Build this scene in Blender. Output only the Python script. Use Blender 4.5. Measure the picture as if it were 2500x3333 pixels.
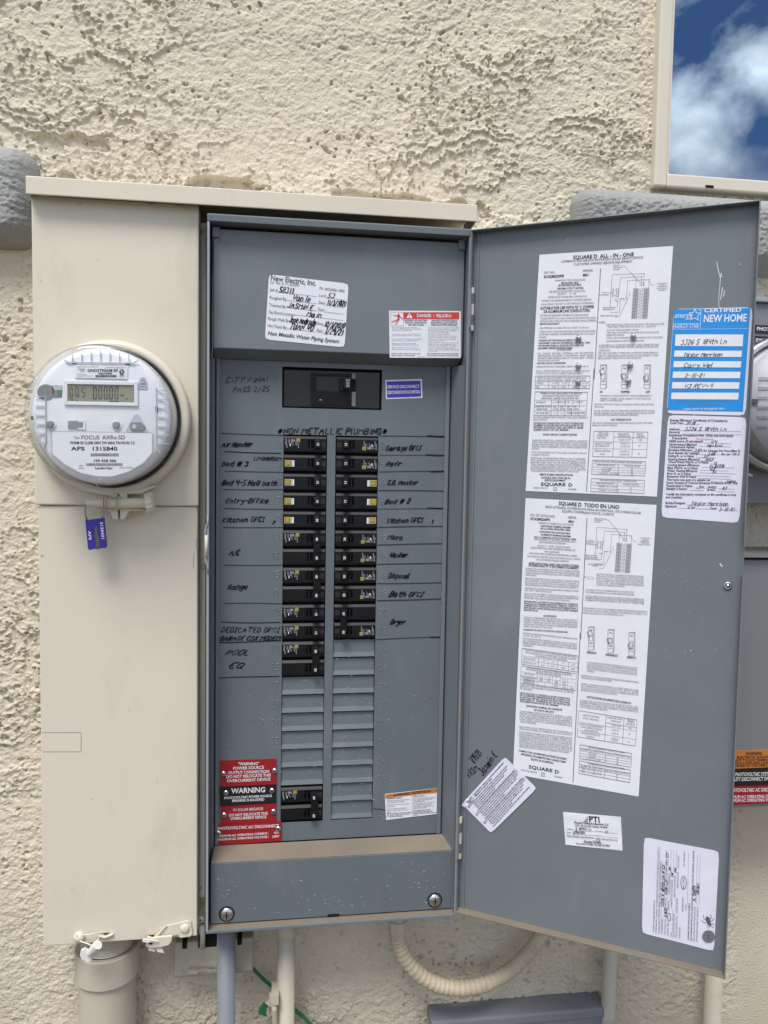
import bpy, bmesh, math, random
import numpy as np
from mathutils import Vector, Matrix
R = math.radians
random.seed(5)
rng = np.random.default_rng(7)
for o in list(bpy.data.objects): bpy.data.objects.remove(o)
sc = bpy.context.scene
col = sc.collection
ZO = 1.45                      # height of the first breaker row above the ground

# ------------------------------------------------------------------ camera
CX, CY, CZ = -0.0259, -1.0584, -0.0355 + ZO
YAW, PIT, ROL, FPX = R(8.2213), R(-3.6113), R(0.941), 2548.13
FW = Vector((math.sin(YAW)*math.cos(PIT), math.cos(YAW)*math.cos(PIT), math.sin(PIT)))
RT = Vector((math.cos(YAW), -math.sin(YAW), 0)); UP = RT.cross(FW)
RT, UP = math.cos(ROL)*RT + math.sin(ROL)*UP, -math.sin(ROL)*RT + math.cos(ROL)*UP
CAM = Vector((CX, CY, CZ))
cd = bpy.data.cameras.new('camera'); cam = bpy.data.objects.new('camera', cd); col.objects.link(cam)
mw = Matrix((RT, UP, -FW)).transposed().to_4x4(); mw.translation = CAM; cam.matrix_world = mw
cd.sensor_fit = 'HORIZONTAL'; cd.sensor_width = 36; cd.lens = FPX/2500*36; cd.clip_start = 0.02; cd.clip_end = 3000
sc.camera = cam

# ------------------------------------------------------------------ sky and sun
SUN_EL, SUN_AZ = 60, -26        # the soft sun stands high behind the viewer's left shoulder
w = bpy.data.worlds.new('World'); sc.world = w; w.use_nodes = True
nt = w.node_tree; N = nt.nodes; L = nt.links
bg = N['Background']; bg.inputs['Strength'].default_value = 0.085
sky = N.new('ShaderNodeTexSky'); sky.sky_type = 'NISHITA'; sky.sun_disc = False
sky.sun_elevation = R(SUN_EL); sky.sun_rotation = R(180-SUN_AZ); sky.air_density = 0.8; sky.dust_density = 0.1; sky.ozone_density = 4.0
tc = N.new('ShaderNodeTexCoord')
mp = N.new('ShaderNodeMapping'); mp.inputs['Scale'].default_value = (1.0, 1.0, 1.5); mp.inputs['Location'].default_value = (0.9, 0.4, 0.05)
n1 = N.new('ShaderNodeTexNoise'); n1.inputs['Scale'].default_value = 7.6; n1.inputs['Detail'].default_value = 7; n1.inputs['Roughness'].default_value = 0.52; n1.inputs['Distortion'].default_value = 0.25
r1 = N.new('ShaderNodeValToRGB'); r1.color_ramp.elements[0].position = 0.41; r1.color_ramp.elements[1].position = 0.66
n2 = N.new('ShaderNodeTexNoise'); n2.inputs['Scale'].default_value = 5.0; n2.inputs['Detail'].default_value = 5
r2 = N.new('ShaderNodeValToRGB'); r2.color_ramp.elements[0].position = 0.35; r2.color_ramp.elements[0].color = (4.2, 4.5, 5.0, 1)
r2.color_ramp.elements[1].position = 0.62; r2.color_ramp.elements[1].color = (12.6, 12.9, 13.2, 1)
mx = N.new('ShaderNodeMixRGB')
dk = N.new('ShaderNodeMixRGB'); dk.blend_type = 'MULTIPLY'; dk.inputs['Fac'].default_value = 1; dk.inputs['Color2'].default_value = (0.42, 0.48, 0.56, 1)
L.new(tc.outputs['Generated'], mp.inputs['Vector']); L.new(mp.outputs['Vector'], n1.inputs['Vector']); L.new(mp.outputs['Vector'], n2.inputs['Vector'])
L.new(n1.outputs['Fac'], r1.inputs['Fac']); L.new(n2.outputs['Fac'], r2.inputs['Fac'])
L.new(r1.outputs['Color'], mx.inputs['Fac']); L.new(sky.outputs['Color'], dk.inputs['Color1']); L.new(dk.outputs['Color'], mx.inputs['Color1']); L.new(r2.outputs['Color'], mx.inputs['Color2'])
L.new(mx.outputs['Color'], bg.inputs['Color'])
sl = bpy.data.lights.new('sun', 'SUN'); sl.energy = 1.5; sl.angle = R(24); sl.color = (1.0, 0.975, 0.94)
so = bpy.data.objects.new('sun', sl); col.objects.link(so)
sd = Vector((math.sin(R(SUN_AZ))*math.cos(R(SUN_EL)), -math.cos(R(SUN_AZ))*math.cos(R(SUN_EL)), math.sin(R(SUN_EL))))
so.rotation_euler = sd.to_track_quat('Z', 'Y').to_euler(); so.location = (-2, -4, 6)
sc.view_settings.view_transform = 'Standard'; sc.view_settings.look = 'None'; sc.view_settings.exposure = 1.15; sc.view_settings.gamma = 1
sc.view_settings.use_curve_mapping = False
sc.render.engine = 'CYCLES'; sc.cycles.max_bounces = 8; sc.cycles.transparent_max_bounces = 12

# ------------------------------------------------------------------ pixel -> place
def ray(px, py): return FW*FPX + RT*(px-1250) - UP*(py-1666.5)
class Plane:
    def __init__(s, p, n, e1=None): s.p = Vector(p); s.n = Vector(n).normalized(); s.e1 = e1
    def at(s, px, py, off=0.0):
        d = ray(px, py); q = s.p + s.n*off
        return CAM + d*((q-CAM).dot(s.n)/d.dot(s.n))
def YP(y): return Plane((0, y, 0), (0, -1, 0))
def U(px, py, y): return YP(y).at(px, py)
XH, YH, TH, DW, ZD1, ZD0 = 0.2341, -0.0396, R(30.983), 0.3384, 0.2671+ZO, -0.6476+ZO
DE1 = Vector((math.cos(TH), -math.sin(TH), 0)); DN = Vector((-math.sin(TH), -math.cos(TH), 0))
DOOR = Plane((XH, YH, 0), DN)
DF = YP(0.0); UC = YP(-0.026); LB = YP(-0.022)

# ------------------------------------------------------------------ materials
M = {}
def mat(name, c, rough=0.5, metal=0.0, spec=0.5, bump=0, bscale=200, var=0, vscale=8, var2=None, coat=0, trans=0, ior=1.45, wob=0):
    m = bpy.data.materials.new(name); m.use_nodes = True; t = m.node_tree; p = t.nodes['Principled BSDF']
    p.inputs['Base Color'].default_value = (*c, 1); p.inputs['Roughness'].default_value = rough; p.inputs['Metallic'].default_value = metal
    p.inputs['Specular IOR Level'].default_value = spec; p.inputs['Coat Weight'].default_value = coat; p.inputs['Transmission Weight'].default_value = trans; p.inputs['IOR'].default_value = ior
    tcn = t.nodes.new('ShaderNodeNewGeometry')
    if var:
        n = t.nodes.new('ShaderNodeTexNoise'); n.inputs['Scale'].default_value = vscale; n.inputs['Detail'].default_value = 6; n.inputs['Roughness'].default_value = 0.6
        t.links.new(tcn.outputs['Position'], n.inputs['Vector'])
        mr = t.nodes.new('ShaderNodeMapRange'); mr.inputs[1].default_value = 0.3; mr.inputs[2].default_value = 0.7
        t.links.new(n.outputs['Fac'], mr.inputs[0])
        mm = t.nodes.new('ShaderNodeMixRGB'); t.links.new(mr.outputs[0], mm.inputs['Fac'])
        c2 = var2 or tuple(x*(1-var) for x in c)
        mm.inputs['Color1'].default_value = (*c, 1); mm.inputs['Color2'].default_value = (*c2, 1)
        t.links.new(mm.outputs['Color'], p.inputs['Base Color'])
        m['mix'] = mm.name
    if bump:
        n = t.nodes.new('ShaderNodeTexNoise'); n.inputs['Scale'].default_value = bscale; n.inputs['Detail'].default_value = 3
        t.links.new(tcn.outputs['Position'], n.inputs['Vector'])
        b = t.nodes.new('ShaderNodeBump'); b.inputs['Strength'].default_value = bump; b.inputs['Distance'].default_value = 0.002
        t.links.new(n.outputs['Fac'], b.inputs['Height']); t.links.new(b.outputs['Normal'], p.inputs['Normal'])
    if wob:
        n = t.nodes.new('ShaderNodeTexNoise'); n.inputs['Scale'].default_value = 7; n.inputs['Detail'].default_value = 1
        t.links.new(tcn.outputs['Position'], n.inputs['Vector'])
        b2 = t.nodes.new('ShaderNodeBump'); b2.inputs['Strength'].default_value = wob; b2.inputs['Distance'].default_value = 0.02
        t.links.new(n.outputs['Fac'], b2.inputs['Height'])
        if bump: t.links.new(b.outputs['Normal'], b2.inputs['Normal'])
        t.links.new(b2.outputs['Normal'], p.inputs['Normal'])
        n3 = t.nodes.new('ShaderNodeTexNoise'); n3.inputs['Scale'].default_value = 11; n3.inputs['Detail'].default_value = 7; n3.inputs['Roughness'].default_value = .65
        t.links.new(tcn.outputs['Position'], n3.inputs['Vector'])
        m3 = t.nodes.new('ShaderNodeMapRange'); m3.inputs[1].default_value = .3; m3.inputs[2].default_value = .7; m3.inputs[3].default_value = rough-.07; m3.inputs[4].default_value = rough+.16
        t.links.new(n3.outputs['Fac'], m3.inputs[0]); t.links.new(m3.outputs[0], p.inputs['Roughness'])
    M[name] = m
    return m
def add_layer(name, color, build):
    """mixes another base colour over what the material has; build(t, pos) returns a factor socket"""
    m = M[name]; t = m.node_tree; p = t.nodes['Principled BSDF']
    src = p.inputs['Base Color'].links[0].from_socket if p.inputs['Base Color'].links else None
    g = t.nodes.new('ShaderNodeNewGeometry'); mm = t.nodes.new('ShaderNodeMixRGB')
    if src: t.links.new(src, mm.inputs['Color1'])
    else: mm.inputs['Color1'].default_value = p.inputs['Base Color'].default_value
    mm.inputs['Color2'].default_value = (*color, 1)
    t.links.new(build(t, g), mm.inputs['Fac']); t.links.new(mm.outputs['Color'], p.inputs['Base Color'])
def noise_fac(t, g, scale, lo, hi, stretch=(1, 1, 1), detail=4, rough=0.55):
    mpn = t.nodes.new('ShaderNodeMapping'); mpn.inputs['Scale'].default_value = stretch
    n = t.nodes.new('ShaderNodeTexNoise'); n.inputs['Scale'].default_value = scale; n.inputs['Detail'].default_value = detail; n.inputs['Roughness'].default_value = rough
    mr = t.nodes.new('ShaderNodeMapRange'); mr.inputs[1].default_value = lo; mr.inputs[2].default_value = hi
    t.links.new(g.outputs['Position'], mpn.inputs['Vector']); t.links.new(mpn.outputs['Vector'], n.inputs['Vector']); t.links.new(n.outputs['Fac'], mr.inputs[0])
    return mr.outputs[0]
def mul(t, a, b):
    n = t.nodes.new('ShaderNodeMath'); n.operation = 'MULTIPLY'
    for i, v in enumerate((a, b)):
        if isinstance(v, (int, float)): n.inputs[i].default_value = v
        else: t.links.new(v, n.inputs[i])
    return n.outputs[0]
def zfac(t, g, z0, z1):
    s = t.nodes.new('ShaderNodeSeparateXYZ'); t.links.new(g.outputs['Position'], s.inputs[0])
    mr = t.nodes.new('ShaderNodeMapRange'); mr.inputs[1].default_value = z0; mr.inputs[2].default_value = z1
    t.links.new(s.outputs['Z'], mr.inputs[0]); return mr.outputs[0]
mat('stucco', (0.70, 0.622, 0.485), 0.93, spec=0.2, bump=0.9, bscale=300, var=0.10, vscale=3.5)
add_layer('stucco', (0.42, 0.35, 0.27), lambda t, g: mul(t, noise_fac(t, g, 55, 0.60, 0.78), 0.55))
add_layer('stucco', (0.36, 0.29, 0.205), lambda t, g: mul(t, mul(t, zfac(t, g, ZO-0.50, ZO-0.95), noise_fac(t, g, 6, 0.25, 0.75)), 0.62))   # darker brown towards the ground, broken up by noise
mat('bond_beige', (0.46, 0.41, 0.315), 0.6, var=0.25, vscale=30)
mat('grey_stucco', (0.37, 0.37, 0.35), 0.92, spec=0.2, bump=1.0, bscale=260, var=0.2, vscale=14)
mat('beige_paint', (0.70, 0.632, 0.505), 0.42, wob=0.10, bump=0.05, bscale=500, var=0.05, vscale=5)
add_layer('beige_paint', (0.36, 0.31, 0.24), lambda t, g: mul(t, noise_fac(t, g, 9, 0.55, 0.85, (1, 1, .5), 8, .7), 0.38))
mat('grey_paint', (0.168, 0.190, 0.202), 0.34, wob=0.10, bump=0.05, bscale=650, var=0.14, vscale=6)
add_layer('grey_paint', (0.30, 0.30, 0.28), lambda t, g: mul(t, noise_fac(t, g, 26, 0.62, 0.8, (1, 1, .35)), 0.18))
mat('grey_speckled', (0.136, 0.159, 0.172), 0.42, wob=0.10, bump=0.05, bscale=650, var=0.14, vscale=7)
add_layer('grey_speckled', (0.32, 0.31, 0.28), lambda t, g: mul(t, noise_fac(t, g, 18, 0.55, 0.85, (1, 1, .3)), 0.30))
mat('grey_dusty', (0.235, 0.19, 0.14), 0.9, spec=0.2, var=1, var2=(0.19, 0.16, 0.125), vscale=14)
add_layer('grey_dusty', (0.16, 0.17, 0.17), lambda t, g: noise_fac(t, g, 11, 0.56, 0.70))
mat('grey_rim', (0.30, 0.335, 0.35), 0.4)
mat('dark_gap', (0.012, 0.012, 0.012), 0.8, spec=0.2)
mat('breaker_black', (0.007, 0.007, 0.008), 0.42, spec=0.3, bump=0.03, bscale=900)
mat('breaker_edge', (0.026, 0.025, 0.024), 0.45, spec=0.35)
mat('handle_black', (0.009, 0.009, 0.010), 0.4, spec=0.35)
mat('filler_plate', (0.022, 0.021, 0.018), 0.3)
mat('yellow', (0.58, 0.45, 0.12), 0.5)
mat('print_white', (0.78, 0.79, 0.80), 0.5)
mat('print_dim', (0.42, 0.43, 0.46), 0.5)
mat('ink', (0.012, 0.012, 0.014), 0.55, spec=0.3)
mat('ink_grey', (0.105, 0.105, 0.115), 0.6)
mat('ink_faint', (0.18, 0.18, 0.19), 0.6)
mat('marker', (0.010, 0.010, 0.022), 0.4)
mat('marker_worn', (0.03, 0.033, 0.038), 0.5)
mat('pen', (0.03, 0.03, 0.05), 0.6)
mat('paper', (0.76, 0.77, 0.81), 0.5, bump=0.35, bscale=34, var=0.05, vscale=20)
mat('paper_violet', (0.72, 0.71, 0.80), 0.45, bump=0.35, bscale=34, var=0.04, vscale=20)
mat('blue_print', (0.012, 0.26, 0.68), 0.5)
mat('red_print', (0.62, 0.045, 0.035), 0.45)
mat('orange_print', (0.50, 0.17, 0.035), 0.5)
mat('purple_print', (0.065, 0.035, 0.36), 0.45)
mat('red_plaque', (0.30, 0.012, 0.016), 0.38, bump=0.03, bscale=300)
mat('black_plaque', (0.012, 0.013, 0.014), 0.35)
mat('plaque_white', (0.72, 0.70, 0.70), 0.6)
mat('steel', (0.62, 0.62, 0.62), 0.28, metal=1)
mat('dull_steel', (0.45, 0.45, 0.44), 0.45, metal=1)
mat('pvc_beige', (0.53, 0.475, 0.37), 0.5, bump=0.03, bscale=200, var=0.10, vscale=9)
add_layer('pvc_beige', (0.33, 0.29, 0.22), lambda t, g: mul(t, noise_fac(t, g, 24, 0.58, 0.8), 0.35))
mat('flex_tan', (0.57, 0.475, 0.335), 0.55, bump=0.05, bscale=200, var=0.22, vscale=16)
add_layer('flex_tan', (0.25, 0.20, 0.14), lambda t, g: mul(t, noise_fac(t, g, 40, 0.55, 0.8), 0.5))
mat('pvc_grey', (0.20, 0.212, 0.226), 0.5, var=0.06, vscale=9)
mat('box_grey', (0.205, 0.21, 0.222), 0.5, bump=0.03, bscale=400, var=0.1, vscale=9)
mat('meter_white', (0.74, 0.75, 0.77), 0.4)
mat('meter_grey', (0.50, 0.51, 0.53), 0.45)
mat('meter_dark', (0.10, 0.10, 0.10), 0.5)
mat('mid_grey', (0.22, 0.22, 0.215), 0.55)
mat('lcd', (0.25, 0.232, 0.15), 0.25)
mat('lcd_ink', (0.035, 0.036, 0.03), 0.4)
mat('green_board', (0.06, 0.20, 0.11), 0.5)
mat('purple_plastic', (0.045, 0.025, 0.27), 0.4)
mat('white_plastic', (0.72, 0.70, 0.64), 0.4)
mat('green_wire', (0.01, 0.16, 0.055), 0.4)
mat('wire_grey', (0.30, 0.29, 0.27), 0.4, metal=0.6)
mat('vinyl', (0.69, 0.63, 0.52), 0.42, var=0.04, vscale=10)
mat('gravel', (0.16, 0.135, 0.105), 0.95, spec=0.2, bump=0.8, bscale=60, var=0.35, vscale=40)
mat('scratch', (0.62, 0.63, 0.63), 0.6)
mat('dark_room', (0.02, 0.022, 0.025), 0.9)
mat('cloth', (0.55, 0.57, 0.57), 0.9)
def glass(name, tint, refl_min, rough=0.0, gcol=(1, 1, 1)):
    m = bpy.data.materials.new(name); m.use_nodes = True; t = m.node_tree; t.nodes.clear()
    out = t.nodes.new('ShaderNodeOutputMaterial'); a = t.nodes.new('ShaderNodeBsdfTransparent'); a.inputs['Color'].default_value = (*tint, 1)
    g = t.nodes.new('ShaderNodeBsdfGlossy'); g.inputs['Roughness'].default_value = rough; g.inputs['Color'].default_value = (*gcol, 1)
    lw = t.nodes.new('ShaderNodeLayerWeight'); lw.inputs['Blend'].default_value = 0.5
    f = t.nodes.new('ShaderNodeMath'); f.operation = 'POWER'; f.inputs[1].default_value = 5.0; t.links.new(lw.outputs['Facing'], f.inputs[0])
    mr = t.nodes.new('ShaderNodeMapRange'); mr.inputs[1].default_value = 0.0; mr.inputs[2].default_value = 1.0; mr.inputs[3].default_value = refl_min; mr.inputs[4].default_value = 1.0
    s = t.nodes.new('ShaderNodeMixShader')
    t.links.new(f.outputs[0], mr.inputs[0]); t.links.new(mr.outputs[0], s.inputs[0]); t.links.new(a.outputs[0], s.inputs[1]); t.links.new(g.outputs[0], s.inputs[2]); t.links.new(s.outputs[0], out.inputs[0])
    M[name] = m
glass('clear_cover', (0.97, 0.972, 0.975), 0.04, 0.03)
glass('window_glass', (0.5, 0.52, 0.52), 0.50, 0.0, (0.68, 0.80, 0.90))

# ------------------------------------------------------------------ objects
WL = {}
def put(o, parent, world):
    col.objects.link(o); o.location = world - (WL[parent.name] if parent else Vector())
    o.parent = parent; WL[o.name] = world.copy()
    return o
def tag(o, label=None, cat=None, group=None, kind=None):
    if label: o['label'] = label
    if cat: o['category'] = cat
    if group: o['group'] = group
    if kind: o['kind'] = kind
    return o
def thing(name, loc, label, cat, group=None):
    o = bpy.data.objects.new(name, None); o.empty_display_size = 0.03
    put(o, None, Vector(loc)); return tag(o, label, cat, group)
class MB:
    def __init__(s): s.v = []; s.f = []; s.m = []; s.cur = 0
    def add(s, vs, fs, m=None):
        b = len(s.v); s.v += [tuple(x) for x in vs]
        for f in fs: s.f.append([b+i for i in f]); s.m.append(s.cur if m is None else m)
    def box(s, x0, x1, y0, y1, z0, z1, m=None):
        s.add([(x, y, z) for x in (x0, x1) for y in (y0, y1) for z in (z0, z1)],
              [(0, 1, 3, 2), (4, 6, 7, 5), (0, 4, 5, 1), (2, 3, 7, 6), (0, 2, 6, 4), (1, 5, 7, 3)], m)
        return s
    def hexa(s, a, b, m=None):
        """two quads with matching corners joined to a solid"""
        s.add(list(a)+list(b), [(0, 1, 2, 3), (7, 6, 5, 4)] + [(i, i+4, (i+1) % 4+4, (i+1) % 4) for i in range(4)], m); return s
    def prism(s, pts, d, m=None):
        """polygon (3D points) pushed along vector d"""
        n = len(pts); d = Vector(d)
        s.add([Vector(p) for p in pts]+[Vector(p)+d for p in pts], [tuple(range(n)), tuple(range(2*n-1, n-1, -1))] + [(i, i+n, (i+1) % n+n, (i+1) % n) for i in range(n)], m); return s
    def tube(s, path, r, n=12, m=None, cap=True, rf=None):
        path = [Vector(p) for p in path]; b = len(s.v); prev = None
        for i, p in enumerate(path):
            d = (path[min(i+1, len(path)-1)]-path[max(i-1, 0)]).normalized()
            if prev is None: u = d.orthogonal().normalized()
            else: u = (prev-d*prev.dot(d)).normalized()
            prev = u; v2 = d.cross(u); rr = rf(i) if rf else r
            for k in range(n):
                a = 2*math.pi*k/n; s.v.append(tuple(p+u*math.cos(a)*rr+v2*math.sin(a)*rr))
        mm = s.cur if m is None else m
        for i in range(len(path)-1):
            for k in range(n):
                s.f.append([b+i*n+k, b+i*n+(k+1) % n, b+(i+1)*n+(k+1) % n, b+(i+1)*n+k]); s.m.append(mm)
        if cap:
            s.f.append([b+k for k in range(n)][::-1]); s.m.append(mm)
            e = b+(len(path)-1)*n; s.f.append([e+k for k in range(n)]); s.m.append(mm)
        return s
    def lathe(s, c, axis, prof, n=32, m=None, ref=None, a0=0, a1=2*math.pi):
        """prof = [(radius, distance along axis)]"""
        c = Vector(c); ax = Vector(axis).normalized(); u = (Vector(ref) if ref else ax.orthogonal()).normalized(); v2 = ax.cross(u); b = len(s.v)
        full = abs(a1-a0-2*math.pi) < 1e-6; k2 = n if full else n+1
        for r, h in prof:
            for k in range(k2):
                a = a0+(a1-a0)*k/n; s.v.append(tuple(c+ax*h+(u*math.cos(a)+v2*math.sin(a))*r))
        mm = s.cur if m is None else m
        for i in range(len(prof)-1):
            for k in range(n):
                k1 = (k+1) % k2; s.f.append([b+i*k2+k, b+i*k2+k1, b+(i+1)*k2+k1, b+(i+1)*k2+k]); s.m.append(mm)
        return s
    def build(s, name, mats, parent=None, smooth=False, bevel=0, origin=None, solid=0, label=None, seg=2):
        v = np.array(s.v, float); c = Vector(origin) if origin is not None else Vector(((v.min(0)+v.max(0))/2).tolist())
        me = bpy.data.meshes.new(name); me.from_pydata((v-np.array(c)).tolist(), [], s.f); me.update()
        for k in ([mats] if isinstance(mats, str) else mats): me.materials.append(M[k])
        me.polygons.foreach_set('material_index', s.m)
        if smooth: me.polygons.foreach_set('use_smooth', [True]*len(me.polygons))
        o = bpy.data.objects.new(name, me); put(o, parent, c)
        if solid:
            md = o.modifiers.new('solid', 'SOLIDIFY'); md.thickness = solid; md.offset = -1
        if bevel:
            bmx = bmesh.new(); bmx.from_mesh(me); bmesh.ops.recalc_face_normals(bmx, faces=bmx.faces); bmx.to_mesh(me); bmx.free()
            md = o.modifiers.new('bevel', 'BEVEL'); md.width = bevel; md.segments = seg; md.limit_method = 'ANGLE'; md.angle_limit = R(35)
        if label: o['label'] = label
        return o

# ------------------------------------------------------------------ printed letters (one mesh per glyph, laid out by hand)
CH = "ABCDEFGHIJKLMNOPQRSTUVWXYZabcdefghijklmnopqrstuvwxyz0123456789.,:;-/+=#&()[]'\"!*%~°ÑñóáéíúàèÉÓ$"
GL = {}
def make_glyphs():
    tmp = []
    for bold in (0, 1):
        for ch in ['||']+['|%s|' % c for c in CH]+list(CH)+['H']:
            cu = bpy.data.curves.new('g', 'FONT'); cu.body = ch; cu.resolution_u = 2; cu.size = 1; cu.offset = 0.02 if bold else 0.0
            o = bpy.data.objects.new('g', cu); col.objects.link(o); tmp.append((bold, ch, o, cu))
    bpy.context.view_layer.update(); dg = bpy.context.evaluated_depsgraph_get()
    ext = {}
    for bold, ch, o, cu in tmp:
        oe = o.evaluated_get(dg); me = oe.to_mesh(); n = len(me.vertices)
        co = np.zeros(n*3); me.vertices.foreach_get('co', co); co = co.reshape(-1, 3)[:, :2]
        if len(ch) > 1: ext[bold, ch] = co[:, 0].max()-co[:, 0].min()
        else: GL[bold, ch] = [co, [tuple(p.vertices) for p in me.polygons], 0]
        oe.to_mesh_clear()
    for bold, ch, o, cu in tmp: bpy.data.objects.remove(o); bpy.data.curves.remove(cu)
    for b in (0, 1):
        hh = GL[b, 'H'][0][:, 1].max()
        for c in CH:
            g = GL[b, c]; g[2] = (ext[b, '|%s|' % c]-ext[b, '||'])/hh; g[0] = g[0]/hh
        GL[b, ' '] = [np.zeros((0, 2)), [], 0.36]
make_glyphs()
def text_w(s, bold=0): return sum(GL[bold, c][2] for c in s)
def text3(mb, s, P, e1, e2, h, m, bold=0, width=None, slant=0.0, anchor=0.0):
    """cap height h; squeezed to width; anchor 0 start, .5 centre"""
    W = text_w(s, bold)
    if W == 0: return
    sx = (width/W) if width else h
    x = -anchor*W
    for c in s:
        co, fs, adv = GL[bold, c]
        if len(co): mb.add([P+e1*((x+a[0]+slant*a[1])*sx)+e2*(a[1]*h) for a in co.tolist()], fs, m)
        x += adv
# ------------------------------------------------------------------ handwriting: one-stroke letters
HW = {k: v for k, v in (l.split('=', 1) for l in """A=02 28 42|15 35
B=02 08 28 37 36 25 05|25 34 33 22 02
C=37 28 18 07 03 12 22 33
D=02 08 28 36 34 22 02
E=38 08 02 32|05 25
F=38 08 02|05 25
G=37 28 18 07 03 12 22 33 35 25
H=02 08|32 38|05 35
I=12 18|08 28|02 22
J=38 33 22 12 03
K=02 08|38 05 32
L=08 02 32
M=02 08 25 48 42
N=02 08 32 38
O=18 07 03 12 22 33 37 28 18
P=02 08 28 37 36 25 05
Q=18 07 03 12 22 33 37 28 18|24 41
R=02 08 28 37 36 25 05|15 32
S=37 28 18 07 06 15 25 34 33 22 12 03
T=08 48|28 22
U=08 03 12 22 33 38
V=08 22 48
W=08 12 25 32 48
X=02 38|08 32
Y=08 25 48|25 22
Z=08 38 02 32
0=18 07 03 12 22 33 37 28 18
1=17 28 22
2=07 18 28 37 36 02 32
3=08 38 25 34 33 22 12 03
4=08 05 35|38 32
5=38 08 05 25 34 33 22 02
6=38 17 04 03 12 22 33 34 25 04
7=08 38 12
8=18 07 06 25 34 33 22 12 03 04 15 36 37 28 18
9=36 25 15 06 07 18 28 37 36 32
a=36 16 05 03 12 22 34|36 33 42
b=08 02 22 33 35 26 06
c=35 26 16 05 03 12 22 33
d=38 32 12 03 05 16 36
e=04 34 35 26 16 05 03 12 32
f=37 28 17 12|05 25
g=36 16 05 04 13 33|36 31 20 01
h=08 02|05 16 26 35 32
i=16 12|17 18
k=08 02|36 04 32
l=08 03 12
m=02 06 15 26 22|25 36 46 42
n=02 06|05 16 26 35 32
o=16 05 03 12 22 33 35 26 16
p=00 06 26 35 33 22 02
r=02 06|04 15 26 36
s=35 16 05 33 22 03
t=18 13 22 32|06 36
u=06 03 12 22 34|36 32
v=06 22 46
w=06 12 24 32 46
x=06 32|02 36
y=06 14 34|36 31 10
z=06 36 02 32
#=12 28|32 48|04 44|06 46
-=05 35
/=01 38
*=05 45|27 23|17 33|37 13
.=02 12
,=12 01
~=04 15 24 35""".split('\n'))}
def ribbon(mb, pts, wd, P, e1, e2, m, ridge=None):
    """flat pen stroke through 2-D points; ridge = (normal, height) makes it an embossed ridge"""
    if len(pts) > 2:
        for _ in range(2):
            q = [pts[0]]
            for a, b in zip(pts, pts[1:]): q += [(a[0]*.75+b[0]*.25, a[1]*.75+b[1]*.25), (a[0]*.25+b[0]*.75, a[1]*.25+b[1]*.75)]
            pts = q+[pts[-1]]
    n = len(pts); vs = []; fs = []
    for i, p in enumerate(pts):
        a = pts[max(i-1, 0)]; b = pts[min(i+1, n-1)]; dx, dy = b[0]-a[0], b[1]-a[1]; l = math.hypot(dx, dy) or 1
        nx, ny = -dy/l*wd/2, dx/l*wd/2
        q = [(p[0]+nx, p[1]+ny), (p[0]-nx, p[1]-ny)]
        if i in (0, n-1): # rounded nib
            k = (-1 if i == 0 else 1)*wd*0.3; q = [(t[0]+dx/l*k*.6, t[1]+dy/l*k*.6) for t in q]
        c0 = P+e1*q[0][0]+e2*q[0][1]; c1 = P+e1*q[1][0]+e2*q[1][1]
        if ridge: vs += [c0, P+e1*p[0]+e2*p[1]+ridge[0]*ridge[1], c1]
        else: vs += [c0, c1]
    k = 3 if ridge else 2
    for i in range(n-1):
        for j in range(k-1): fs.append((i*k+j, i*k+j+1, (i+1)*k+j+1, (i+1)*k+j))
    mb.add(vs, fs, m)
def hand3(mb, s, P, e1, e2, h, m, wd, width=None, slant=0.25, jit=0.25, ridge=None):
    adv = [(max([int(t[0]) for st in HW[c].split('|') for t in st.split()])+1.5) if c != ' ' else 2.6 for c in s]
    sx = (width/sum(adv)) if width else h/6
    sy = h/6; x = 0; rnd = random.Random(s)
    if jit > .13: slant = slant+rnd.uniform(.0, .3)
    drift = rnd.uniform(-.12, .12) if jit > .13 else 0
    for c, a in zip(s, adv):
        if c != ' ':
            dy = rnd.uniform(-.4, .4)*jit*2; sc2 = 1+rnd.uniform(-.12, .12)*jit*3
            for st in HW[c].split('|'):
                pts = []
                for t in st.split():
                    gx = int(t[0])+rnd.uniform(-1, 1)*jit*.8; gy = (int(t[1])-2)*sc2+rnd.uniform(-1, 1)*jit*.8+dy+drift*(x-sum(adv)/2)*.2
                    pts.append(((x+gx+slant*gy)*sx, gy*sy))
                ribbon(mb, pts, wd*rnd.uniform(.7, 1.35), P, e1, e2, m, ridge)
        x += a
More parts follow.
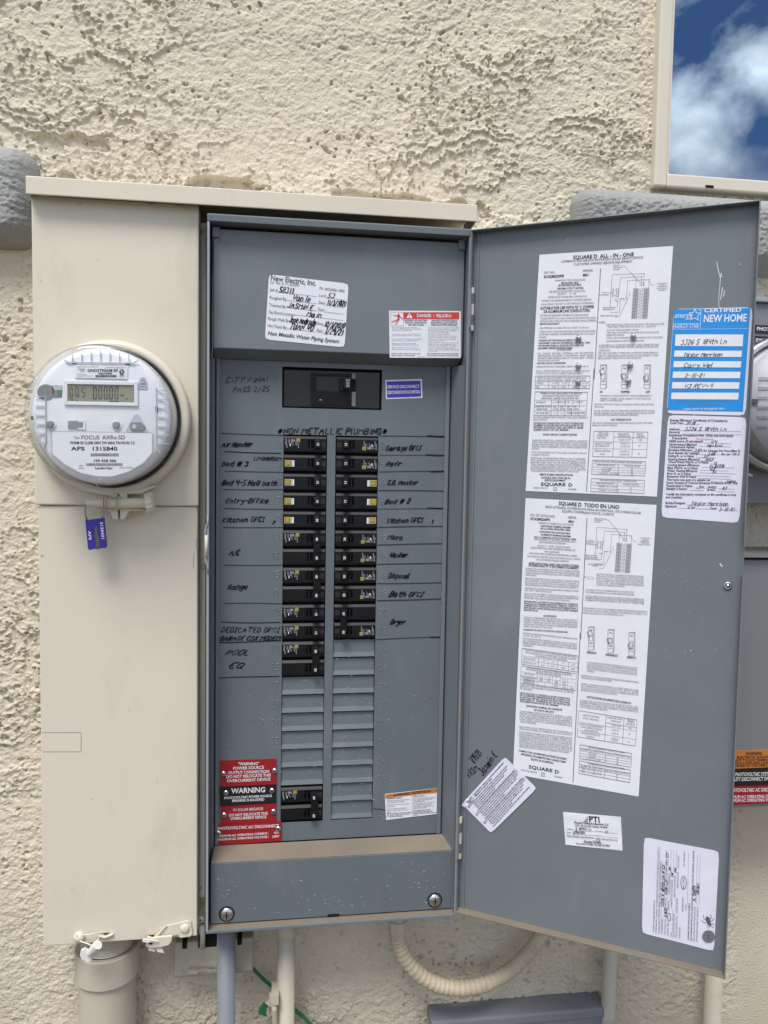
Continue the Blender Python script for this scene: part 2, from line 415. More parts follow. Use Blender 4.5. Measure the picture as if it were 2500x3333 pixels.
class Canvas:
    """draws flat print on a plane of the place, from coordinates read off an enlarged view of the photograph"""
    def __init__(s, mb, plane, zoom, off): s.mb = mb; s.pl = plane; s.z = zoom; s.off = off; s.slope = 0.0
    def p(s, x, y, d=0): return s.pl.at(s.z[0]+x*s.z[2], s.z[1]+y*s.z[2], s.off+d)
    def frame(s, x0, y0, x1, y1):
        a = s.p(x0, y0); b = s.p(x1, y1); e1 = (b-a).normalized(); e2 = s.pl.n.cross(e1)
        nx, ny = (y1-y0), -(x1-x0); l = math.hypot(nx, ny) or 1
        return a, e1, e2, (b-a).length, (s.p(x0+nx/l*10, y0+ny/l*10)-a).length/10
    def text(s, t, x0, y0, x1, h, m=1, bold=0, y1=None, slant=0.0):
        if y1 is None: y1 = y0+s.slope*(x1-x0)
        P, e1, e2, L2, k = s.frame(x0, y0, x1, y1); text3(s.mb, t, P, e1, e2, h*k, m, bold, L2, slant)
    def para(s, x0, x1, y0, dy, h, lines, m=1, bold=0):
        for i, l in enumerate(lines):
            e = x1
            if l.startswith('<'): l = l[1:]; e = x0+(x1-x0)*min(1, len(l)/max(len(q) for q in lines))
            s.text(l, x0, y0+dy*i, e, h, m, bold)
    def hand(s, t, x0, y0, x1, h, wd, m=1, y1=None, slant=0.25, jit=0.25):
        if y1 is None: y1 = y0+s.slope*(x1-x0)
        P, e1, e2, L2, k = s.frame(x0, y0, x1, y1); hand3(s.mb, t, P, e1, e2, h*k, m, wd*k, L2, slant, jit)
    def line(s, x0, y0, x1, y1, wd, m=1):
        P, e1, e2, L2, k = s.frame(x0, y0, x1, y1); ribbon(s.mb, [(0, 0), (L2, 0)], wd*k, P, e1, e2, m)
    def path(s, pts, wd, m=1):
        P, e1, e2, L2, k = s.frame(*pts[0], pts[0][0]+50, pts[0][1])
        q = [s.p(*t)-P for t in pts]; ribbon(s.mb, [(v.dot(e1), v.dot(e2)) for v in q], wd*k, P, e1, e2, m)
    def lines(s, segs, wd, m=1):
        for g in segs: s.line(*g, wd, m)
    def poly(s, pts, m=1, d=0): s.mb.add([s.p(*q, d) for q in pts], [tuple(range(len(pts)-1, -1, -1))], m)
    def rect(s, x0, y0, x1, y1, m=1, d=0): s.poly([(x0, y0), (x1, y0+s.slope*(x1-x0)), (x1, y1+s.slope*(x1-x0)), (x0, y1)], m, d)
    def disc(s, x, y, r, m=1, n=20, d=0, ry=None): s.poly([(x+r*math.cos(2*math.pi*k/n), y+(ry or r)*math.sin(2*math.pi*k/n)) for k in range(n)], m, d)
    def ring(s, x, y, r, wd, m=1, n=24, ry=None): s.path([(x+r*math.cos(2*math.pi*k/n), y+(ry or r)*math.sin(2*math.pi*k/n)) for k in range(n+1)], wd, m)
    def slab(s, pts, th, m=0):
        """raised solid with this outline, from the plane out to th"""
        a = [s.p(*q, 0) for q in pts]; s.mb.prism(a, s.pl.n*th, m)
def sticker(name, plane, zoom, corners, parent, mats, label, draw, off=0.0003, rad=0.0, wr=0.00012, curl=None, thick=0.0):
    """paper or plastic sheet: a fine grid with slight waves, closed edges, print joined on as further materials"""
    mb = MB(); cv = Canvas(mb, plane, zoom, 0.0)
    TL, TR, BR, BL = [cv.p(*c) for c in corners]
    nu, nv = 14, 14; rnd = random.Random(name+label); ph = [rnd.uniform(0, 6) for _ in range(6)]
    w0, h0 = (TR-TL).length, (BL-TL).length; vs = []
    for j in range(nv+1):
        for i in range(nu+1):
            u, v = i/nu, j/nv
            # round the corners by pulling the outermost points in
            if rad:
                ex = min(u, 1-u)*w0; ey = min(v, 1-v)*h0
                if ex < rad and ey < rad:
                    dx, dy = rad-ex, rad-ey; l = math.hypot(dx, dy)
                    if l > rad:
                        k = rad/l; nx_, ny_ = rad-dx*k, rad-dy*k
                        u = nx_/w0 if u < .5 else 1-nx_/w0; v = ny_/h0 if v < .5 else 1-ny_/h0
            P = (TL*(1-u)+TR*u)*(1-v)+(BL*(1-u)+BR*u)*v
            z = off+thick+wr*(1+math.sin(9*u+5*v+ph[0])*.6+math.sin(4*u-13*v+ph[1])*.4)
            if curl: z += curl(u, v)
            vs.append(P+plane.n*z)
    fs = [(j*(nu+1)+i, (j+1)*(nu+1)+i, (j+1)*(nu+1)+i+1, j*(nu+1)+i+1) for j in range(nv) for i in range(nu)]
    rim = [i for i in range(nu+1)]+[j*(nu+1)+nu for j in range(1, nv+1)]+[nv*(nu+1)+i for i in range(nu-1, -1, -1)]+[j*(nu+1) for j in range(nv-1, 0, -1)]
    b = len(vs)
    for k in rim:
        q = vs[k]; vs.append(q-plane.n*((q-plane.p).dot(plane.n)-0.00005 if not curl else min(0.0003, (q-plane.p).dot(plane.n))))
    nr = len(rim)
    fs += [(rim[k], rim[(k+1) % nr], b+(k+1) % nr, b+k) for k in range(nr)]
    mb.add(vs, fs, 0)
    draw(Canvas(mb, plane, zoom, off+thick+wr*2.2+0.0003), cv)
    return mb.build(name, mats, parent, label=label)

# ================================================================== the setting
WY = 0.07                                    # face of the stucco
mb = MB(); mb.add([(-400, -800, 0), (400, -800, 0), (400, 6, 0), (-400, 6, 0)], [(0, 1, 2, 3)])
tag(mb.build('ground', 'gravel'), kind='structure')
house = thing('house_wall', (0, WY, 0), 'cream stucco house wall behind the electrical boxes', 'wall')
def fft_noise(ny, nx, sx, sy, seed):
    r = np.random.default_rng(seed).standard_normal((ny, nx)); ky = np.fft.fftfreq(ny)[:, None]; kx = np.fft.rfftfreq(nx)[None, :]
    f = np.fft.irfft2(np.fft.rfft2(r)*np.exp(-2*(math.pi**2)*((kx*sx)**2+(ky*sy)**2)), s=(ny, nx)); return f/f.std()
def sst(a, lo, hi): t = np.clip((a-lo)/(hi-lo), 0, 1); return t*t*(3-2*t)
# window opening, read off the photograph on the plane of the wall
wl = U(2127, 606, 0.055); WX0, WZ0 = wl.x, wl.z
D = 0.0014
SC = 0.0019/D
xs = np.concatenate([np.arange(-4.5, -0.57, 0.16), np.arange(-0.57, 0.74, D), np.arange(0.74, 5.0, 0.16)])
zs = np.concatenate([np.arange(-0.02, ZO-0.93, 0.12), np.arange(ZO-0.93, ZO+0.68, D), np.arange(ZO+0.68, 3.4, 0.12)])
nx, nz = len(xs), len(zs); XX, ZZ = np.meshgrid(xs, zs)
def fn(sx, sy, seed): return fft_noise(nz, nx, sx*SC, sy*SC, seed)
big = fn(60, 50, 11); fine = fn(.9, .8, 2); mid = fn(3.0, 2.4, 12)
a = fn(17, 9.5, 1)+0.19*mid+0.17*fine
b2 = fn(7.5, 5, 3)+0.40*fn(2.2, 2.0, 4)+0.25*fine
gr = fn(0.6, 0.55, 5); gr2 = fn(1.6, 1.2, 6); pit = fn(1.25, 1.05, 8)+0.3*fn(.6, .6, 9)+.45*fn(18, 14, 21)
streak = fn(40, 1.2, 10); tilt = fn(26, 20, 14)
rough = .62+.38*sst(big, -1.3, 0.3)                  # trowelled smooth here, torn there
# torn skin: flat-topped patches about two millimetres proud with ragged cliffs, thinning away behind the edge
pl1 = 0
for lv, wt in ((-.6, .9), (.4, 1.0), (1.3, .9)): pl1 = pl1+wt*np.where(a > lv, .2+.8*np.exp(-(a-lv)/.5), 0)
pl1 = pl1*(.3+.7*sst(tilt, -.7, .6)); pl2 = np.where(b2 > .95, .3+.7*np.exp(-(b2-.95)/.4), 0)
H = 0.0050*pl1*(0.10+0.90*rough)+0.0013*pl2*rough
coarse = 1-.5*np.clip(pl1, 0, 1)
H += 0.00022*gr+0.00042*gr2*(0.45+.55*rough)*coarse+0.00024*streak*(1-rough)
H -= 0.005*sst(pit, 2.4, 2.65)*(0.4+0.6*rough)
def carve(px, py, rx, ry, dep, rag=0.5):
    global H
    c = U(px, py, WY); d = np.sqrt(((XX-c.x)/rx)**2+((ZZ-c.z)/ry)**2)+rag*0.32*b2+rag*.25*mid
    H = H-dep*sst(d, 1.0, 0.88)
carve(735, 600, .042, .012, .012); carve(232, 577, .018, .010, .007); carve(262, 462, .022, .009, .005, .9); carve(175, 490, .014, .012, .005, 1)
carve(1180, 640, .05, .006, .006); carve(1330, 650, .04, .007, .006); carve(1480, 668, .03, .009, .008); carve(1560, 700, .02, .02, .008)
carve(1475, 575, .012, .008, .004, 1); carve(560, 680, .03, .02, .003)
H += 0.006*sst(np.sqrt(((XX-U(1640, 745, WY).x)/.035)**2+((ZZ-U(1640, 745, WY).z)/.02)**2)+.2*b2, 1.0, .8)
den = sst(XX, -0.57, -0.55)*sst(XX, 0.74, 0.72)*sst(ZZ, ZO-.93, ZO-0.91)*sst(ZZ, ZO+.68, ZO+.66)
YY = WY-H*den
keep = ~((XX[:-1, :-1] > WX0+0.004) & (ZZ[:-1, :-1] > WZ0+0.004) & (XX[1:, 1:] < WX0+1.2) & (ZZ[1:, 1:] < WZ0+1.3))
keep &= ~((XX[:-1, :-1] > -0.29) & (XX[:-1, :-1] < 0.20) & (ZZ[:-1, :-1] > ZO-0.60) & (ZZ[:-1, :-1] < ZO+0.25))
idx = np.arange(nx*nz).reshape(nz, nx)
q = np.stack([idx[:-1, :-1], idx[:-1, 1:], idx[1:, 1:], idx[1:, :-1]], -1)[keep]
me = bpy.data.meshes.new('stucco_face'); co = np.stack([XX, YY-WY, ZZ], -1).reshape(-1, 3).astype(np.float32)
me.vertices.add(len(co)); me.vertices.foreach_set('co', co.ravel()); me.loops.add(q.size); me.loops.foreach_set('vertex_index', q.ravel().astype(np.int32))
me.polygons.add(len(q)); me.polygons.foreach_set('loop_start', np.arange(0, q.size, 4, dtype=np.int32)); me.polygons.foreach_set('loop_total', np.full(len(q), 4, dtype=np.int32))
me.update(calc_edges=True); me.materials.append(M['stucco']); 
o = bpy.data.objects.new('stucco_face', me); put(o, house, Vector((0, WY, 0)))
# solid wall behind, so that the house has thickness
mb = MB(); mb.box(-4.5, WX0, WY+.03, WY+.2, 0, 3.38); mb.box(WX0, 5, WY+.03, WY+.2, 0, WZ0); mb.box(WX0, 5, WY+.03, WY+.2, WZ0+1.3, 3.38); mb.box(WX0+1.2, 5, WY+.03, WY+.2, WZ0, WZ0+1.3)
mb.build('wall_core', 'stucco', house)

# stucco sill bands: rounded ends, painted grey
def band(x0, x1, z0, z1, round0, round1, label, seed):
    dp, rr, st = 0.044, 0.030, 0.0016
    xa = np.concatenate([np.arange(x0, max(x0, -0.66), 0.1), np.arange(max(x0, -0.66), min(x1, .86), st), np.arange(min(x1, .86), x1+.05, 0.1)]); za = np.arange(z0, z1+st, st)
    X, Z = np.meshgrid(xa, za); ny2, nx2 = X.shape
    ex = np.minimum(X-x0 if round0 else 9, x1-X if round1 else 9); ez = np.minimum(Z-z0, z1-Z)
    def rnd(e): e = np.clip(e, 0, rr); return np.sin(e/rr*math.pi/2)**.6
    rc = .030; qx, qz = np.clip(rc-ex, 0, None), np.clip(rc-ez, 0, None)
    dd = np.where((qx > 0) & (qz > 0), rc-np.hypot(qx, qz), np.minimum(ex, ez))
    dep = np.where(dd > 0, dp*rnd(dd), -.012)
    dep = dep+(0.0007*fft_noise(ny2, nx2, 1.0, .7, seed)+0.0003*fft_noise(ny2, nx2, 2.6, 1.6, seed+2)+0.0002*fft_noise(ny2, nx2, 9, 6, seed+1))*np.clip(dep/dp, .15, 1)
    e0 = (X == xa[0]) | (Z == za[0]) | (Z == za[-1]) | (X == xa[-1])
    dep = np.where(e0, -0.012, dep)
    mb = MB(); ii = np.arange(nx2*ny2).reshape(ny2, nx2)
    mb.v = np.stack([X, WY-dep, Z], -1).reshape(-1, 3).tolist(); mb.f = np.stack([ii[:-1, :-1], ii[:-1, 1:], ii[1:, 1:], ii[1:, :-1]], -1).reshape(-1, 4).tolist(); mb.m = [0]*len(mb.f)
    mb.build('sill_band', 'grey_stucco', house, smooth=True, label=label)
yb = WY-0.03
zt, zb = U(60, 462, yb).z, U(60, 800, yb).z
band(-2.2, U(112, 620, yb).x, zb, zt, False, True, 'grey stucco band running off to the left of the meter box', 31)
zt2 = U(2000, 600, yb).z; zb2 = U(2485, 890, yb).z
band(U(1878, 640, yb).x, 2.0, zb2, min(zt2, WZ0-0.004), True, False, 'grey stucco sill band under the window behind the open door', 35)

# window: vinyl frame, reflecting pane, weep slot
fy = 0.052
gl = U(2159, 572, fy+.012); GX0, GZ0 = gl.x, gl.z
W1, Z1w = WX0+1.2, WZ0+1.3
mb = MB()
fw_, fh_ = GX0-WX0, GZ0-WZ0
for x0, x1, z0, z1 in ((WX0, GX0, WZ0, Z1w), (W1-fw_, W1, WZ0, Z1w)):
    mb.box(x0, x1, fy, fy+.06, z0, z1)
mb.box(GX0+.0002, W1-fw_-.0002, fy+.0006, fy+.06, WZ0, GZ0); mb.box(GX0+.0002, W1-fw_-.0002, fy+.0006, fy+.06, Z1w-fh_, Z1w)
win = mb.build('window', 'vinyl', house, bevel=0.0025, label='white vinyl window reflecting blue sky and clouds')
mb = MB(); mb.box(GX0-.002, GX0+.004, fy+.004, fy+.02, GZ0+.0003, Z1w-fh_-.0003); mb.build('glazing_bead', 'vinyl', win)
mb = MB(); mb.box(GX0, W1-fw_, fy+.016, fy+.022, GZ0, Z1w-fh_); mb.build('pane', 'window_glass', win)
c0 = U(2310, 607, fy); c1 = U(2324, 600, fy)
mb = MB(); mb.box(U(2297, 607, fy).x, U(2323, 607, fy).x, fy-.0006, fy+.002, U(2310, 611, fy).z, U(2310, 603, fy).z); mb.build('weep_slot', 'dark_gap', win)
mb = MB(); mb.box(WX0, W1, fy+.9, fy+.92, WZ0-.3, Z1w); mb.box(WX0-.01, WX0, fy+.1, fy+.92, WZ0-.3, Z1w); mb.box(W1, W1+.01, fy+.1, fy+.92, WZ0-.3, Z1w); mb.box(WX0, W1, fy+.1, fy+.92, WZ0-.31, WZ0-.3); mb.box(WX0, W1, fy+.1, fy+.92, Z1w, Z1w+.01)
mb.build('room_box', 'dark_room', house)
# something pale standing inside behind the pane: a folded cloth over the inner sill
mb = MB(); yy = fy+.05
def q3(pts, d): mb.prism([U(x, y, yy) for x, y in pts], (0, d, 0))
q3([(2250, 620), (2275, 540), (2280, 510), (2300, 520), (2312, 480), (2340, 462), (2375, 465), (2385, 500), (2392, 620)], .03)
tag(mb.build('folded_cloth', 'cloth', bevel=.004), 'pale folded cloth seen dimly inside the window', 'cloth')
mb = MB(); q3([(2398, 625), (2420, 470), (2395, 420), (2440, 392), (2462, 400), (2458, 440), (2425, 625)], .012)
tag(mb.build('blind_slat', 'cloth', bevel=.002), 'pale leaning slat seen dimly inside the window', 'slat')

# ================================================================== the electrical panel
ZF1, ZF0, XF0, XF1, YF = 0.2707+ZO, -0.655+ZO, -0.1067, 0.2298, -0.044
XL, XLR, ZTL, ZM = -0.3206, -0.119, 0.2861+ZO, -0.0959+ZO
panel = thing('electrical_panel', (-0.04, 0.02, ZF0), 'beige meter and breaker cabinet with its grey door swung open', 'electrical panel')
zlb = U(135, 3082, -.02).z                      # lower edge of the left cover
XBR = U(1604, 745, .045).x
mb = MB(); mb.box(XL+.004, XLR-.001, -.016, .085, zlb+.006, ZTL); mb.box(XLR-.001, XBR, .012, .085, ZF0+.018, ZTL-.012)
mb.box(XLR-.0008, -.112, .0065, .012, ZF0+.018, ZTL-.015)
mb.build('enclosure_body', 'beige_paint', panel, bevel=.001)
for x, y, ry in ((658, 755, 8), (661, 1846, 8), (652, 2890, 4)):
    mb = MB(); Canvas(mb, YP(.0065), (0, 0, 1), .0002).ring(x, y, 4.5, 1.6, 0, ry=ry); mb.build('knockout_mark', 'dark_gap', panel)
s0 = U(652, 2992, .0065); mb = MB(); mb.lathe(s0, (0, -1, 0), [(.0048, 0), (.0048, .0015), (.003, .0028), (0.0001, .003)], 20); 
mb.box(s0.x-.0028, s0.x+.0028, s0.y-.0033, s0.y-.0029, s0.z-.0004, s0.z+.0004, 1); mb.box(s0.x-.0004, s0.x+.0004, s0.y-.0034, s0.y-.003, s0.z-.0028, s0.z+.0028, 1)
mb.build('cover_screw', ['beige_paint', 'dark_gap'], panel, smooth=False)
# rain cap: sheet with a turned-down front lip
C0, C1, XC0, XC1 = 0.281+ZO, 0.3024+ZO, -0.3216, 0.2381
mb = MB()
mb.prism([(XC0, -.04, C0), (XC0, -.04, C1), (XC0, WY+.01, C1+.012), (XC0, WY+.01, C1-.006), (XC0, -.037, C1-.0035), (XC0, -.037, C0)], (XC1-XC0, 0, 0))
mb.prism([(XC0+.0002, -.0368, C0+.0001), (XC0+.0002, -.0368, C1-.004), (XC0+.0002, .01, C1-.006), (XC0+.0002, .01, C0+.0001)], (.002, 0, 0)); mb.prism([(XC1-.0022, -.0368, C0+.0001), (XC1-.0022, -.0368, C1-.004), (XC1-.0022, .03, C1-.006), (XC1-.0022, .02, C0-.004)], (.002, 0, 0))
mb.build('rain_cap', 'beige_paint', panel, bevel=.0014)
mb = MB(); mb.box(XL, XLR, -.0225, -.0165, ZM, ZTL-.0005); mb.build('meter_cover', 'beige_paint', panel, bevel=.0022, seg=3)
xll, xlr = U(124, 1655, -.019).x, U(645, 1655, -.019).x
mb = MB(); mb.box(xll, xlr-.0005, -.0195, -.0165, zlb, ZM-.0012); mb.build('lower_cover', 'beige_paint', panel, bevel=.0022, seg=3)
mb = MB(); cv = Canvas(mb, YP(-.0195), (0, 0, 1), .0003); cv.lines([(138, 2384, 264, 2384), (264, 2384, 264, 2447), (264, 2447, 138, 2447)], 1.3, 0)
mb.build('old_tape_edge', 'mid_grey', panel, label='faint outline left by a removed rectangular label')
mat('scuff_brown', (0.30, 0.25, 0.19), .7); mat('scuff_grey', (0.30, 0.31, 0.31), .6)
rnd = random.Random(12)
for Zq_, yq, lst, m_ in (((0, 400, 700/1659), -.0225, [[(1130, 622), (1160, 616), (1205, 620)], [(1150, 630), (1180, 624)], [(1360, 632), (1385, 638), (1400, 634)], [(1415, 640), (1420, 652)], [(1445, 642), (1440, 654)], [(1470, 644), (1490, 646)], [(750, 1048), (762, 1058)], [(318, 1212), (322, 1230)], [(595, 628), (630, 622)]], 'scuff_brown'), ((60, 1080, 620/1659), -.0195, [[(195, 1946), (218, 1945)], [(195, 1954), (216, 1953)], [(1553, 1800), (1548, 1850), (1552, 1890)], [(1558, 1880), (1553, 1930)]], 'scuff_grey'), ((0, 0, 1), -.0195, [[(632, 1805), (628, 1830), (630, 1850)], [(420, 2310), (424, 2316)], [(300, 2600), (303, 2603)], [(510, 2540), (514, 2548)], [(232, 2890), (236, 2894)]], 'scuff_grey')):
    for pts in lst:
        mb = MB(); Canvas(mb, YP(yq), Zq_, .0003).path(pts, rnd.uniform(3, 5.5)*(.45 if Zq_[2] == 1 else 1), 0); mb.build('scuff', m_, panel)
# dark interior behind the dead front
mb = MB(); mb.box(XF0+.003, XF1-.003, .0105, .0118, ZF0+.02, ZF1-.01); mb.build('interior_pan', 'dark_gap', panel)

# grey inner frame
mb = MB()
t = .0022
mb.box(XF0, XF0+t, YF, .0045, ZF0, ZF1-.0105); mb.box(XF1-t, XF1, YF, .0045, ZF0+.003, ZF1-.0105)
mb.prism([(XF0-.0004, YF, ZF1-.010), (XF0-.0004, YF-.001, ZF1-.002), (XF0-.0004, YF+.003, ZF1), (XF0-.0004, .006, ZF1), (XF0-.0004, .006, ZF1-.010)], (XF1-XF0+.0008, 0, 0))
mb.box(-.1128, XF0-.0003, .0048, .0062, ZF0+.015, ZF1-.004)
mb.box(XF0+.0001, XF1-.001, YF-.0003, .0045, ZF0-.0022, ZF0-.0002, 1)
mb.box(XF0+.0001, XF1-.001, YF-.0022, YF-.0004, ZF0-.0022, ZF0+.002, 0)
for sx in (XF0+t+.0002, XF1-t-.0004): mb.add([(sx, YF, ZF0), (sx, YF+.016, ZF0), (sx, YF+.012, ZF0+.016), (sx, YF, ZF0+.02)], [(0, 1, 2, 3)], 0)
mb.build('inner_frame', ['grey_paint', 'grey_dusty'], panel, bevel=.0007)
mb = MB(); mb.box(XF0-.0002, XF0+.0026, YF-.0012, YF-.0003, ZF0+.002, ZF1-.011); mb.box(XF1-.0028, XF1+.0002, YF-.0012, YF-.0003, ZF0+.004, ZF1-.011); mb.build('frame_edge', 'grey_rim', panel)

# upper dead-front cover with a turned-back lower lip
xu0, xu1 = U(694, 1000, -.026).x, U(1509, 1000, -.026).x; zu0 = 0.1073+ZO; zu1 = ZF1-.014
xdl, xdr = U(704, 1300, 0).x, U(1463, 1300, 0).x
mb = MB()
mb.prism([(xu0, -.026, zu1), (xu0, -.026, zu0), (xu0, -.0022, zu0-.011), (xu0, -.0010, zu0-.009), (xu0, -.0235, zu0+.002), (xu0, -.0235, zu1)], (xu1-xu0, 0, 0))
upper = mb.build('upper_dead_front', 'grey_paint', panel, bevel=.0022, seg=3)
for px, py in ((703, 755), (1504, 797)):
    c = U(px, py, -.028); mb = MB(); mb.box(c.x-.0045, c.x+.0045, -.0292, -.0262, c.z-.0065, c.z+.0065); mb.build('clip', 'grey_paint', upper, bevel=.0008)
c = U(1520, 773, -.03); mb = MB(); mb.tube([c+Vector((-.006, 0, -.002)), c, c+Vector((.005, 0, .001))], .004, 10); mb.build('hook', 'grey_paint', upper)
mb = MB(); cv = Canvas(mb, UC, (0, 0, 1), .0003); cv.disc(715, 781, 2, 0); mb.build('hole', 'dark_gap', upper)

# main dead front: sheet with two rows of openings and the main-breaker opening
XA, XB, XCc, XDd = -0.0101, 0.0481, 0.0595, 0.1177; RW = 0.0254
def zr(k): return ZO-k*RW
zd_top, zd_bot = zu0-.009, U(1100, 2728, 0).z
mO = [U(919, 1193, 0), U(1242, 1335, 0)]
gx = [xdl, mO[0].x, XA, XB, XCc, XDd, mO[1].x, xdr]; gx = sorted(gx); gz = sorted([zd_bot, zr(21), zr(0), mO[1].z, mO[0].z, zd_top])
mb = MB(); gi = {}
def V_(x, z):
    if (x, z) not in gi: gi[x, z] = len(mb.v); mb.v.append((x, 0.0, z))
    return gi[x, z]
for x0, x1 in zip(gx, gx[1:]):
    for z0, z1 in zip(gz, gz[1:]):
        xc, zc = (x0+x1)/2, (z0+z1)/2
        if zr(21) < zc < zr(0) and (XA < xc < XB or XCc < xc < XDd): continue
        if mO[1].z < zc < mO[0].z and mO[0].x < xc < mO[1].x: continue
        mb.f.append([V_(x0, z0), V_(x1, z0), V_(x1, z1), V_(x0, z1)]); mb.m.append(0)
dead = mb.build('dead_front', 'grey_speckled', panel, solid=.0013)
mb = MB()
for x0, x1 in ((xdl, xdl+.0045), (xdr-.006, xdr)): mb.box(x0, x1, -.0035, -.0002, zd_bot, zd_top-.001)
mb.build('edge_fold', 'grey_paint', dead, bevel=.001)
mb = MB(); mb.box(XF0+.0024, xdl-.0014, -.0015, .004, ZF0+.002, zd_top); mb.build('side_filler', 'grey_paint', panel)
mb = MB(); mb.prism([(xdr+.0016, .001, ZF0+.002), (xdr+.0022, -.003, ZF0+.002), (XF1-.0024, -.034, ZF0+.002), (XF1-.0024, .004, ZF0+.002), (xdr+.0016, .004, ZF0+.002)], (0, 0, zd_top-ZF0-.004)); mb.build('side_filler', 'grey_paint', panel)
# sloped ledge and bottom cover
XK0, XK1, YK, ZK1, ZK0 = -0.1019, 0.226, -0.030, -0.5699+ZO, -0.6536+ZO
zl = U(695, 2750, 0).z
mb = MB()
mb.box(XK0, XK1, YK, YK+.0015, ZK0, ZK1-.0008, 0)
mb.hexa([(XK0, YK+.0002, ZK1), (XK1, YK+.0002, ZK1), (XK1-.006, -.0025, zl), (XK0+.003, -.0025, zl)], [(XK0, YK+.0016, ZK1-.0015), (XK1, YK+.0016, ZK1-.0015), (XK1-.006, -.0012, zl-.0015), (XK0+.003, -.0012, zl-.0015)], 1)
botc = mb.build('bottom_cover', ['grey_speckled', 'grey_dusty'], panel, bevel=.0012)
mb = MB(); nch = U(1085, 2985, YK); mb.box(nch.x-.008, nch.x+.008, YK-.0006, YK-.0001, ZK0, ZK0+.003); mb.build('notch', 'dark_gap', botc)
for px, py in ((738, 2974), (1415, 2929)):
    c = U(px, py, YK); mb = MB()
    mb.lathe(c, (0, -1, 0), [(.0105, .0002), (.0105, .0006), (.0089, .0007)], 28, m=1)
    mb.lathe(c, (0, -1, 0), [(.0088, .0004), (.0088, .0018), (.0074, .0032), (.0045, .0041), (.0001, .0045)], 28, m=0)
    mb.box(c.x-.0006, c.x+.0006, c.y-.0049, c.y-.0038, c.z-.0055, c.z+.0050, 1); mb.box(c.x-.002, c.x+.002, c.y-.0049, c.y-.004, c.z-.0006, c.z+.0006, 1)
    mb.build('lock_screw', ['steel', 'dark_gap'], botc, smooth=True)
# paint spatter: real flecks standing on the sheet
def flecks(name, plane, regs, n, parent, seed, m='scratch', lo=.0006, hi=.0022):
    rnd = random.Random(seed); mb = MB()
    for _ in range(n):
        r = rnd.choice(regs); u, v = rnd.random(), rnd.random()
        P = plane.at(r[0]+(r[2]-r[0])*u, r[1]+(r[3]-r[1])*v, .0003); e1 = plane.n.cross(Vector((0, 0, 1))).normalized()*-1; e2 = Vector((0, 0, 1))
        l = rnd.uniform(lo, hi)*(rnd.random()**1.5+.35); h = l*rnd.uniform(.16, .38); t_ = rnd.gauss(0.02, .12)
        mb.add([P+e1*(l*math.cos(k*math.pi/3))+e2*(h*math.sin(k*math.pi/3)+t_*l*math.cos(k*math.pi/3)) for k in range(6)], [tuple(range(6))], 0)
    o = mb.build(name, m, parent); o['kind'] = 'stuff'; return o
mat('fleck', (0.36, 0.37, 0.37), .7); mat('fleck_pale', (0.235, 0.255, 0.265), .7)
flecks('dust_flecks', DF, [(1070, 2080, 1450, 2690), (700, 2210, 1215, 2560)], 420, dead, 1, 'fleck_pale')
flecks('dust_flecks', DF, [(1230, 1450, 1450, 2700), (700, 1450, 920, 2400)], 150, dead, 2, 'fleck_pale', .0005, .0014)
flecks('paint_flecks', YP(YK), [(690, 2830, 1462, 2985), (700, 2860, 790, 2930), (1250, 2800, 1460, 2900), (930, 2900, 1300, 2950)], 190, botc, 3, 'fleck', .0005, .0020)
# embossed circuit numbers
Zd = (680, 1360, 820/1659)
mat('grey_emboss', (0.155, 0.177, 0.187), .4)
def emb(s, px, py, h=.0085):
    mb = MB(); P = DF.at(px, py, .0002); hand3(mb, s, P, Vector((1, 0, 0)), Vector((0, 0, 1)), h, 0, .0011, slant=0, jit=0, width=.0062*len(s), ridge=(Vector((0, -1, 0)), .0005)); mb.build('embossed_number', 'grey_emboss', dead)
for k in range(21):
    y = 1446+k*60.2; e = str(2*k+2); emb(e, 1240-k*.45+(0 if len(e) == 1 else -1), y+13+2)
    if k < 17:
        e = str(2*k+1); emb(e, (905 if len(e) == 1 else 886)-k*.3, y+12)
# blank twist-out plates: flat, then a lip leaning out to catch the light
def twist(x0, x1, k, parent):
    mb = MB(); z1, z0 = zr(k)-.0006, zr(k+1)
    x0 += .0004; x1 -= .0004
    p = [(.0040, z1), (.0030, z0+.0078), (.0004, z0+.0016), (.0012, z0+.0012), (.0045, z0+.0074), (.0055, z1)]
    mb.prism([(x0, y, z) for y, z in p], (x1-x0, 0, 0)); return mb.build('twist_out', 'grey_speckled', parent, bevel=.0005)
for k in range(13, 19): twist(XA, XB, k, dead)
for k in range(11, 21): twist(XCc, XDd, k, dead)

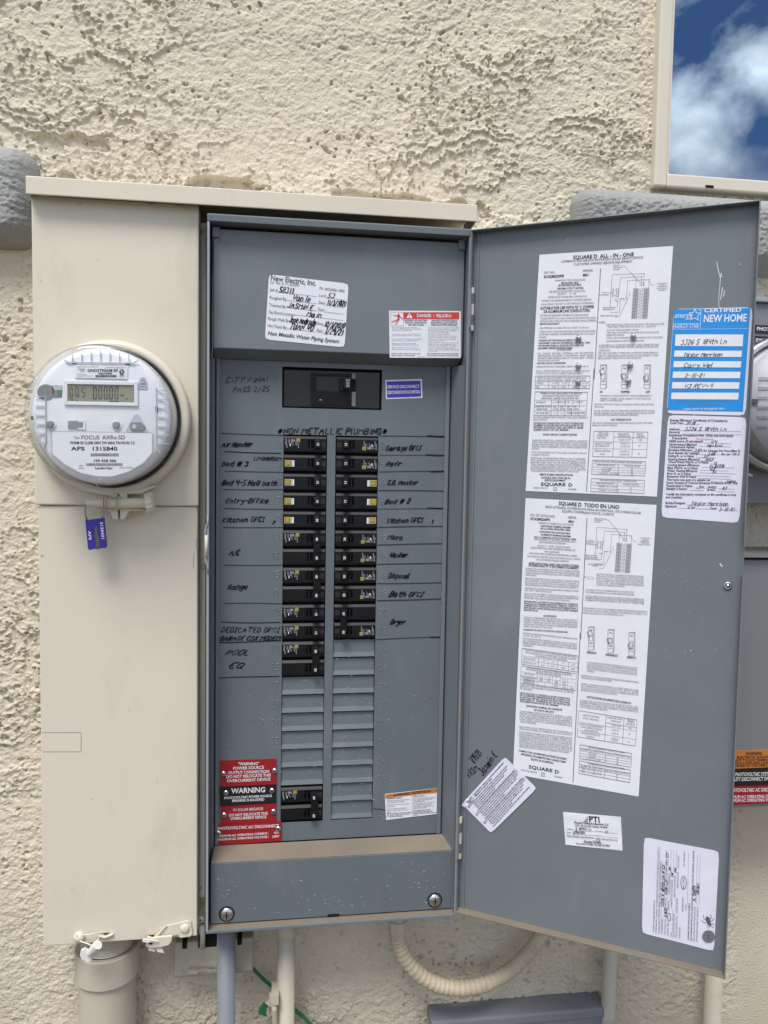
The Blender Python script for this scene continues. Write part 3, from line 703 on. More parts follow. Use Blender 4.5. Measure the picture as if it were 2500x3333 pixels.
# handwriting straight on the dead front
def note(name, mats, label, draw, zoom=Zd, plane=DF, parent=None):
    mb = MB(); draw(Canvas(mb, plane, zoom, .0004)); return mb.build(name, mats, parent or dead, label=label)
Zu = (640, 640, 960/1659)
note('handwriting', 'marker_worn', 'faded handwriting CITY FINAL PASS 2/25', lambda c: (c.hand('CiTY FiNAl', 162, 1048, 405, 28, 5.5, 0, y1=1042), c.hand('PASS 2/25', 205, 1098, 412, 28, 5.5, 0, y1=1096)), Zu)
note('handwriting', 'marker', 'handwriting NON METALLIC PLUMBING between two stars', lambda c: (c.hand('*NON METALLiC PlUMBiNG*', 450, 105, 1178, 38, 8.5, 0, y1=108, jit=.12)))
for t_, x0, y0, x1, h, wd in (('Air Handler', 86, 190, 285, 28, 6), ('Bed # 3', 84, 318, 262, 28, 6), ('LIVINGROOM', 292, 280, 480, 20, 4.5), ('Bed 4-5 Hall bath', 84, 445, 450, 30, 6), ('Entry-Office', 108, 562, 392, 30, 5.5), ('Kitchen GFCI', 92, 685, 370, 28, 6), ('2', 415, 698, 436, 18, 5), ('A/C', 135, 905, 200, 32, 6), ('Range', 122, 1130, 255, 32, 6), ('DEDICATED GFCI', 80, 1412, 468, 28, 5), ('GARAGE COX MODEM', 72, 1466, 470, 26, 6), ('POOL', 108, 1562, 268, 30, 5), ('EQ', 125, 1648, 238, 32, 5)):
    note('handwriting', 'marker', 'marker handwriting '+t_.upper()+' left of the breakers', lambda c: c.hand(t_, x0, y0, x1, h*1.08, wd*1.35, 0, jit=.24))
for t_, x0, y0, x1, h in (('Garage GFCI', 1165, 214, 1400, 28), ('Refr', 1166, 318, 1268, 28), ('S.D. Master', 1172, 440, 1375, 26), ('Bed # 2', 1160, 565, 1325, 28), ('Kitchen GFCI', 1172, 690, 1412, 28), ('1', 1462, 694, 1476, 20), ('Micro.', 1178, 802, 1285, 28), ('Washer', 1190, 918, 1308, 28), ('Disposal', 1182, 1056, 1320, 30), ('Bath GFCI', 1185, 1178, 1412, 30), ('Dryer', 1195, 1360, 1292, 30)):
    note('handwriting', 'marker', 'marker handwriting '+t_.upper()+' right of the breakers', lambda c: c.hand(t_, x0, y0, x1, h*1.08, 8.4, 0, jit=.26))
for a, b, d, e, w_ in ((82, 102, 490, 115, 4), (104, 350, 490, 358, 4), (98, 472, 490, 472, 4), (98, 596, 490, 602, 4), (92, 722, 490, 722, 4), (95, 970, 480, 970, 4), (100, 1222, 480, 1224, 4), (1122, 118, 1560, 124, 4), (1440, 118, 1562, 124, 9), (1122, 245, 1556, 246, 3), (1430, 243, 1556, 248, 8), (1120, 356, 1556, 352, 4), (1460, 356, 1556, 352, 8), (1118, 478, 1550, 482, 5), (1115, 600, 1556, 597, 3), (1440, 594, 1558, 598, 8), (1112, 722, 1542, 714, 5), (1110, 838, 1540, 828, 5), (1110, 965, 1532, 958, 5), (1110, 1092, 1542, 1085, 5), (1110, 1204, 1556, 1192, 6), (1098, 1460, 1550, 1442, 4), (1460, 1446, 1550, 1442, 7)):
    note('ruled_line', 'marker_worn', None, lambda c: c.path([(a, b), ((a+d)/2, (b+e)/2+random.uniform(-3, 3)), (d, e)], w_*1.4, 0))
for p, w_ in (([(104, 222), (280, 230), (472, 234)], 6), ([(82, 1344), (270, 1352), (470, 1346)], 5), ([(58, 1476), (110, 1482), (300, 1474), (474, 1466)], 6), ([(50, 1714), (180, 1708), (464, 1702)], 5)):
    note('ruled_line', 'marker', None, lambda c: c.path(p, w_*1.25, 0))
note('ruled_line', 'marker', 'short marker dash beside the lowest empty space', lambda c: c.path([(1038, 778), (1062, 783), (1080, 782), (1105, 790)], 3.5, 0), (640, 2200, 920/1659))

# ------------------------------------------------------------------ door
door_t = .0015; FL = .013
def dp(u, z, off): return Vector((XH, YH, z))+DE1*u+DN*off
def dbox(mb, u0, u1, z0, z1, o0, o1, m=None): mb.hexa([dp(u0, z0, o0), dp(u1, z0, o0), dp(u1, z1, o0), dp(u0, z1, o0)], [dp(u0, z0, o1), dp(u1, z0, o1), dp(u1, z1, o1), dp(u0, z1, o1)], m)
mb = MB(); dbox(mb, 0.0, DW, ZD0, ZD1, -door_t, 0)
door = mb.build('door', 'grey_paint', panel, label='open grey steel door covered in paper labels')
mb = MB(); dbox(mb, 0, DW, ZD1-door_t, ZD1, .0001, FL); mb.build('top_flange', 'grey_paint', door, bevel=.0004)
mb = MB(); dbox(mb, 0, DW, ZD0, ZD0+door_t, .0001, FL, 0); mb.build('bottom_flange', 'grey_dusty', door, bevel=.0004)
hz = (U(2460, 1770, -.2).z, )
zn1, zn0 = DOOR.at(2405, 1770).z, DOOR.at(2400, 1872).z
mb = MB(); 
for z0, z1 in ((ZD0+door_t+.0002, zn0), (zn1, ZD1-door_t-.0002)): dbox(mb, DW-door_t, DW, z0, z1, .0001, FL)
dbox(mb, DW-door_t+.0003, DW-.0003, zn0, zn1, .009, FL-.0002)
mb.build('edge_flange', 'grey_paint', door, bevel=.0004)
mb = MB(); dbox(mb, 0, door_t, ZD0+door_t+.0002, ZD1-door_t-.0002, .0001, FL*.9, 0); dbox(mb, .006, .0085, ZD0+door_t+.0002, ZD1-door_t-.0002, .0001, .002, 0); dbox(mb, -.0004, .0008, ZD0+.003, ZD1-.003, FL*.9+.0002, FL*.9+.001, 1)
mb.build('hinge_flange', ['grey_paint', 'grey_dusty'], door, bevel=.0004)
def stud(px, py, r=.0045):
    c = DOOR.at(px, py); mb = MB(); mb.lathe(c, DN, [(r, .0004), (r, .0018), (r*.62, .0022), (r*.55, .0012)], 20, 0); mb.lathe(c, DN, [(r*.5, .0012), (r*.45, .003), (r*.01, .0034)], 16, 0)
    mb.build('stud', 'steel', door, smooth=True)
stud(2369, 1906)
c = DOOR.at(1898, 3043); mb = MB(); cv = Canvas(mb, Plane((0, 0, ZD0+door_t), (0, 0, 1)), (0, 0, 1), .0004); cv.disc(1895, 3044, 7, 0, ry=5); mb.build('drain_hole', 'dark_gap', door)
# scratches on the door paint
rnd = random.Random(4)
for pts, w_ in (([(1388, 410), (1392, 440), (1400, 470), (1408, 500), (1405, 520)], 4), ([(1405, 520), (1402, 560), (1398, 600), (1400, 640)], 3), ([(1418, 545), (1414, 575), (1408, 610)], 5), ([(1430, 560), (1424, 595)], 4), ([(1412, 470), (1410, 490)], 6), ([(1396, 640), (1408, 655)], 3), ([(594, 290), (602, 298)], 2), ([(1228, 1160), (1245, 1185), (1262, 1215), (1276, 1232)], 3), ([(1216, 1305), (1218, 1340)], 5), ([(1405, 2008), (1416, 2024)], 7), ([(1250, 2466), (1252, 2470)], 5), ([(1505, 420), (1515, 424)], 2)):
    mb = MB(); Canvas(mb, DOOR, (1480, 600, 1020/1659), .0004).path(pts, w_, 0); mb.build('scratch', 'scratch', door)
mb = MB(); cv = Canvas(mb, DOOR, (1480, 600, 1020/1659), .0004)
for _ in range(40):
    x, y = rnd.uniform(1100, 1500), rnd.uniform(1250, 2600); cv.line(x, y, x+rnd.uniform(-2, 2), y+rnd.uniform(2, 7), rnd.uniform(.8, 2.0), 0)
mb.build('paint_nicks', 'scratch', door)['kind'] = 'stuff'
note('handwriting', 'marker', 'marker handwriting with a date by the hinge', lambda c: (c.hand('1/19/21', 235, 388, 355, 105, 15, 0, y1=240, slant=-.05), c.hand('TRIM.', 165, 600, 330, 95, 15, 0, y1=440, slant=.0), c.hand('Jasmin E', 365, 560, 590, 105, 15, 0, y1=260, slant=0)), (1490, 2400, 370/1659), DOOR, door)

# hinges: leaf with pale knuckles between frame and door
def hinge(px, py0, py1):
    xh = XF1+.0022; y_ = YF+.002
    z1, z0 = U(px, py0, y_).z, U(px, py1, y_).z; h = z1-z0; mb = MB()
    mb.box(XF1+.0002, XF1+.0042, y_-.001, y_+.0004, z0+.004, z1-.004, 0)
    for a, b in ((.0, .13), (.36, .62), (.86, 1.0)): mb.tube([(xh, y_-.0022, z0+h*a), (xh, y_-.0022, z0+h*b)], .0034, 12, 1)
    for a, b in ((.14, .35), (.63, .85)): mb.tube([(xh, y_-.0022, z0+h*a), (xh, y_-.0022, z0+h*b)], .0030, 12, 0)
    dbox(mb, .0004, .0030, z0+.003, z1-.003, FL*.9+.0018, FL*.9+.0035, 0)
    mb.build('hinge', ['grey_paint', 'beige_paint'], panel)
hinge(1540, 938, 1078); hinge(1492, 2656, 2790)
# hasp on the left edge of the frame
pts = [(676, 1680), (676, 1702), (670, 1716), (668, 1740), (668, 1812), (670, 1828), (677, 1846), (677, 1866)]
mb = MB(); mb.tube([U(x, y, YF-.002) for x, y in pts], .0013, 8, 0); mb.tube([U(671.5, 1742, YF-.002), U(671.5, 1812, YF-.002)], .0022, 8, 1); mb.build('hasp', ['grey_rim', 'beige_paint'], panel, smooth=True)
mb = MB(); mb.box(XF0-.0028, XF0-.0003, YF+.001, YF+.003, U(671, 1838, YF).z, U(671, 1712, YF).z); mb.build('hasp_slot', 'dark_gap', panel)

# ================================================================== labels glued or riveted on
def d_contractor(c, c0):
    s = .118; c.slope = s
    c.text('New Electric, Inc.', 415, 470, 672, 30, 1, 1); c.text('Lic. No. K-11-230593', 414, 488, 578, 16, 1)
    c.text('Ph: (602)826-1800', 690, 522, 832, 16, 1)
    for t_, x0, y0, x1 in (('Job #', 412, 530, 455), ('Roughed By:', 410, 574, 508), ('Trimmed By:', 407, 616, 504), ('Gas Bond Location:', 404, 655, 552), ('Rough Walk By:', 401, 692, 522), ('Hot Check By:', 398, 732, 508), ('Lot #', 688, 562, 726), ('Date:', 685, 602, 724), ('Date:', 682, 641, 722), ('Date:', 676, 720, 714), ('Date:', 674, 760, 712)): c.text(t_, x0, y0, x1, 17, 1)
    c.text('Non Metallic Water Piping System', 398, 776, 800, 21, 1, 1, slant=.2)
    for x0, y0, x1 in ((455, 536, 678), (508, 582, 676), (504, 622, 674), (552, 664, 824), (522, 700, 674), (508, 742, 664), (728, 570, 832), (726, 610, 832), (722, 648, 826), (714, 728, 826), (712, 768, 820)): c.line(x0, y0, x1, y0+s*(x1-x0), 1.8, 1)
    for t_, x0, y0, x1, h in (('58311', 465, 536, 545, 30), ('Van le', 535, 582, 640, 32), ('JASMiN E', 508, 622, 655, 30), ('Main', 616, 672, 702, 28), ('Jose Andrade', 520, 706, 672, 34), ('TUAN VO', 520, 742, 655, 32), ('53', 735, 566, 775, 24), ('11/3/2020', 732, 606, 840, 28), ('12/1/2020', 716, 728, 832, 28), ('1/29/21', 718, 768, 822, 34)): c.hand(t_, x0, y0, x1, h, 5, 2)
sticker('contractor_label', UC, Zu, [(407, 437), (855, 490), (832, 848), (384, 803)], upper, ['paper', 'ink_grey', 'marker'], 'white contractor label filled in with black marker', d_contractor, rad=.004)
Zdg = (1240, 990, 280/1659)
def d_danger(c, c0):
    c.rect(435, 155, 1508, 283, 1); c.slope = .003
    c.lines([(188, 152, 432, 156), (432, 156, 438, 410), (438, 410, 190, 412), (190, 412, 188, 152)], 5, 1)
    c.poly([(548, 162), (614, 270), (490, 268)], 0, .0003); c.poly([(542, 190), (556, 190), (552, 232), (546, 232)], 2, .0005); c.disc(549, 248, 7, 2, d=.0005)
    c.off += .0003; c.text('DANGER', 692, 250, 972, 62, 0, 1); c.text('/', 1010, 254, 1028, 66, 0, 1); c.text('PELIGRO', 1068, 254, 1362, 62, 0, 1); c.off -= .0003
    c.disc(341, 190, 14, 1); c.line(250, 216, 360, 218, 14, 1); c.line(352, 216, 418, 290, 14, 1); c.poly([(320, 212), (358, 216), (358, 300), (322, 296)], 1); c.line(330, 292, 212, 342, 15, 1); c.line(342, 296, 282, 388, 15, 1); c.path([(194, 186), (222, 190), (240, 206), (248, 204)], 4, 1)
    c.path([(326, 232), (350, 240), (332, 252), (352, 264)], 7, 0)
    for i, t_ in enumerate(('HAZARD OF ELECTRIC', 'SHOCK, EXPLOSION,', 'OR ARC FLASH')): w_ = (450, 415, 310)[i]; c.text(t_, 675-w_/2, 326+42*i, 675+w_/2, 28, 2, 1)
    for i, t_ in enumerate(('PELIGRO DE DESCARGA', 'ELÉCTRICA, EXPLOSIÓN O', 'DESTELLO POR ARQUEO')): w_ = (492, 520, 505)[i]; c.text(t_, 1224-w_/2, 328+42*i, 1224+w_/2, 28, 2, 1)
    for y, t_ in ((452, 'Apply appropriate personal protective'), (484, 'equipment (PPE) and follow safe electrical'), (516, 'work practices. See NFPA 70E.'), (580, 'This equipment must only be installed and'), (612, 'serviced by qualified electrical personnel.'), (674, 'Turn off all power supplying this equipment'), (706, 'before working on or inside equipment.'), (762, 'Always use a properly rated voltage'), (794, 'sensing device to confirm power is off.'), (846, 'Replace all devices, doors and covers'), (878, 'before turning on power to this equipment.')): c.text(t_, 210, y, 210+len(t_)*13.4, 18, 3)
    for y, t_ in ((458, 'Utilice equipo de protección personal (EPP)'), (490, 'apropiado y siga las prácticas de seguridad'), (520, 'eléctrica establecidas por su Compañía'), (552, '(consulte la norma NFPA 70E).'), (588, 'Solamente el personal eléctrico'), (620, 'especializado deberá instalar y prestar'), (650, 'servicio de mantenimiento a este equipo.'), (684, 'Desenergice el equipo antes de realizar'), (715, 'cualquier trabajo en él.'), (750, 'Siempre utilice un dispositivo detector de'), (782, 'tensión de valor nominal adecuado para'), (812, 'confirmar la desenergización del equipo.'), (850, 'Antes de energizar el equipo, vuelva a'), (882, 'colocar todos los dispositivos, las puertas'), (913, 'y los frentes.')): c.text(t_, 906, y, 906+len(t_)*14, 18, 3)
    for x, y, t_, x1 in ((198, 960, 'Failure to follow these instructions will', 760), (198, 995, 'result in death or serious injury.', 660), (890, 962, 'El incumplimiento de estas precauciones', 1494), (890, 998, 'podrá causar la muerte o lesiones serias.', 1496)): c.text(t_, x, y, x1, 20, 2, 1)
    c.text('40273-706-02', 710, 1018, 862, 13, 3)
sticker('danger_label', UC, Zdg, [(156, 126), (1540, 134), (1538, 1040), (168, 1032)], upper, ['paper', 'red_print', 'ink', 'ink_grey'], 'red and white DANGER PELIGRO label', d_danger)
def d_service(c, c0):
    c.poly([(106, 1490), (762, 1474), (774, 1780), (120, 1804)], 1); c.off += .0003
    c.text('SERVICE DISCONNECT', 124, 1622, 746, 58, 2, 1, y1=1612); c.text('DESCONEXION DE ACOMETIDA', 128, 1732, 752, 60, 2, 1, y1=1716)
sticker('service_disconnect_label', DF, Zdg, [(84, 1464), (790, 1443), (800, 1808), (98, 1832)], dead, ['paper', 'purple_print', 'paper'], 'purple SERVICE DISCONNECT label beside the main breaker', d_service)
Zl = (640, 2200, 920/1659)
def d_warn(c, c0):
    c.poly([(1110, 697), (1415, 659), (1415, 684), (1110, 716)], 1); c.off += .0003
    c.text('WARNING / ADVERTENCIA', 1172, 704, 1374, 13, 2, 1, y1=681); c.poly([(1158, 706), (1170, 704), (1163, 692)], 2); c.off -= .0003
    s = -.06; c.slope = s
    c.line(1266, 702, 1266, 824, 1.2, 3)
    for i, (y, t_, x1) in enumerate(((724, 'EQUIPMENT DAMAGE', 1205), (737, 'This labeling applies when back fed', 1250), (747, 'main breaker is installed', 1220), (761, 'Photovoltaic power source breaker', 1252), (771, 'is back fed', 1160), (785, 'Inverter output connection.', 1232), (795, 'Do not relocate this overcurrent', 1244), (804, 'device', 1140), (812, 'Failure to follow these instructions', 1262), (821, 'can result in death, serious injury', 1250), (830, 'or equipment damage.', 1210))): c.text(t_, 1116, y, x1, 7.5, 3, 1 if i in (0, 8, 9, 10) else 0)
    for i, (y, t_, x1) in enumerate(((711, 'DAÑO AL EQUIPO', 1340), (724, 'Este etiquetado aplica cuando un', 1402), (733, 'interruptor principal esta', 1380), (742, 'retroalimentado', 1340), (752, 'El interruptor de la Fuente de', 1398), (761, 'energía fotovoltaica', 1380), (771, 'No reubicar el dispositivo de', 1390), (780, 'sobrecorriente', 1350), (794, 'El incumplimiento de estas', 1372), (803, 'instrucciones puede causar la', 1380), (812, 'muerte, lesiones serias o daño al', 1406), (821, 'equipo.', 1300))): c.text(t_, 1272, y, x1, 7.5, 3, 1 if i in (0, 8, 9, 10) else 0)
sticker('equipment_warning_label', DF, Zl, [(1104, 694), (1417, 658), (1421, 808), (1112, 845)], dead, ['paper', 'orange_print', 'ink', 'ink_grey'], 'small orange and white equipment warning label', d_warn)
def plaque(name, corners, m, lines, rivets, label, th=.0016):
    def dr(c, c0):
        c.off += .0002
        for t_, x0, y0, x1, y1, h, b in lines: c.text(t_, x0, y0, x1, h, 1, b, y1=y1)
        for x, y in rivets:
            P = c.p(x, y); c.mb.lathe(P, (0, -1, 0), [(.0036, 0), (.0036, .0006), (.0026, .0016), (.0013, .0018), (.0012, .0004)], 18, 2); c.mb.lathe(P, (0, -1, 0), [(.0012, .0005), (.0001, .0006)], 12, 3)
    o = sticker(name, DF, Zl, corners, dead, [m, 'plaque_white', 'steel', 'dark_gap'], label, dr, wr=0, thick=th)
    return o
plaque('warning_plaque', [(139, 496), (468, 484), (469, 632), (141, 648)], 'red_plaque', [('"WARNING"', 244, 525, 366, 523, 17, 1), ('POWER SOURCE', 214, 551, 396, 545, 17, 1), ('OUTPUT CONNECTION', 184, 577, 426, 569, 17, 1), ('DO NOT RELOCATE THIS', 174, 601, 436, 590, 17, 1), ('OVERCURRENT DEVICE', 178, 625, 434, 614, 17, 1)], [(158, 575), (457, 558)], 'red engraved plaque POWER SOURCE OUTPUT CONNECTION, topmost of four')
plaque('warning_plaque', [(135, 650), (468, 633), (468, 744), (139, 762)], 'black_plaque', [('WARNING', 204, 690, 404, 682, 30, 1), ('PHOTOVOLTAIC POWER SOURCE', 162, 724, 442, 710, 14, 1), ('BREAKER IS BACKFED', 208, 740, 398, 732, 14, 1)], [(172, 687), (442, 674)], 'black engraved plaque PHOTOVOLTAIC POWER SOURCE BREAKER IS BACKFED')
plaque('warning_plaque', [(142, 764), (467, 746), (468, 850), (144, 868)], 'red_plaque', [('PV SOLAR BREAKER', 214, 796, 392, 787, 16, 0), ('DO NOT RELOCATE THIS', 190, 826, 418, 814, 16, 1), ('OVERCURRENT DEVICE', 198, 846, 410, 835, 16, 1)], [(161, 818), (451, 797)], 'red engraved plaque PV SOLAR BREAKER')
plaque('warning_plaque', [(108, 872), (497, 850), (497, 964), (108, 989)], 'red_plaque', [('PHOTOVOLTAIC AC DISCONNECT', 122, 905, 484, 887, 17, 1), ('MAXIMUM AC OPERATING CURRENT :', 120, 948, 424, 930, 13, 1), ('42A', 454, 928, 484, 925, 13, 1), ('MAXIMUM AC OPERATING VOLTAGE :', 122, 968, 424, 950, 13, 1), ('240V', 444, 950, 486, 947, 13, 1)], [(128, 924), (480, 898)], 'red engraved plaque PHOTOVOLTAIC AC DISCONNECT, lowest and widest of four', th=.0026)

# ---- the two big instruction sheets on the door
ZA = (1720, 800, 480/1659); ZB = (1700, 1200, 500/1659); ZC = (1680, 1610, 470/1659); ZE = (1660, 2060, 490/1659)
MI = ['paper', 'ink', 'ink_grey']
def table(c, x0, x1, ys, cols, sl=(0, 0), wd=4):
    """ys: row lines at the left edge; cols: x positions of inner columns as (x, first row, last row); lines lean by sl"""
    lean = lambda y: sl[1]*(y-ys[0])
    for y in ys: c.line(x0+lean(y), y, x1+lean(y), y+sl[0]*(x1-x0), wd if y in (ys[0], ys[-1]) else wd*.6, 1)
    for x, a, b in [(x0, 0, len(ys)-1), (x1, 0, len(ys)-1)]+list(cols): c.line(x+lean(ys[a]), ys[a]+sl[0]*(x-x0), x+lean(ys[b]), ys[b]+sl[0]*(x-x0), wd*.7, 1)
def schematic(c, ox, oy, k, sp):
    """one-line wiring diagram: meter socket, leads and two banks of breaker spaces"""
    X = lambda x, y: (ox+x*k[0]+y*k[1], oy+x*k[2]+y*k[3])
    ln = lambda *p: [c.line(*X(*a), *X(*b), 2.6, 1) for a, b in zip(p, p[1:])]
    ln((120, 470), (120, 95), (480, 95)); ln((200, 470), (215, 130), (455, 130)); ln((455, 130), (455, 235)); ln((480, 95), (480, 235)); ln((300, 370), (300, 165), (540, 165)); ln((395, 165), (395, 250)); ln((540, 165), (540, 250)); ln((220, 0), (250, 0), (440, 195)); ln((540, 180), (570, 225), (610, 225))
    ln((310, 370), (290, 370), (230, 370), (230, 520), (120, 520)); ln((320, 360), (230, 570), (180, 570)); ln((440, 200), (485, 200), (485, 228), (440, 228), (440, 200))
    ln((120, 255), (145, 255), (145, 345), (120, 345), (120, 255)); ln((180, 255), (205, 255), (205, 345), (180, 345), (180, 255)); c.ring(*X(162, 300), 32*k[0], 2.6, 1); ln((80, 300), (140, 300))
    for x, y in ((120, 400), (200, 400), (330, 310), (330, 340), (236, 372), (262, 372)): c.ring(*X(x, y), 5, 2, 1, n=10)
    for x, y in ((480, 95), (455, 130), (395, 165), (540, 165)): c.disc(*X(x, y), 5, 1, n=10)
    for r in range(21):
        y = 258+r*16.4
        for x0 in (375, 495):
            ln((x0-8, y+8), (x0, y+8)); ln((x0+50, y+8), (x0+58, y+8))
            c.line(*X(x0, y), *X(x0+50, y), 2.4, 1); c.line(*X(x0, y+14), *X(x0+50, y+14), 2.4, 1); c.line(*X(x0, y), *X(x0, y+14), 2.2, 1); c.line(*X(x0+50, y), *X(x0+50, y+14), 2.2, 1); c.line(*X(x0+14, y+8), *X(x0+36, y+8), 1.8, 2)
        c.line(*X(433, y+8), *X(487, y+8), 1.8, 1); c.disc(*X(449 if r % 2 else 470, y+8), 4.5, 1, n=8)
    for s, x, y, h, w_ in sp: a = X(x, y); c.text(s, a[0], a[1], a[0]+w_*k[0], h, 1)
def toggle(c, x, y, pos, s=1.0, sh=0.0):
    P = lambda a, b: (x+a*s+sh*b, y+b*s)
    ln = lambda *p: [c.line(*P(*a), *P(*b), 3, 1) for a, b in zip(p, p[1:])]
    ln((0, 0), (58, 0), (58, 250), (0, 250), (0, 0)); ln((0, 0), (10, -8), (68, -8), (58, 0)); ln((68, -8), (68, 212), (58, 250)); ln((0, 205), (60, 205)); ln((10, 90), (46, 90), (46, 150), (10, 150), (10, 90))
    yy = {0: 60, 1: 105, 2: 130}[pos]; ln((-10, yy-10), (30, yy-22), (50, yy+20), (10, yy+40), (-10, yy-10)); ln((-10, yy-10), (-12, yy+6), (8, yy+52), (10, yy+40))
    c.text('ON', *P(12, 36), P(44, 0)[0], 15*s, 1, 1); c.text('OFF', *P(8, 180), P(48, 0)[0], 15*s, 1, 1)
def d_all(c, c0):
    c.slope = -.052
    c.text('SQUARE D  ALL - IN - ONE', 502, 150, 1186, 40, 1, 1); c.text('COMBINATION SERVICE ENTRANCE SOLAR READY DEVICE', 366, 190, 1290, 25, 1); c.text('CUSTOMER OWNED SERVICE EQUIPMENT', 508, 222, 1172, 26, 1)
    c.slope = -.04
    c.text('CAT  NO.', 174, 314, 298, 25, 1); c.text('SERIES', 612, 292, 724, 25, 1); c.text('SC42M200PS', 172, 362, 400, 30, 1, 1); c.text('M01', 612, 342, 682, 28, 1, 1)
    c.line(812, 255, 740, 1500, 6, 1)
    c.slope = -.028
    for y, t_, x0, x1, b in ((400, 'RAINPROOF TYPE 3R ENCLOSURE', 300, 640, 0), (428, 'MAINS 200A  MAX.', 370, 570, 1), (454, 'BUS RATING 225A MAX.', 338, 600, 1), (490, '200A MAX UTILITY RATING', 322, 620, 1), (526, 'SEE SERVICE DISCONNECT FOR RATING', 236, 642, 0), (551, '120/240 V ~  10  3W', 320, 536, 0), (588, 'METER SOCKET RATED 200A  CONTINUOUS', 222, 656, 0), (628, 'SUITABLE FOR UNDERGROUND OR OVERHEAD SERVICE', 144, 706, 0), (668, 'LOAD CONDUCTORS NOT TO EXIT THROUGH TOP ENDWALL', 140, 738, 0)): c.text(t_, x0, y, x1, 20, 2 if not b else 1, b)
    c.text('SUITABLE FOR USE WITH 75° C COPPER', 134, 716, 736, 30, 1, 1); c.text('OR ALUMINUM LINE CONDUCTORS.', 168, 754, 696, 30, 1, 1)
    c.slope = -.012
    for y, t_, x1, b in ((792, 'SEE BRANCH BREAKERS FOR BRANCH WIRE RATINGS', 674, 0), (826, 'TO DISCONNECT ALL LOAD CONDUCTORS FROM THE SUPPLY', 764, 0), (858, 'CONDUCTORS TURN OFF CIRCUIT BREAKER HANDLE MARKED', 762, 0), (888, 'SERVICE DISCONNECT', 352, 1), (934, 'LINE TERMINALS SUITABLE FOR NO. 4 AWG TO 250 kcmil', 680, 0), (976, 'TORQUE NOTE: WHEN MAIN BREAKER CONNECTOR MOUNTING', 756, 0), (1006, 'NUTS ARE LOOSENED OR REMOVED RETIGHTEN TO 75 LB-IN', 746, 0), (1038, 'TORQUE', 200, 0), (1074, 'TURNING OFF THE PARALLEL ENERGY SOURCE', 596, 1), (1104, 'DISCONNECT DOES NOT DE-ENERGIZE THIS PANEL. TURN', 696, 1), (1134, 'OFF POWER FROM ALL SOURCES SUPPLYING THIS', 622, 1), (1162, 'EQUIPMENT BEFORE WORKING INSIDE.', 498, 1)): c.text(t_, 132-(y-792)*.06, y, x1, 19, 1 if b else 2, b)
    c.text('ACCESSORIES', 316, 1180, 480, 19, 1)
    c.para(102, 732, 1220, 27, 18, ['ALL  UNUSED  NEUTRAL  TERMINALS  MAY BE USED FOR', 'TERMINATING  EQUIPMENT  GROUNDING  WIRES  WHEN', 'SEPARATE GROUNDING BAR KIT IS REQUIRED,  ORDER', '<CATALOG NO. PK15GTA'], 2)
    c.text('NEUTRAL LUG KIT LK225ANHOM', 96, 1330, 416, 18, 1, 1); c.text('WHEN 5TH JAW KIT IS REQUIRED, ORDER CATALOG NO. 5J', 92, 1370, 676, 18, 2)
    schematic(c, 830, 232, (1.0, -.07, -.03, 1.0), [('SERVICE', 125, 0, 13, 70), ('DISCONNECT', 125, 22, 13, 104), ('200 A MAX', 125, 44, 13, 76), ('5TH JAW', 15, 300, 12, 60), ('(WHEN REQUIRED)', -20, 325, 12, 116), ('LINE', 160, 388, 12, 34), ('N', 268, 396, 12, 10), ('SERVICE CONDUIT', 40, 470, 13, 144), ('GROUNDING LUG', 40, 490, 13, 134), ('BRANCH NEUTRAL LUGS', 20, 562, 14, 190), ('BRANCH NEUTRAL', 630, 215, 12, 118), ('EQUIPMENT', 654, 235, 12, 74), ('GROUNDING, AND', 632, 253, 12, 118), ('SERVICE GROUND', 630, 275, 12, 118), ('TERMINALS', 654, 295, 12, 74)])
    c.line(795, 862, 870, 858, 2.5, 1); c.lines([(818, 850, 852, 849), (852, 849, 852, 868), (852, 868, 818, 869), (818, 869, 818, 850)], 2.5, 1); c.disc(796, 862, 5, 1)
    for y, t_, x0, x1 in ((896, 'ONE SINGLE POLE ONE PLUG-ON SPACE TYPE HOM OR HOMP', 874, 1528), (922, 'TWO POLE TYPES HOM OR HOMA (15 - 125A) MAY', 884, 1438), (958, 'PLUG ON TWO ADJACENT SPACES', 880, 1240), (988, 'TWO POLE TYPE HOMA (150 - 200A) MAY PLUG ON FOUR', 880, 1470), (1014, 'ADJACENT SPACES', 876, 1078), (1046, 'TOTAL CIRCUIT BREAKER HANDLE RATING NOT TO EXCEED', 874, 1510), (1082, '165A PER BRANCH CIRCUIT CONNECTOR', 870, 1300), (1128, 'A SQUARE D UL LISTED SECONDARY SURGE ARRESTER MAY', 794, 1472), (1152, 'PLUG ON TWO ADJACENT SPACES ORDER CATALOG NO.', 794, 1468), (1186, 'HOM2175SB', 790, 914), (1218, 'USE ONLY SQUARE D TYPES HOM, HOMP OR HOMA BRANCH', 782, 1460), (1248, 'CIRCUIT BREAKERS QOM2 SERVICE DISCONNECT AND', 780, 1464), (1276, 'REPLACEMENT PARTS WITH THIS PRODUCT', 778, 1272)): c.text(t_, x0, y, x1, 19, 2)
    c.z = ZB; c.slope = .0
    for x, p in ((845, 0), (1075, 1), (1318, 2)): toggle(c, x, -35, p, 1.0, -.0)
    for t_, x0, x1 in (('ON', 834, 868), ('TRIPPED', 1062, 1162), ('OFF', 1334, 1380)): c.text(t_, x0, 262, x1, 24, 1, 1)
    c.slope = .006
    c.para(148, 726, 30, 26, 17, ['USE UL LISTED RAINTIGHT OR LIQUID TIGHT HUBS FOR', '<CONDUIT ENTRY ABOVE CURRENT CARRYING PARTS'], 2)
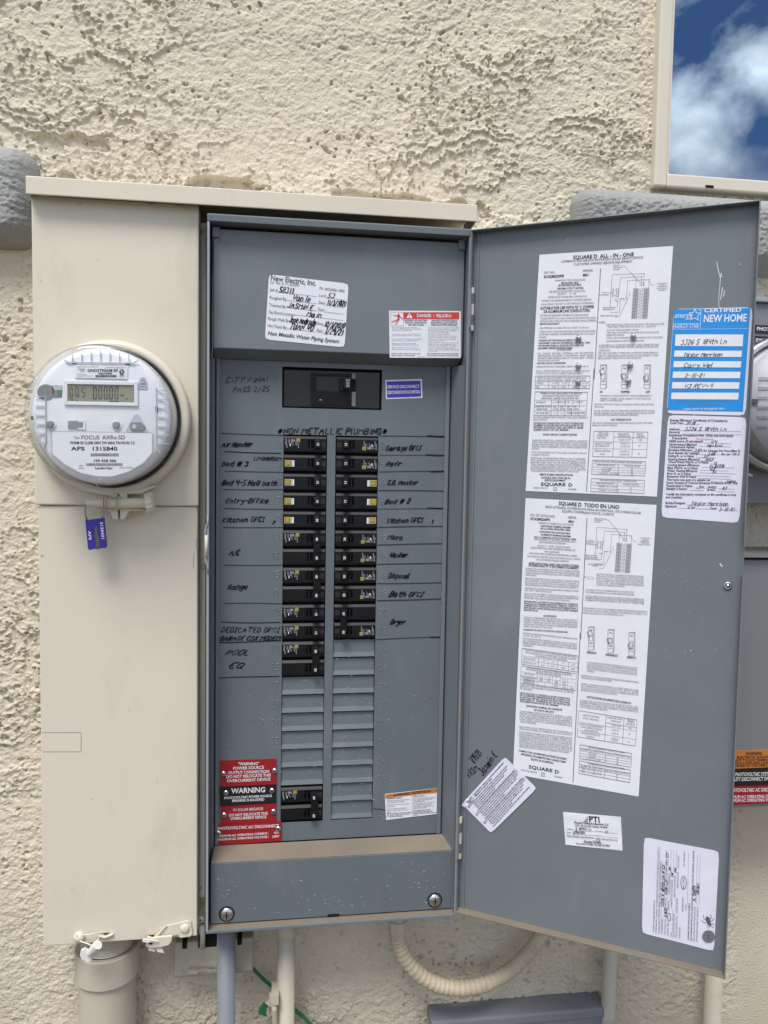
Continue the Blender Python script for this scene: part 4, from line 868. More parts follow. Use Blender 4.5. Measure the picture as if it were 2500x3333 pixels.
    c.para(158, 694, 104, 26, 17, ['WHEN A HUB IS REQUIRED FOR SERVICE ENTRANCE', 'THROUGH THE TOP ENDWALL, ORDER HUB SEPARATELY'], 2)
    table(c, 142, 732, [78, 138, 178, 214], [(290, 1, 3), (396, 1, 3), (508, 1, 3), (620, 1, 3)], (.0, -.04)); 
    for y, row in ((164, ('CONDUIT', '1-1/4"', '1-1/2"', '2"', '2-1/2"')), (204, ('HUB', 'A125', 'A150', 'A200', 'A250'))):
        for x, t_ in zip((148, 320, 422, 540, 648), row): c.text(t_, x, y, x+len(t_)*11.5, 17, 2)
    table(c, 140, 706, [250, 338, 396, 452, 504], [(324, 1, 4), (398, 1, 4), (472, 1, 4), (546, 1, 4), (624, 1, 4)], (.008, -.06))
    for y, x0, x1, t_ in ((274, 194, 646, 'WHEN A HUB IS REQUIRED FOR SERVICE'), (301, 222, 614, 'ENTRANCE THROUGH THE BOTTOM'), (328, 208, 620, 'ENDWALL ORDER HUB SEPARATELY')): c.text(t_, x0, y, x1, 18, 1)
    for y, row in ((370, ('  CONDUIT', '1-1/4"', '1-1/2"', ' 2"', '2-1/2"', ' 3"')), (416, ('ADAPTER PLATE', 'AAP', 'AAP', 'AAP', 'AAP', '')), (444, ('   AND HUB', 'A125', 'A150', 'A200', 'A250', '')), (486, (' OR HUB ASSY', '----', '----', 'A200L', 'A250L', 'A300L'))):
        for x, t_ in zip((138, 332, 404, 480, 550, 620), row):
            if t_.strip(): c.text(t_, x, y, x+len(t_)*13, 18, 1)
    c.para(116, 708, 534, 25, 17, ['FOR REPLACEMENT PARTS CONTACT THE LOCAL SQUARE D', '<SALES OFFICE'], 2)
    c.para(121, 660, 596, 24, 18, ['SUITABLE FOR CONNECTION TO UTILITY INTERACTIVE', 'EQUIPMENT IN ACCORDANCE WITH ARTICLE 705 OF THE', 'NATIONAL ELECTRICAL CODE, ANSI /NFPA 70  ORDER', '<SUBFEED LUG KIT CAT. NO. SR69064A'], 1, 1)
    c.text('SHORT CIRCUIT CURRENT RATING', 224, 720, 594, 20, 1, 1); c.slope = .02
    c.para(104, 704, 780, 23, 17, ['22,000 RMS SYMMETRICAL AMPERES AT 120/240 V ~MAXIMUM', 'WITH TYPE QOM2 SERVICE DISCONNECT (WITH 22,000A', 'INTERRUPTING RATING) AND TYPES HOM, HOMP OR HOMA', 'BRANCH CIRCUIT BREAKERS (WITH 10,000A INTERRUPTING', '<RATING)'], 2)
    c.para(98, 700, 910, 27, 17, ['WATTHOUR METER NOT INCLUDED IN SHORT CIRCUIT', '<CURRENT RATING'], 2)
    c.para(88, 684, 972, 23, 17, ['ADDITIONAL OR REPLACEMENT BRANCH CIRCUIT BREAKERS', 'MUST HAVE AN INTERRUPTING RATING EQUAL TO OR', 'GREATER THAN THAT OF THE CIRCUIT BREAKER WITH', 'THE LOWEST INTERRUPTING RATING PRESENTLY', 'INSTALLED. REPLACEMENT SERVICE DISCONNECT MUST', 'HAVE AN INTERRUPTING RATING EQUAL TO OR GREATER', '<THAN SERVICE DISCONNECT PRESENTLY INSTALLED'], 2)
    c.para(190, 552, 1152, 30, 20, ['MEETS EUSERC SPECIFICATIONS.'], 1, 1); c.text('SUITABLE ONLY FOR USE AS', 208, 1186, 520, 20, 1, 1); c.text('SERVICE EQUIPMENT', 240, 1214, 470, 20, 1, 1)
    c.text('SQUARE', 200, 1262, 468, 34, 1, 1); c.text('D', 496, 1270, 542, 34, 1, 1); c.text('MADE IN MEXICO', 118, 1294, 278, 17, 2); c.text('EAV80888', 492, 1310, 584, 17, 2); c.lines([(338, 1282, 374, 1283), (374, 1283, 373, 1316), (373, 1316, 337, 1315), (337, 1315, 338, 1282)], 3, 1); c.text('67', 346, 1308, 366, 15, 2)
    c.line(775, 0, 694, 1326, 6, 1)
    c.slope = .0
    for y, x0, x1, t_ in ((300, 838, 1398, 'HANDLE AT MID-POSITION SHOWS BREAKER IS'), (332, 838, 1396, 'TRIPPED. TO RESET, MOVE HANDLE TO OFF POSITION,'), (353, 836, 1080, 'THEN TO ON POSITION'), (394, 778, 1420, 'REMOVE TWISTOUTS ONLY AS NEEDED WHEN CIRCUITS ARE'), (420, 778, 882, 'INSTALLED'), (462, 772, 1430, 'CLOSE UNUSED CIRCUIT BREAKERS OPENINGS WITH FILLER'), (488, 772, 1428, 'PLATES ORDER CATALOG NO. HOMFP EACH FILLER PLATE'), (508, 772, 1254, 'CLOSES ONE POLE BRANCH BREAKER OPENING.'), (595, 758, 1408, 'SEE CIRCUIT BREAKERS AND FIELD INSTALLED UNITS FOR WIRE'), (620, 758, 1028, 'BINDING SCREW TORQUES')): c.text(t_, x0, y, x1, 17, 2)
    c.text('LUG TORQUE DATA', 954, 560, 1178, 22, 1, 1)
    table(c, 776, 1358, [674, 786, 862, 948], [(992, 0, 3), (1200, 0, 3)], (.018, -.06)); c.line(988, 738, 1350, 748, 3, 1)
    for x, y, t_ in ((818, 704, 'LINE LUGS'), (808, 728, '(PHASE AND'), (812, 754, 'NEUTRAL)'), (1028, 712, 'WIRE RANGE'), (1036, 734, '(AWG/kcmil)'), (1230, 716, 'TORQUE'), (1238, 738, '(LB-IN)'), (1042, 774, '4-250 Cu/Al'), (1258, 778, '250'), (784, 816, 'SERVICE CONDUIT'), (786, 842, 'GROUNDING LUG'), (1056, 816, '14-2/0 Cu'), (1054, 848, '12-2/0 Al'), (1254, 842, '50'), (784, 896, 'BRANCH NEUTRAL'), (840, 928, 'LUGS'), (1048, 902, '14-2/0 Cu'), (1048, 934, '12-2/0 Al'), (1248, 926, '50')): c.text(t_, x, y, x+len(t_)*12.2, 18, 2)
    table(c, 758, 1334, [986, 1026, 1060, 1088, 1112, 1140], [(1042, 1, 5)], (.03, -.06)); table(c, 746, 1322, [1186, 1224, 1256, 1292, 1328], [(1030, 1, 4)], (.034, -.06))
    c.slope = .03
    for x, y, t_ in ((774, 1010, 'BRANCH NEUTRAL AND EQUIPMENT GROUNDING BAR'), (806, 1046, 'WIRE RANGE (AWG)'), (1100, 1056, 'TORQUE (LB-IN)'), (856, 1084, '6-4 Cu/Al'), (860, 1110, '8 Cu/Al'), (820, 1138, '14-10 Cu  12-10 Al'), (1172, 1092, '35'), (1172, 1120, '25'), (1172, 1146, '20'), (838, 1212, 'EQUIPMENT GROUNDING COMBINATIONS'), (796, 1244, 'WIRE RANGE (AWG)'), (1086, 1256, 'TORQUE (LB-IN)'), (818, 1278, 'THREE 14 or 12 Cu'), (820, 1318, 'THREE  12 or 10 Al'), (1160, 1298, '25'), (1158, 1336, '25')): c.text(t_, x, y, x+len(t_)*12.4, 17, 2)
crl = lambda u, v: .0006*max(0, (v-.93)/.07)*max(0, (.1-abs(u-.5))/.1)
sticker('instruction_sheet', DOOR, ZA, [(125, 102), (1628, 3), (1446, 2822), (-30, 2758)], door, MI, 'white instruction sheet in English with wiring diagram, upper of two', d_all)
def d_todo(c, c0):
    c.slope = .068
    c.text('SQUARE D  TODO EN UNO', 488, 118, 1186, 42, 1, 1); c.text('BASE INTEGRAL DE MEDICION PARA ACOMETIDA LISTO PARA SOLAR', 338, 150, 1434, 25, 1); c.text('EQUIPO COMPRADO POR EL CLIENTE', 528, 202, 1122, 27, 1)
    c.text('NO. DE CATALOGO', 162, 244, 446, 25, 1); c.text('SERIE', 598, 272, 692, 25, 1); c.text('SC42M200PS', 162, 290, 388, 30, 1, 1); c.text('M01', 600, 320, 670, 27, 1, 1)
    c.line(814, 268, 742, 1659, 6, 1); c.slope = .06
    for y, t_, x0, x1, b in ((334, 'GABINETE A PRUEBA DE LLUVIA TIPO 3R', 256, 658, 0), (368, 'CAPACIDAD NOMINAL MAXIMA', 282, 630, 1), (397, 'DE LA LINEA PRINCIPAL 200A', 280, 622, 1), (434, 'CAPACIDAD DEL BUS 225A MAX.', 264, 628, 1), (468, 'CORRIENTE NOMINAL MAXIMA', 282, 628, 1), (496, 'DE LA COMPAÑIA DE ELECTRICIDAD: 200A', 208, 690, 1), (522, 'PARA OBTENER LA CAPACIDAD NOMINAL VEA LA', 208, 694, 0), (554, 'DESCONEXION DE ACOMETIDA', 264, 572, 0), (594, '120/240 V ~ 1 FASE, 3 HILOS, 50-60Hz', 238, 620, 0), (618, 'BASE DE MEDICION PARA CORRIENTE NOMINAL DE', 168, 680, 0), (662, '200A CONTINUOS', 324, 498, 0), (682, 'ADECUADO PARA ACOMETIDA SUBTERRANEA O AEREA', 148, 702, 0), (716, 'LOS CONDUCTORES DE CARGA NO PUEDEN SALIR A TRAVES', 124, 736, 0), (754, 'DE LAS PAREDES FINALES SUPERIOR', 232, 606, 0)): c.text(t_, x0, y, x1, 20, 1 if b else 2, b)
    c.text('ADECUADO PARA USAR CON CONDUCTORES', 146, 798, 722, 25, 1, 1); c.text('DE LINEA PARA 75° C DE COBRE O ALUMINIO.', 142, 824, 720, 25, 1, 1)
    y = 856
    for ls, b in ((['CONSULTE LA INFORMACION DE LOS INTERRUPTORES', 'AUTOMATICOS DERIVADOS PARA OBTENER LAS', 'CAPACIDADES NOMINALES DE LOS CONDUCTORES', '<DERIVADOS'], 0), (['PARA DESCONECTAR TODOS LOS CONDUCTORES DE CARGA', 'DE LOS CONDUCTORES DE ALIMENTACION, COLOQUE LA', 'PALANCA DEL INTERRUPTOR AUTOMATICO MARCADA', '<DESCONEXION DE ACOMETIDA EN LA POSICION DE ABIERTO.'], 0), (['TERMINALES DE LINEA ADECUADAS PARA CONDUCTORES', '<DEL NO. 4 AWG-250 kcmil'], 0), (['NOTA DE PAR DE APRIETE: CUANDO SE HAYAN AFLOJADO O', 'RETIRADO LAS TUERCAS DE MONTAJE DEL INTERRUPTOR', '<PRINCIPAL VUELVALAS A APRETAR A 75 LB-PULG.'], 0), (['APAGANDO LA FUENTE QUE SUMINISTRA ENERGIA', 'PARALELA NO DESENERGIZA ESTE TABLERO. CORTE LA', 'CORRIENTE DE TODAS LAS FUENTES QUE SUMINISTRAN A', 'ESTE EQUIPO ANTES DE REALIZAR CUALQUIER TRABAJO', '<DENTRO DE EL.'], 1)):
        x = 108-(y-856)*.05; c.para(x, x+622, y, 25, 18, ls, 1 if b else 2, b); y += 25*len(ls)+(13 if not b else 0)
    c.text('ACCESORIOS', 312, 1400, 462, 20, 1, 1)
    c.para(88, 706, 1418, 26, 18, ['TODAS LAS TERMINALES DEL NEUTRO NO CONECTADAS SE', 'PUEDEN UTILIZAR COMO TERMINALES DE LOS CABLES PARA', 'PUESTA A TIERRA DEL EQUIPO. EN CASO DE NECESITAR EL', 'ACCESORIO DE BARRA DE PUESTA A TIERRA POR SEPARADO', '<PIDA EL NO. DE CAT. PK15GTA'], 2)
    c.text('ACCESORIO DE ZAPATA DE NEUTRO LK225ANHOM', 82, 1558, 590, 18, 1, 1)
    schematic(c, 820, 272, (.96, -.07, .075, .98), [('DESCONECTADOR', 80, 0, 13, 146), ('DE SERVICIO', 80, 20, 13, 104), ('200 A MAX', 80, 42, 13, 76), ('SA. MORDAZA', -5, 265, 12, 104), ('CUANDO FUESE', 0, 285, 12, 104), ('NECESARIO', 5, 305, 12, 84), ('LINEA', 165, 405, 12, 44), ('ZAPATA DE PUESTA', 0, 440, 14, 156), ('A TIERRA DEL TUBO', 0, 462, 14, 156), ('CONDUIT DE ACOMETIDA', -6, 482, 14, 200), ('ZAPATAS DERIVADAS', 50, 540, 14, 170), ('NEUTRO', 100, 558, 14, 66), ('NEUTRO DERIVADO', 640, 185, 12, 132), ('TIERRA DE', 672, 205, 12, 70), ('PROTECCION Y', 650, 223, 12, 104), ('TERMINALES DE', 652, 241, 12, 108), ('TIERRA DE ACOMETIDA', 620, 262, 12, 156)])
    c.line(790, 945, 908, 960, 2.5, 1); c.poly([(822, 938), (884, 944), (882, 968), (820, 962)], 0, .0002); c.lines([(822, 938, 884, 944), (884, 944, 882, 968), (882, 968, 820, 962), (820, 962, 822, 938)], 3, 1); c.disc(790, 945, 5, 1)
    c.para(920, 1466, 920, 25, 19, ['UN POLO SENCILLO, UN ESPACIO PARA ENCHUFAR', 'TIPO HOM O HOMP UNICAMENTE. DOS POLOS TIPO', 'HOM O HOMA (15 - 125A) PUEDEN ENCHUFARSE EN', 'DOS LUGARES ADYACENTES. DOS POLOS TIPO', 'HOMA (150 - 200A) PUEDEN ENCHUFARSE EN', '<CUATRO LUGARES ADYACENTES.'], 2)
    c.para(798, 1358, 1100, 28, 19, ['EL RANGO TOTAL DE OPERACION DE LOS CIRCUITOS', 'NO DEBE EXCEDER DE 165A POR CIRCUITO RAMAL'], 2)
    c.para(794, 1470, 1174, 23, 19, ['UN SQUARE D DE CLASIFACACION UL PARA CHISPAS DE', 'SOBRECORRIENTE SECUNDARIA PUEDE ENCHUFARSE EN DOS', 'LUGARES ADYACENTES. PIDA EL NO. DE CAT. HOM2175SB'], 2)
    c.para(768, 1508, 1312, 28, 19, ['UNICAMENTE UTILICE INTERRUPTORES DERIVADOS SQUARE D', 'TIPOS HOM, HOMP O HOMA, INTERRUPTOR DE SERVICIO QOM2 Y LAS', '<PARTES DE REPUESTO CON ESTE PRODUCTO.'], 2)
    c.z = ZE; c.slope = .1
    for x, y, p in ((864, -60, 0), (1080, -30, 1), (1310, 2, 2)): toggle(c, x, y, p, 1.0, 0)
    for t_, x0, y, x1 in (('CERRADO', 844, 224, 954), ('DISPARADO', 1052, 250, 1188), ('ABIERTO', 1288, 278, 1390)): c.text(t_, x0, y, x1, 24, 1, 1)
    c.line(775, 0, 694, 1646, 6, 1); c.slope = .11
    c.para(144, 740, 10, 24, 18, ['CUANDO SE NECESITE UN ACCESORIO DE 5A. MORDAZA, PIDA', '<EL NO. DE CAT. 5J'], 2)
    c.para(140, 738, 68, 25, 18, ['UTILICE ENCHUFES DE CONEXION CONTRA LLUVIA O LIQUIDO', 'DE CLASIFICACION UL PARA CONDUCTOS DE ENTRADA QUE', 'ESTEN ARRIBA DEL NIVEL DE PARTES QUE CONDUCEN', '<CORRIENTE.'], 2)
    table(c, 134, 750, [168, 250, 296, 346], [(318, 1, 3), (422, 1, 3), (528, 1, 3), (648, 1, 3)], (.14, -.03)); table(c, 122, 732, [364, 426, 468, 508, 548], [(306, 1, 4), (390, 1, 4), (470, 1, 4), (556, 1, 4), (640, 1, 4)], (.145, -.03), 3)
    c.slope = .14
    for x, y, t_, w_ in ((160, 196, 'CUANDO UN RECEPTACULO ES REQUERIDO PARA ENTRADA', 576), (170, 222, 'DE ACOMETIDA POR LA PARED FINAL SUPERIOR, SOLICITE', 560), (272, 260, 'LOS RECEPTACULOS POR SEPARADO', 360), (144, 284, 'TUBO CONDUIT', 142), (140, 330, 'RECEPTACULOS', 152), (342, 312, '1-1/4"', 50), (446, 328, '1-1/2"', 50), (580, 344, '2"', 18), (670, 356, '2-1/2"', 50), (338, 362, 'A125', 44), (442, 372, 'A150', 46), (562, 390, 'A200', 46), (668, 404, 'A250', 46), (184, 388, 'CUANDO UN RECEPTACULO ES REQUERIDO PARA ENTRADA', 492), (176, 408, 'DE ACOMETIDA POR LA PARED FINAL INFERIOR, SOLICITE LOS', 508), (290, 446, 'RECEPTACULOS POR SEPARADO', 272), (150, 456, 'TUBO CONDUIT', 122), (124, 488, 'PLACA ADAPTADORA', 172), (146, 510, 'Y RECEPTACULO', 130), (134, 528, 'O ENSAMBLE DEL', 142), (144, 550, 'RECEPTACULO', 128), (320, 488, '1-1/4"', 44), (404, 496, '1-1/2"', 46), (504, 508, '2"', 16), (574, 520, '2-1/2"', 46), (678, 530, '3"', 16), (326, 514, 'AAP', 34), (320, 532, 'A125', 42), (410, 524, 'AAP', 34), (404, 544, 'A150', 42), (494, 542, 'AAP', 34), (488, 560, 'A200', 42), (580, 552, 'AAP', 34), (576, 574, 'A250', 42), (484, 590, 'A200L', 50), (570, 606, 'A250L', 50), (656, 616, 'A300L', 50)): c.text(t_, x, y, x+w_, 17, 2)
    c.slope = .12
    for y, ls, x1, b in ((574, ['PARA OBTENER INFORMACION SOBRE LAS PIEZAS DE', 'REPUESTO COMUNIQUESE A LA OFICINA LOCAL DE VENTAS', '<DE SQUARE D'], 704, 0), (668, ['ADECUADO PARA LA CONEXION AL EQUIPO INTERACTIVO', 'DE LA COMPAÑIA SUMINISTRADORA DE ACUERDO CON', 'EL ARTICULO 705 DEL CODIGO ELECTRICO NACIONAL', 'ANSI /NFPA 70   ORDENE EL KIT DE ZAPATAS DE', '<SUB ALIMENTACION NO DE CAT. SR69064A'], 662, 1), (870, ['22,000 AMPERES SIMETRICOS RCM A 120/240V~ COMO', 'MAXIMO CON DESCONEXION DE ACOMETIDA TIPO QOM2', '(CON CAPACIDAD INTERRUPTIVA DE 22,000 AMPERES) Y', 'CON INTERRUPTORES AUTOMATICOS DERIVADOS TIPO', 'HOMP, HOMP O HOMA (CON CAPACIDAD INTERRUPTIVA DE', '<10,000 AMPERES)'], 684, 0), (1040, ['NO SE INCLUYE EL MEDIDOR DE WATTHORA EN LA', '<CAPACIDAD NOMINAL DE CORRIENTE DE CORTO CIRCUITO'], 690, 0), (1100, ['LOS INTERRUPTORES AUTOMATICOS DERIVADOS', 'ADICIONALES O DE REPUESTO DEBEN TENER UNA', 'CAPACIDAD INTERRUPTIVA IGUAL A O MAYOR QUE LA DEL', 'INTERRUPTOR AUTOMATICO CON LA CAPACIDAD', 'INTERRUPTIVA MAS BAJA ACTUALMENTE INSTALADO. LA', 'DESCONEXION DE ACOMETIDA DE REPUESTO DEBE TENER', 'UNA CAPACIDAD INTERRUPTIVA IGUAL A O MAYOR QUE LA', '<DESCONEXION DE ACOMETIDA ACTUALMENTE INSTALADA'], 686, 0)):
        x = 112-(y-574)*.02; c.para(x, x1, y, 23 if len(ls) > 2 else 24, 17, ls, 1 if b else 2, b)
    c.text('CAPACIDAD NOMINAL DE CORRIENTE', 176, 812, 576, 20, 1, 1); c.text('DE CORTO CIRCUITO', 264, 858, 488, 20, 1, 1)
    c.text('CUMPLE CON LAS ESPECIFICACIONES DE EUSERC', 96, 1306, 630, 20, 1, 1, y1=1402); c.text('APROPIADO SOLAMENTE PARA USARSE COMO', 120, 1344, 618, 20, 1, 1, y1=1436); c.text('EQUIPO DE ACOMETIDA.', 230, 1400, 482, 20, 1, 1, y1=1446)
    c.text('SQUARE', 206, 1492, 468, 36, 1, 1, y1=1538); c.text('D', 492, 1546, 542, 36, 1, 1, y1=1552); c.text('HECHO EN MEXICO', 120, 1518, 298, 17, 2, y1=1550); c.text('EAV80890', 490, 1590, 580, 17, 2, y1=1606); c.lines([(345, 1542, 384, 1548), (384, 1548, 382, 1584), (382, 1584, 343, 1578), (343, 1578, 345, 1542)], 3.5, 1); c.text('67', 352, 1568, 374, 15, 2)
    c.slope = .12
    for x0, x1, y, ls in ((846, 1402, 332, ['LA PALANCA EN POSICION INTERMEDIA INDICA QUE SE', 'HA DISPARADO EL INTERRUPTOR PARA', 'RESTABLECERLO PONGA LA PALANCA EN LA', 'POSICION DE ABIERTO LUEGO EN LA POSICION DE', '<CERRADO']), (786, 1416, 478, ['RETIRE SOLO LAS PLACAS REMOVIBLES NECESARIAS PARA', '<INSTALAR LOS INTERRUPTORES']), (780, 1416, 568, ['CIERRE CON PLACAS DE RELLENO LAS ABERTURAS SIN USAR', 'DEL INTERRUPTOR AUTOMATICO PIDA EL NO. DE CAT. HOMFP', 'CADA PLACA DE RELLENO CIERRA LA ABERTURA DE UN', '<INTERRUPTOR AUTOMATICO DE UN POLO']), (770, 1412, 752, ['CONSULTE LOS DATOS EN LAS ETIQUETAS DE LOS', 'INTERRUPTORES AUTOMATICOS Y EN LAS UNIDADES', 'INSTALADAS EN CAMPO PARA OBTENER EL PAR DE APRIETE DE', '<LOS TORNILLOS DE SUJECION'])): c.para(x0, x1, y, 24, 18, ls, 2)
    c.text('DATOS DE PAR DE APRIETE DE LA ZAPATA', 846, 716, 1334, 24, 1, 1, y1=788)
    table(c, 758, 1400, [856, 980, 1072, 1144], [(1060, 0, 3), (1258, 0, 3)], (.162, -.06)); c.line(1058, 990, 1396, 1046, 3, 1)
    table(c, 774, 1340, [1232, 1268, 1298, 1328, 1354, 1384], [(1058, 1, 5)], (.17, -.04)); table(c, 766, 1328, [1410, 1446, 1478, 1512, 1548], [(1048, 1, 4)], (.18, -.06))
    c.slope = .15
    for x, y, t_, w_ in ((804, 912, 'ZAPATAS DE LINEA', 182), (804, 946, '(FASE Y NEUTRO)', 172), (1072, 938, 'CLASE DE CABLE', 170), (1110, 976, '(AWG/kcmil)', 112), (1290, 966, 'PAR DE', 74), (1290, 986, 'APRIETE', 84), (1276, 1010, '(LB-PULG)', 100), (1116, 1024, '4-250 Cu/Al', 104), (1308, 1056, '250', 32), (768, 1012, 'ZAPATA ATERRIZAMIENTO', 258), (776, 1042, 'PARA TUBERIA CONDUIT', 240), (820, 1078, 'DE ACOMETIDA', 150), (1118, 1076, '14-2/0 Cu', 86), (1116, 1112, '12-2/0 Al', 78), (1304, 1124, '50', 20), (780, 1108, 'CONEXION RAMAL DE', 210), (842, 1148, 'NEUTRO', 86), (1112, 1168, '14-2/0 Cu', 86), (1110, 1188, '12-2/0 Al', 78), (1298, 1208, '50', 20), (860, 1270, 'NEUTRO DERIVADO Y EQUIPO DE TIERRA', 404), (780, 1288, 'CALIBRE DEL CABLE (AWG)', 264), (1064, 1336, 'PAR DE APRIETE(LB-PULG)', 262), (868, 1334, '6-4 Cu/Al', 84), (872, 1368, '8 Cu/Al', 66), (834, 1390, '14-10 Cu, 12-10 Al', 166), (1176, 1390, '35', 20), (1174, 1422, '25', 20), (1172, 1450, '20', 20), (860, 1450, 'COMBINACION DE EQUIPO BARRA TIERRA', 410), (772, 1472, 'CALIBRE DEL CABLE (AWG)', 262), (1050, 1524, 'PAR DE APRIETE (LB-PULG)', 266), (782, 1502, 'TRES - 14 o TRES, 12 Cu', 232), (780, 1536, 'TRES - 12 o TRES, 10 Al', 228), (1172, 1574, '25', 20), (1168, 1610, '25', 20)): c.text(t_, x, y, x+w_, 18, 2)
sticker('instruction_sheet', DOOR, ZC, [(110, 40), (1614, 118), (1408, 3468), (-36, 3206)], door, MI, 'white instruction sheet in Spanish with wiring diagram, lower of two', d_todo)
# screw tips that pierce the upper sheet
for px, py in ((1884, 1102), (2062, 1096), (1883, 1192), (1882, 1244), (2052, 1189), (2046, 1241)):
    c = DOOR.at(px, py); mb = MB(); mb.lathe(c, DN, [(.0034, .0006), (.0034, .0032), (.0024, .0046), (.0012, .005), (.0011, .003), (.0001, .003)], 14); 
    mb.add([c+DN*.0009+Vector((math.cos(a)*r_*.8, 0, math.sin(a)*r_)) for a, r_ in ((k*math.pi/5, .0055 if k % 2 else .0038) for k in range(10))], [tuple(range(10))]); mb.build('screw_tip', 'dull_steel', door, smooth=False)
# ---- energy label
Zen = (2100, 900, 400/983)
def d_energy(c, c0):
    bl = [(232, 262), (842, 252), (782, 1080), (178, 1066)]; c.poly(bl, 1); c.off += .0003; c.slope = -.016
    c.text('energy', 232, 332, 372, 44, 2, 0, slant=.35); st = [(398, 256), (412, 292), (444, 292), (418, 316), (428, 352), (394, 330), (362, 348), (376, 312), (352, 290), (386, 290)]
    c.path(st+[st[0]], 0, 2); c.lines([(*a, *b) for a, b in zip(st, st[1:]+st[:1])], 5, 2); c.line(428, 258, 440, 274, 4, 2)
    c.text('ENERGY STAR', 222, 416, 428, 32, 2); c.lines([(448, 256, 440, 424), (226, 376, 442, 378)], 3, 2); c.line(222, 424, 832, 416, 2, 2)
    c.text('NEW HOME', 464, 364, 812, 58, 2, 1); c.text('CERTIFIED', 470, 286, 770, 32, 2, 1)
    for y0, y1, xl, xr in ((462, 558, 244, 786), (592, 644, 236, 776), (676, 728, 230, 770), (760, 814, 224, 764), (844, 898, 218, 756), (928, 984, 212, 750)): c.poly([(xl, y0), (xr, y0+2), (xr-6, y1), (xl-5, y1-3)], 3)
    for t_, x, y, x1 in (('Address:', 248, 458, 310), ('Built by:', 238, 586, 296), ('Verified by:', 232, 670, 314), ('Date:', 226, 754, 264), ('ENERGY STAR for Homes Version Number:', 220, 838, 554), ('Optional information:', 214, 922, 368), ('This home has been independently verified to meet EPA strict', 246, 1008, 704), ('guidelines for energy efficiency', 352, 1032, 582)): c.text(t_, x, y, x1, 12, 4)
    c.text('Learn more at energystar.gov', 306, 1068, 634, 19, 2)
    c.off += .0003
    for t_, x0, y, x1, h in (('3326 S 184th Ln', 284, 544, 654, 38), ('Taylor Morrison', 302, 640, 620, 28), ('Cary Wel', 308, 726, 542, 32), ('2-15-21', 316, 806, 474, 28), ('V3 REV-9', 302, 892, 538, 30)): c.hand(t_, x0, y, x1, h, 4, 5, jit=.2)
sticker('energy_label', DOOR, Zen, [(230, 260), (862, 246), (803, 1113), (172, 1096)], door, ['paper_violet', 'blue_print', 'paper', 'paper', 'ink_faint', 'pen'], 'bright blue energy certificate sticker near the door edge', d_energy, rad=.005)
def d_cert(c, c0):
    c.slope = .01
    for t_, x, y, x1 in (('Energy Efficiency Certificate of Compliance', 198, 1156, 658), ('Code Year:', 197, 1178, 308), ('Address:', 194, 1228, 278), ('Permit #:', 192, 1252, 278), ('Residential Compliance Path  (Only one shall apply)', 190, 1276, 706), ('Prescriptive', 216, 1300, 338), ('HERS score (if calculated)', 190, 1324, 462), ('Performance Method', 194, 1350, 412), ('Component Values:', 192, 1370, 398), ('Envelope Infiltration:', 186, 1394, 382), ('Air Changes Per Hour(Max 5)', 464, 1400, 762), ('Duct System Air Leakage:', 184, 1418, 436), ('cfm per 100 sf', 606, 1428, 754), ('Ceiling R- or U-Value:', 182, 1442, 394), ('Heating System Efficiency:', 182, 1468, 440), ('Wood Frame Wall R- or U-Value:', 188, 1490, 508), ('Cooling System Efficiency:', 178, 1514, 436), ('Mass Wall R- or U-Value:', 178, 1538, 422), ('Water Heating Efficiency:', 176, 1560, 420), ('Floor R- or U-Value:', 174, 1584, 368), ('Basement Wall R-Value:', 174, 1606, 410), ('This home was part of a sample set', 172, 1632, 520), ('(HERS)', 650, 1648, 728), ('Ducts Outside of Thermal Envelope R-Value:R-8 OR  R-6', 170, 1656, 738), ('Fenestration U-Value:', 170, 1680, 380), ('SHGC:', 504, 1692, 576), ('Skylight U-Factor:', 168, 1704, 338), ('SHGC:', 496, 1714, 566), ('I certify the information contained on the certificate is true', 166, 1748, 728), ('and complete:', 164, 1772, 298), ('Builder/Designer:', 162, 1818, 326), ('Signature:', 160, 1844, 254), ('Date:', 522, 1862, 574)): c.text(t_, x, y, x1, 17, 1, 1)
    c.text('Performance', 408, 1306, 546, 15, 2)
    for x0, y, x1 in ((308, 1182, 436), (278, 1232, 770), (296, 1258, 776), (468, 1330, 696), (434, 1356, 686), (382, 1398, 456), (440, 1424, 598), (404, 1448, 566), (444, 1474, 552), (520, 1500, 634), (450, 1524, 714), (440, 1548, 668), (432, 1570, 722), (388, 1592, 676), (422, 1614, 686), (524, 1640, 616), (400, 1690, 498), (586, 1698, 716), (358, 1710, 470), (574, 1720, 718), (332, 1826, 668), (260, 1852, 520), (584, 1870, 740)): c.line(x0, y, x1, y+8 if x1-x0 > 200 else y+2, 2, 1)
    for t_, x0, y, x1, h in (('2018', 328, 1182, 402, 20), ('3326 S 184th Ln', 316, 1230, 652, 26), ('64', 528, 1332, 574, 22), ('tested', 490, 1360, 616, 20), ('3.69', 396, 1398, 456, 20), ('3.86', 496, 1428, 560, 20), ('30', 456, 1450, 502, 20), ('80%', 480, 1474, 546, 20) if '%' in HW else ('807', 480, 1474, 546, 20), ('13', 546, 1502, 574, 20), ('14 SEER', 508, 1528, 634, 20), ('42', 510, 1550, 560, 20), ('.76', 524, 1572, 570, 18), ('.34', 412, 1692, 468, 18), ('.23', 602, 1702, 654, 20), ('Taylor Morrison', 364, 1830, 666, 30), ('Cw', 338, 1852, 400, 20), ('2-15-21', 592, 1872, 716, 24)): c.hand(t_, x0, y, x1, h, 3.4, 3, jit=.22)
sticker('compliance_label', DOOR, Zen, [(184, 1108), (814, 1126), (752, 1972), (128, 1926)], door, ['paper_violet', 'ink', 'red_print', 'pen'], 'white energy compliance certificate filled in with pen', d_cert, rad=.005)
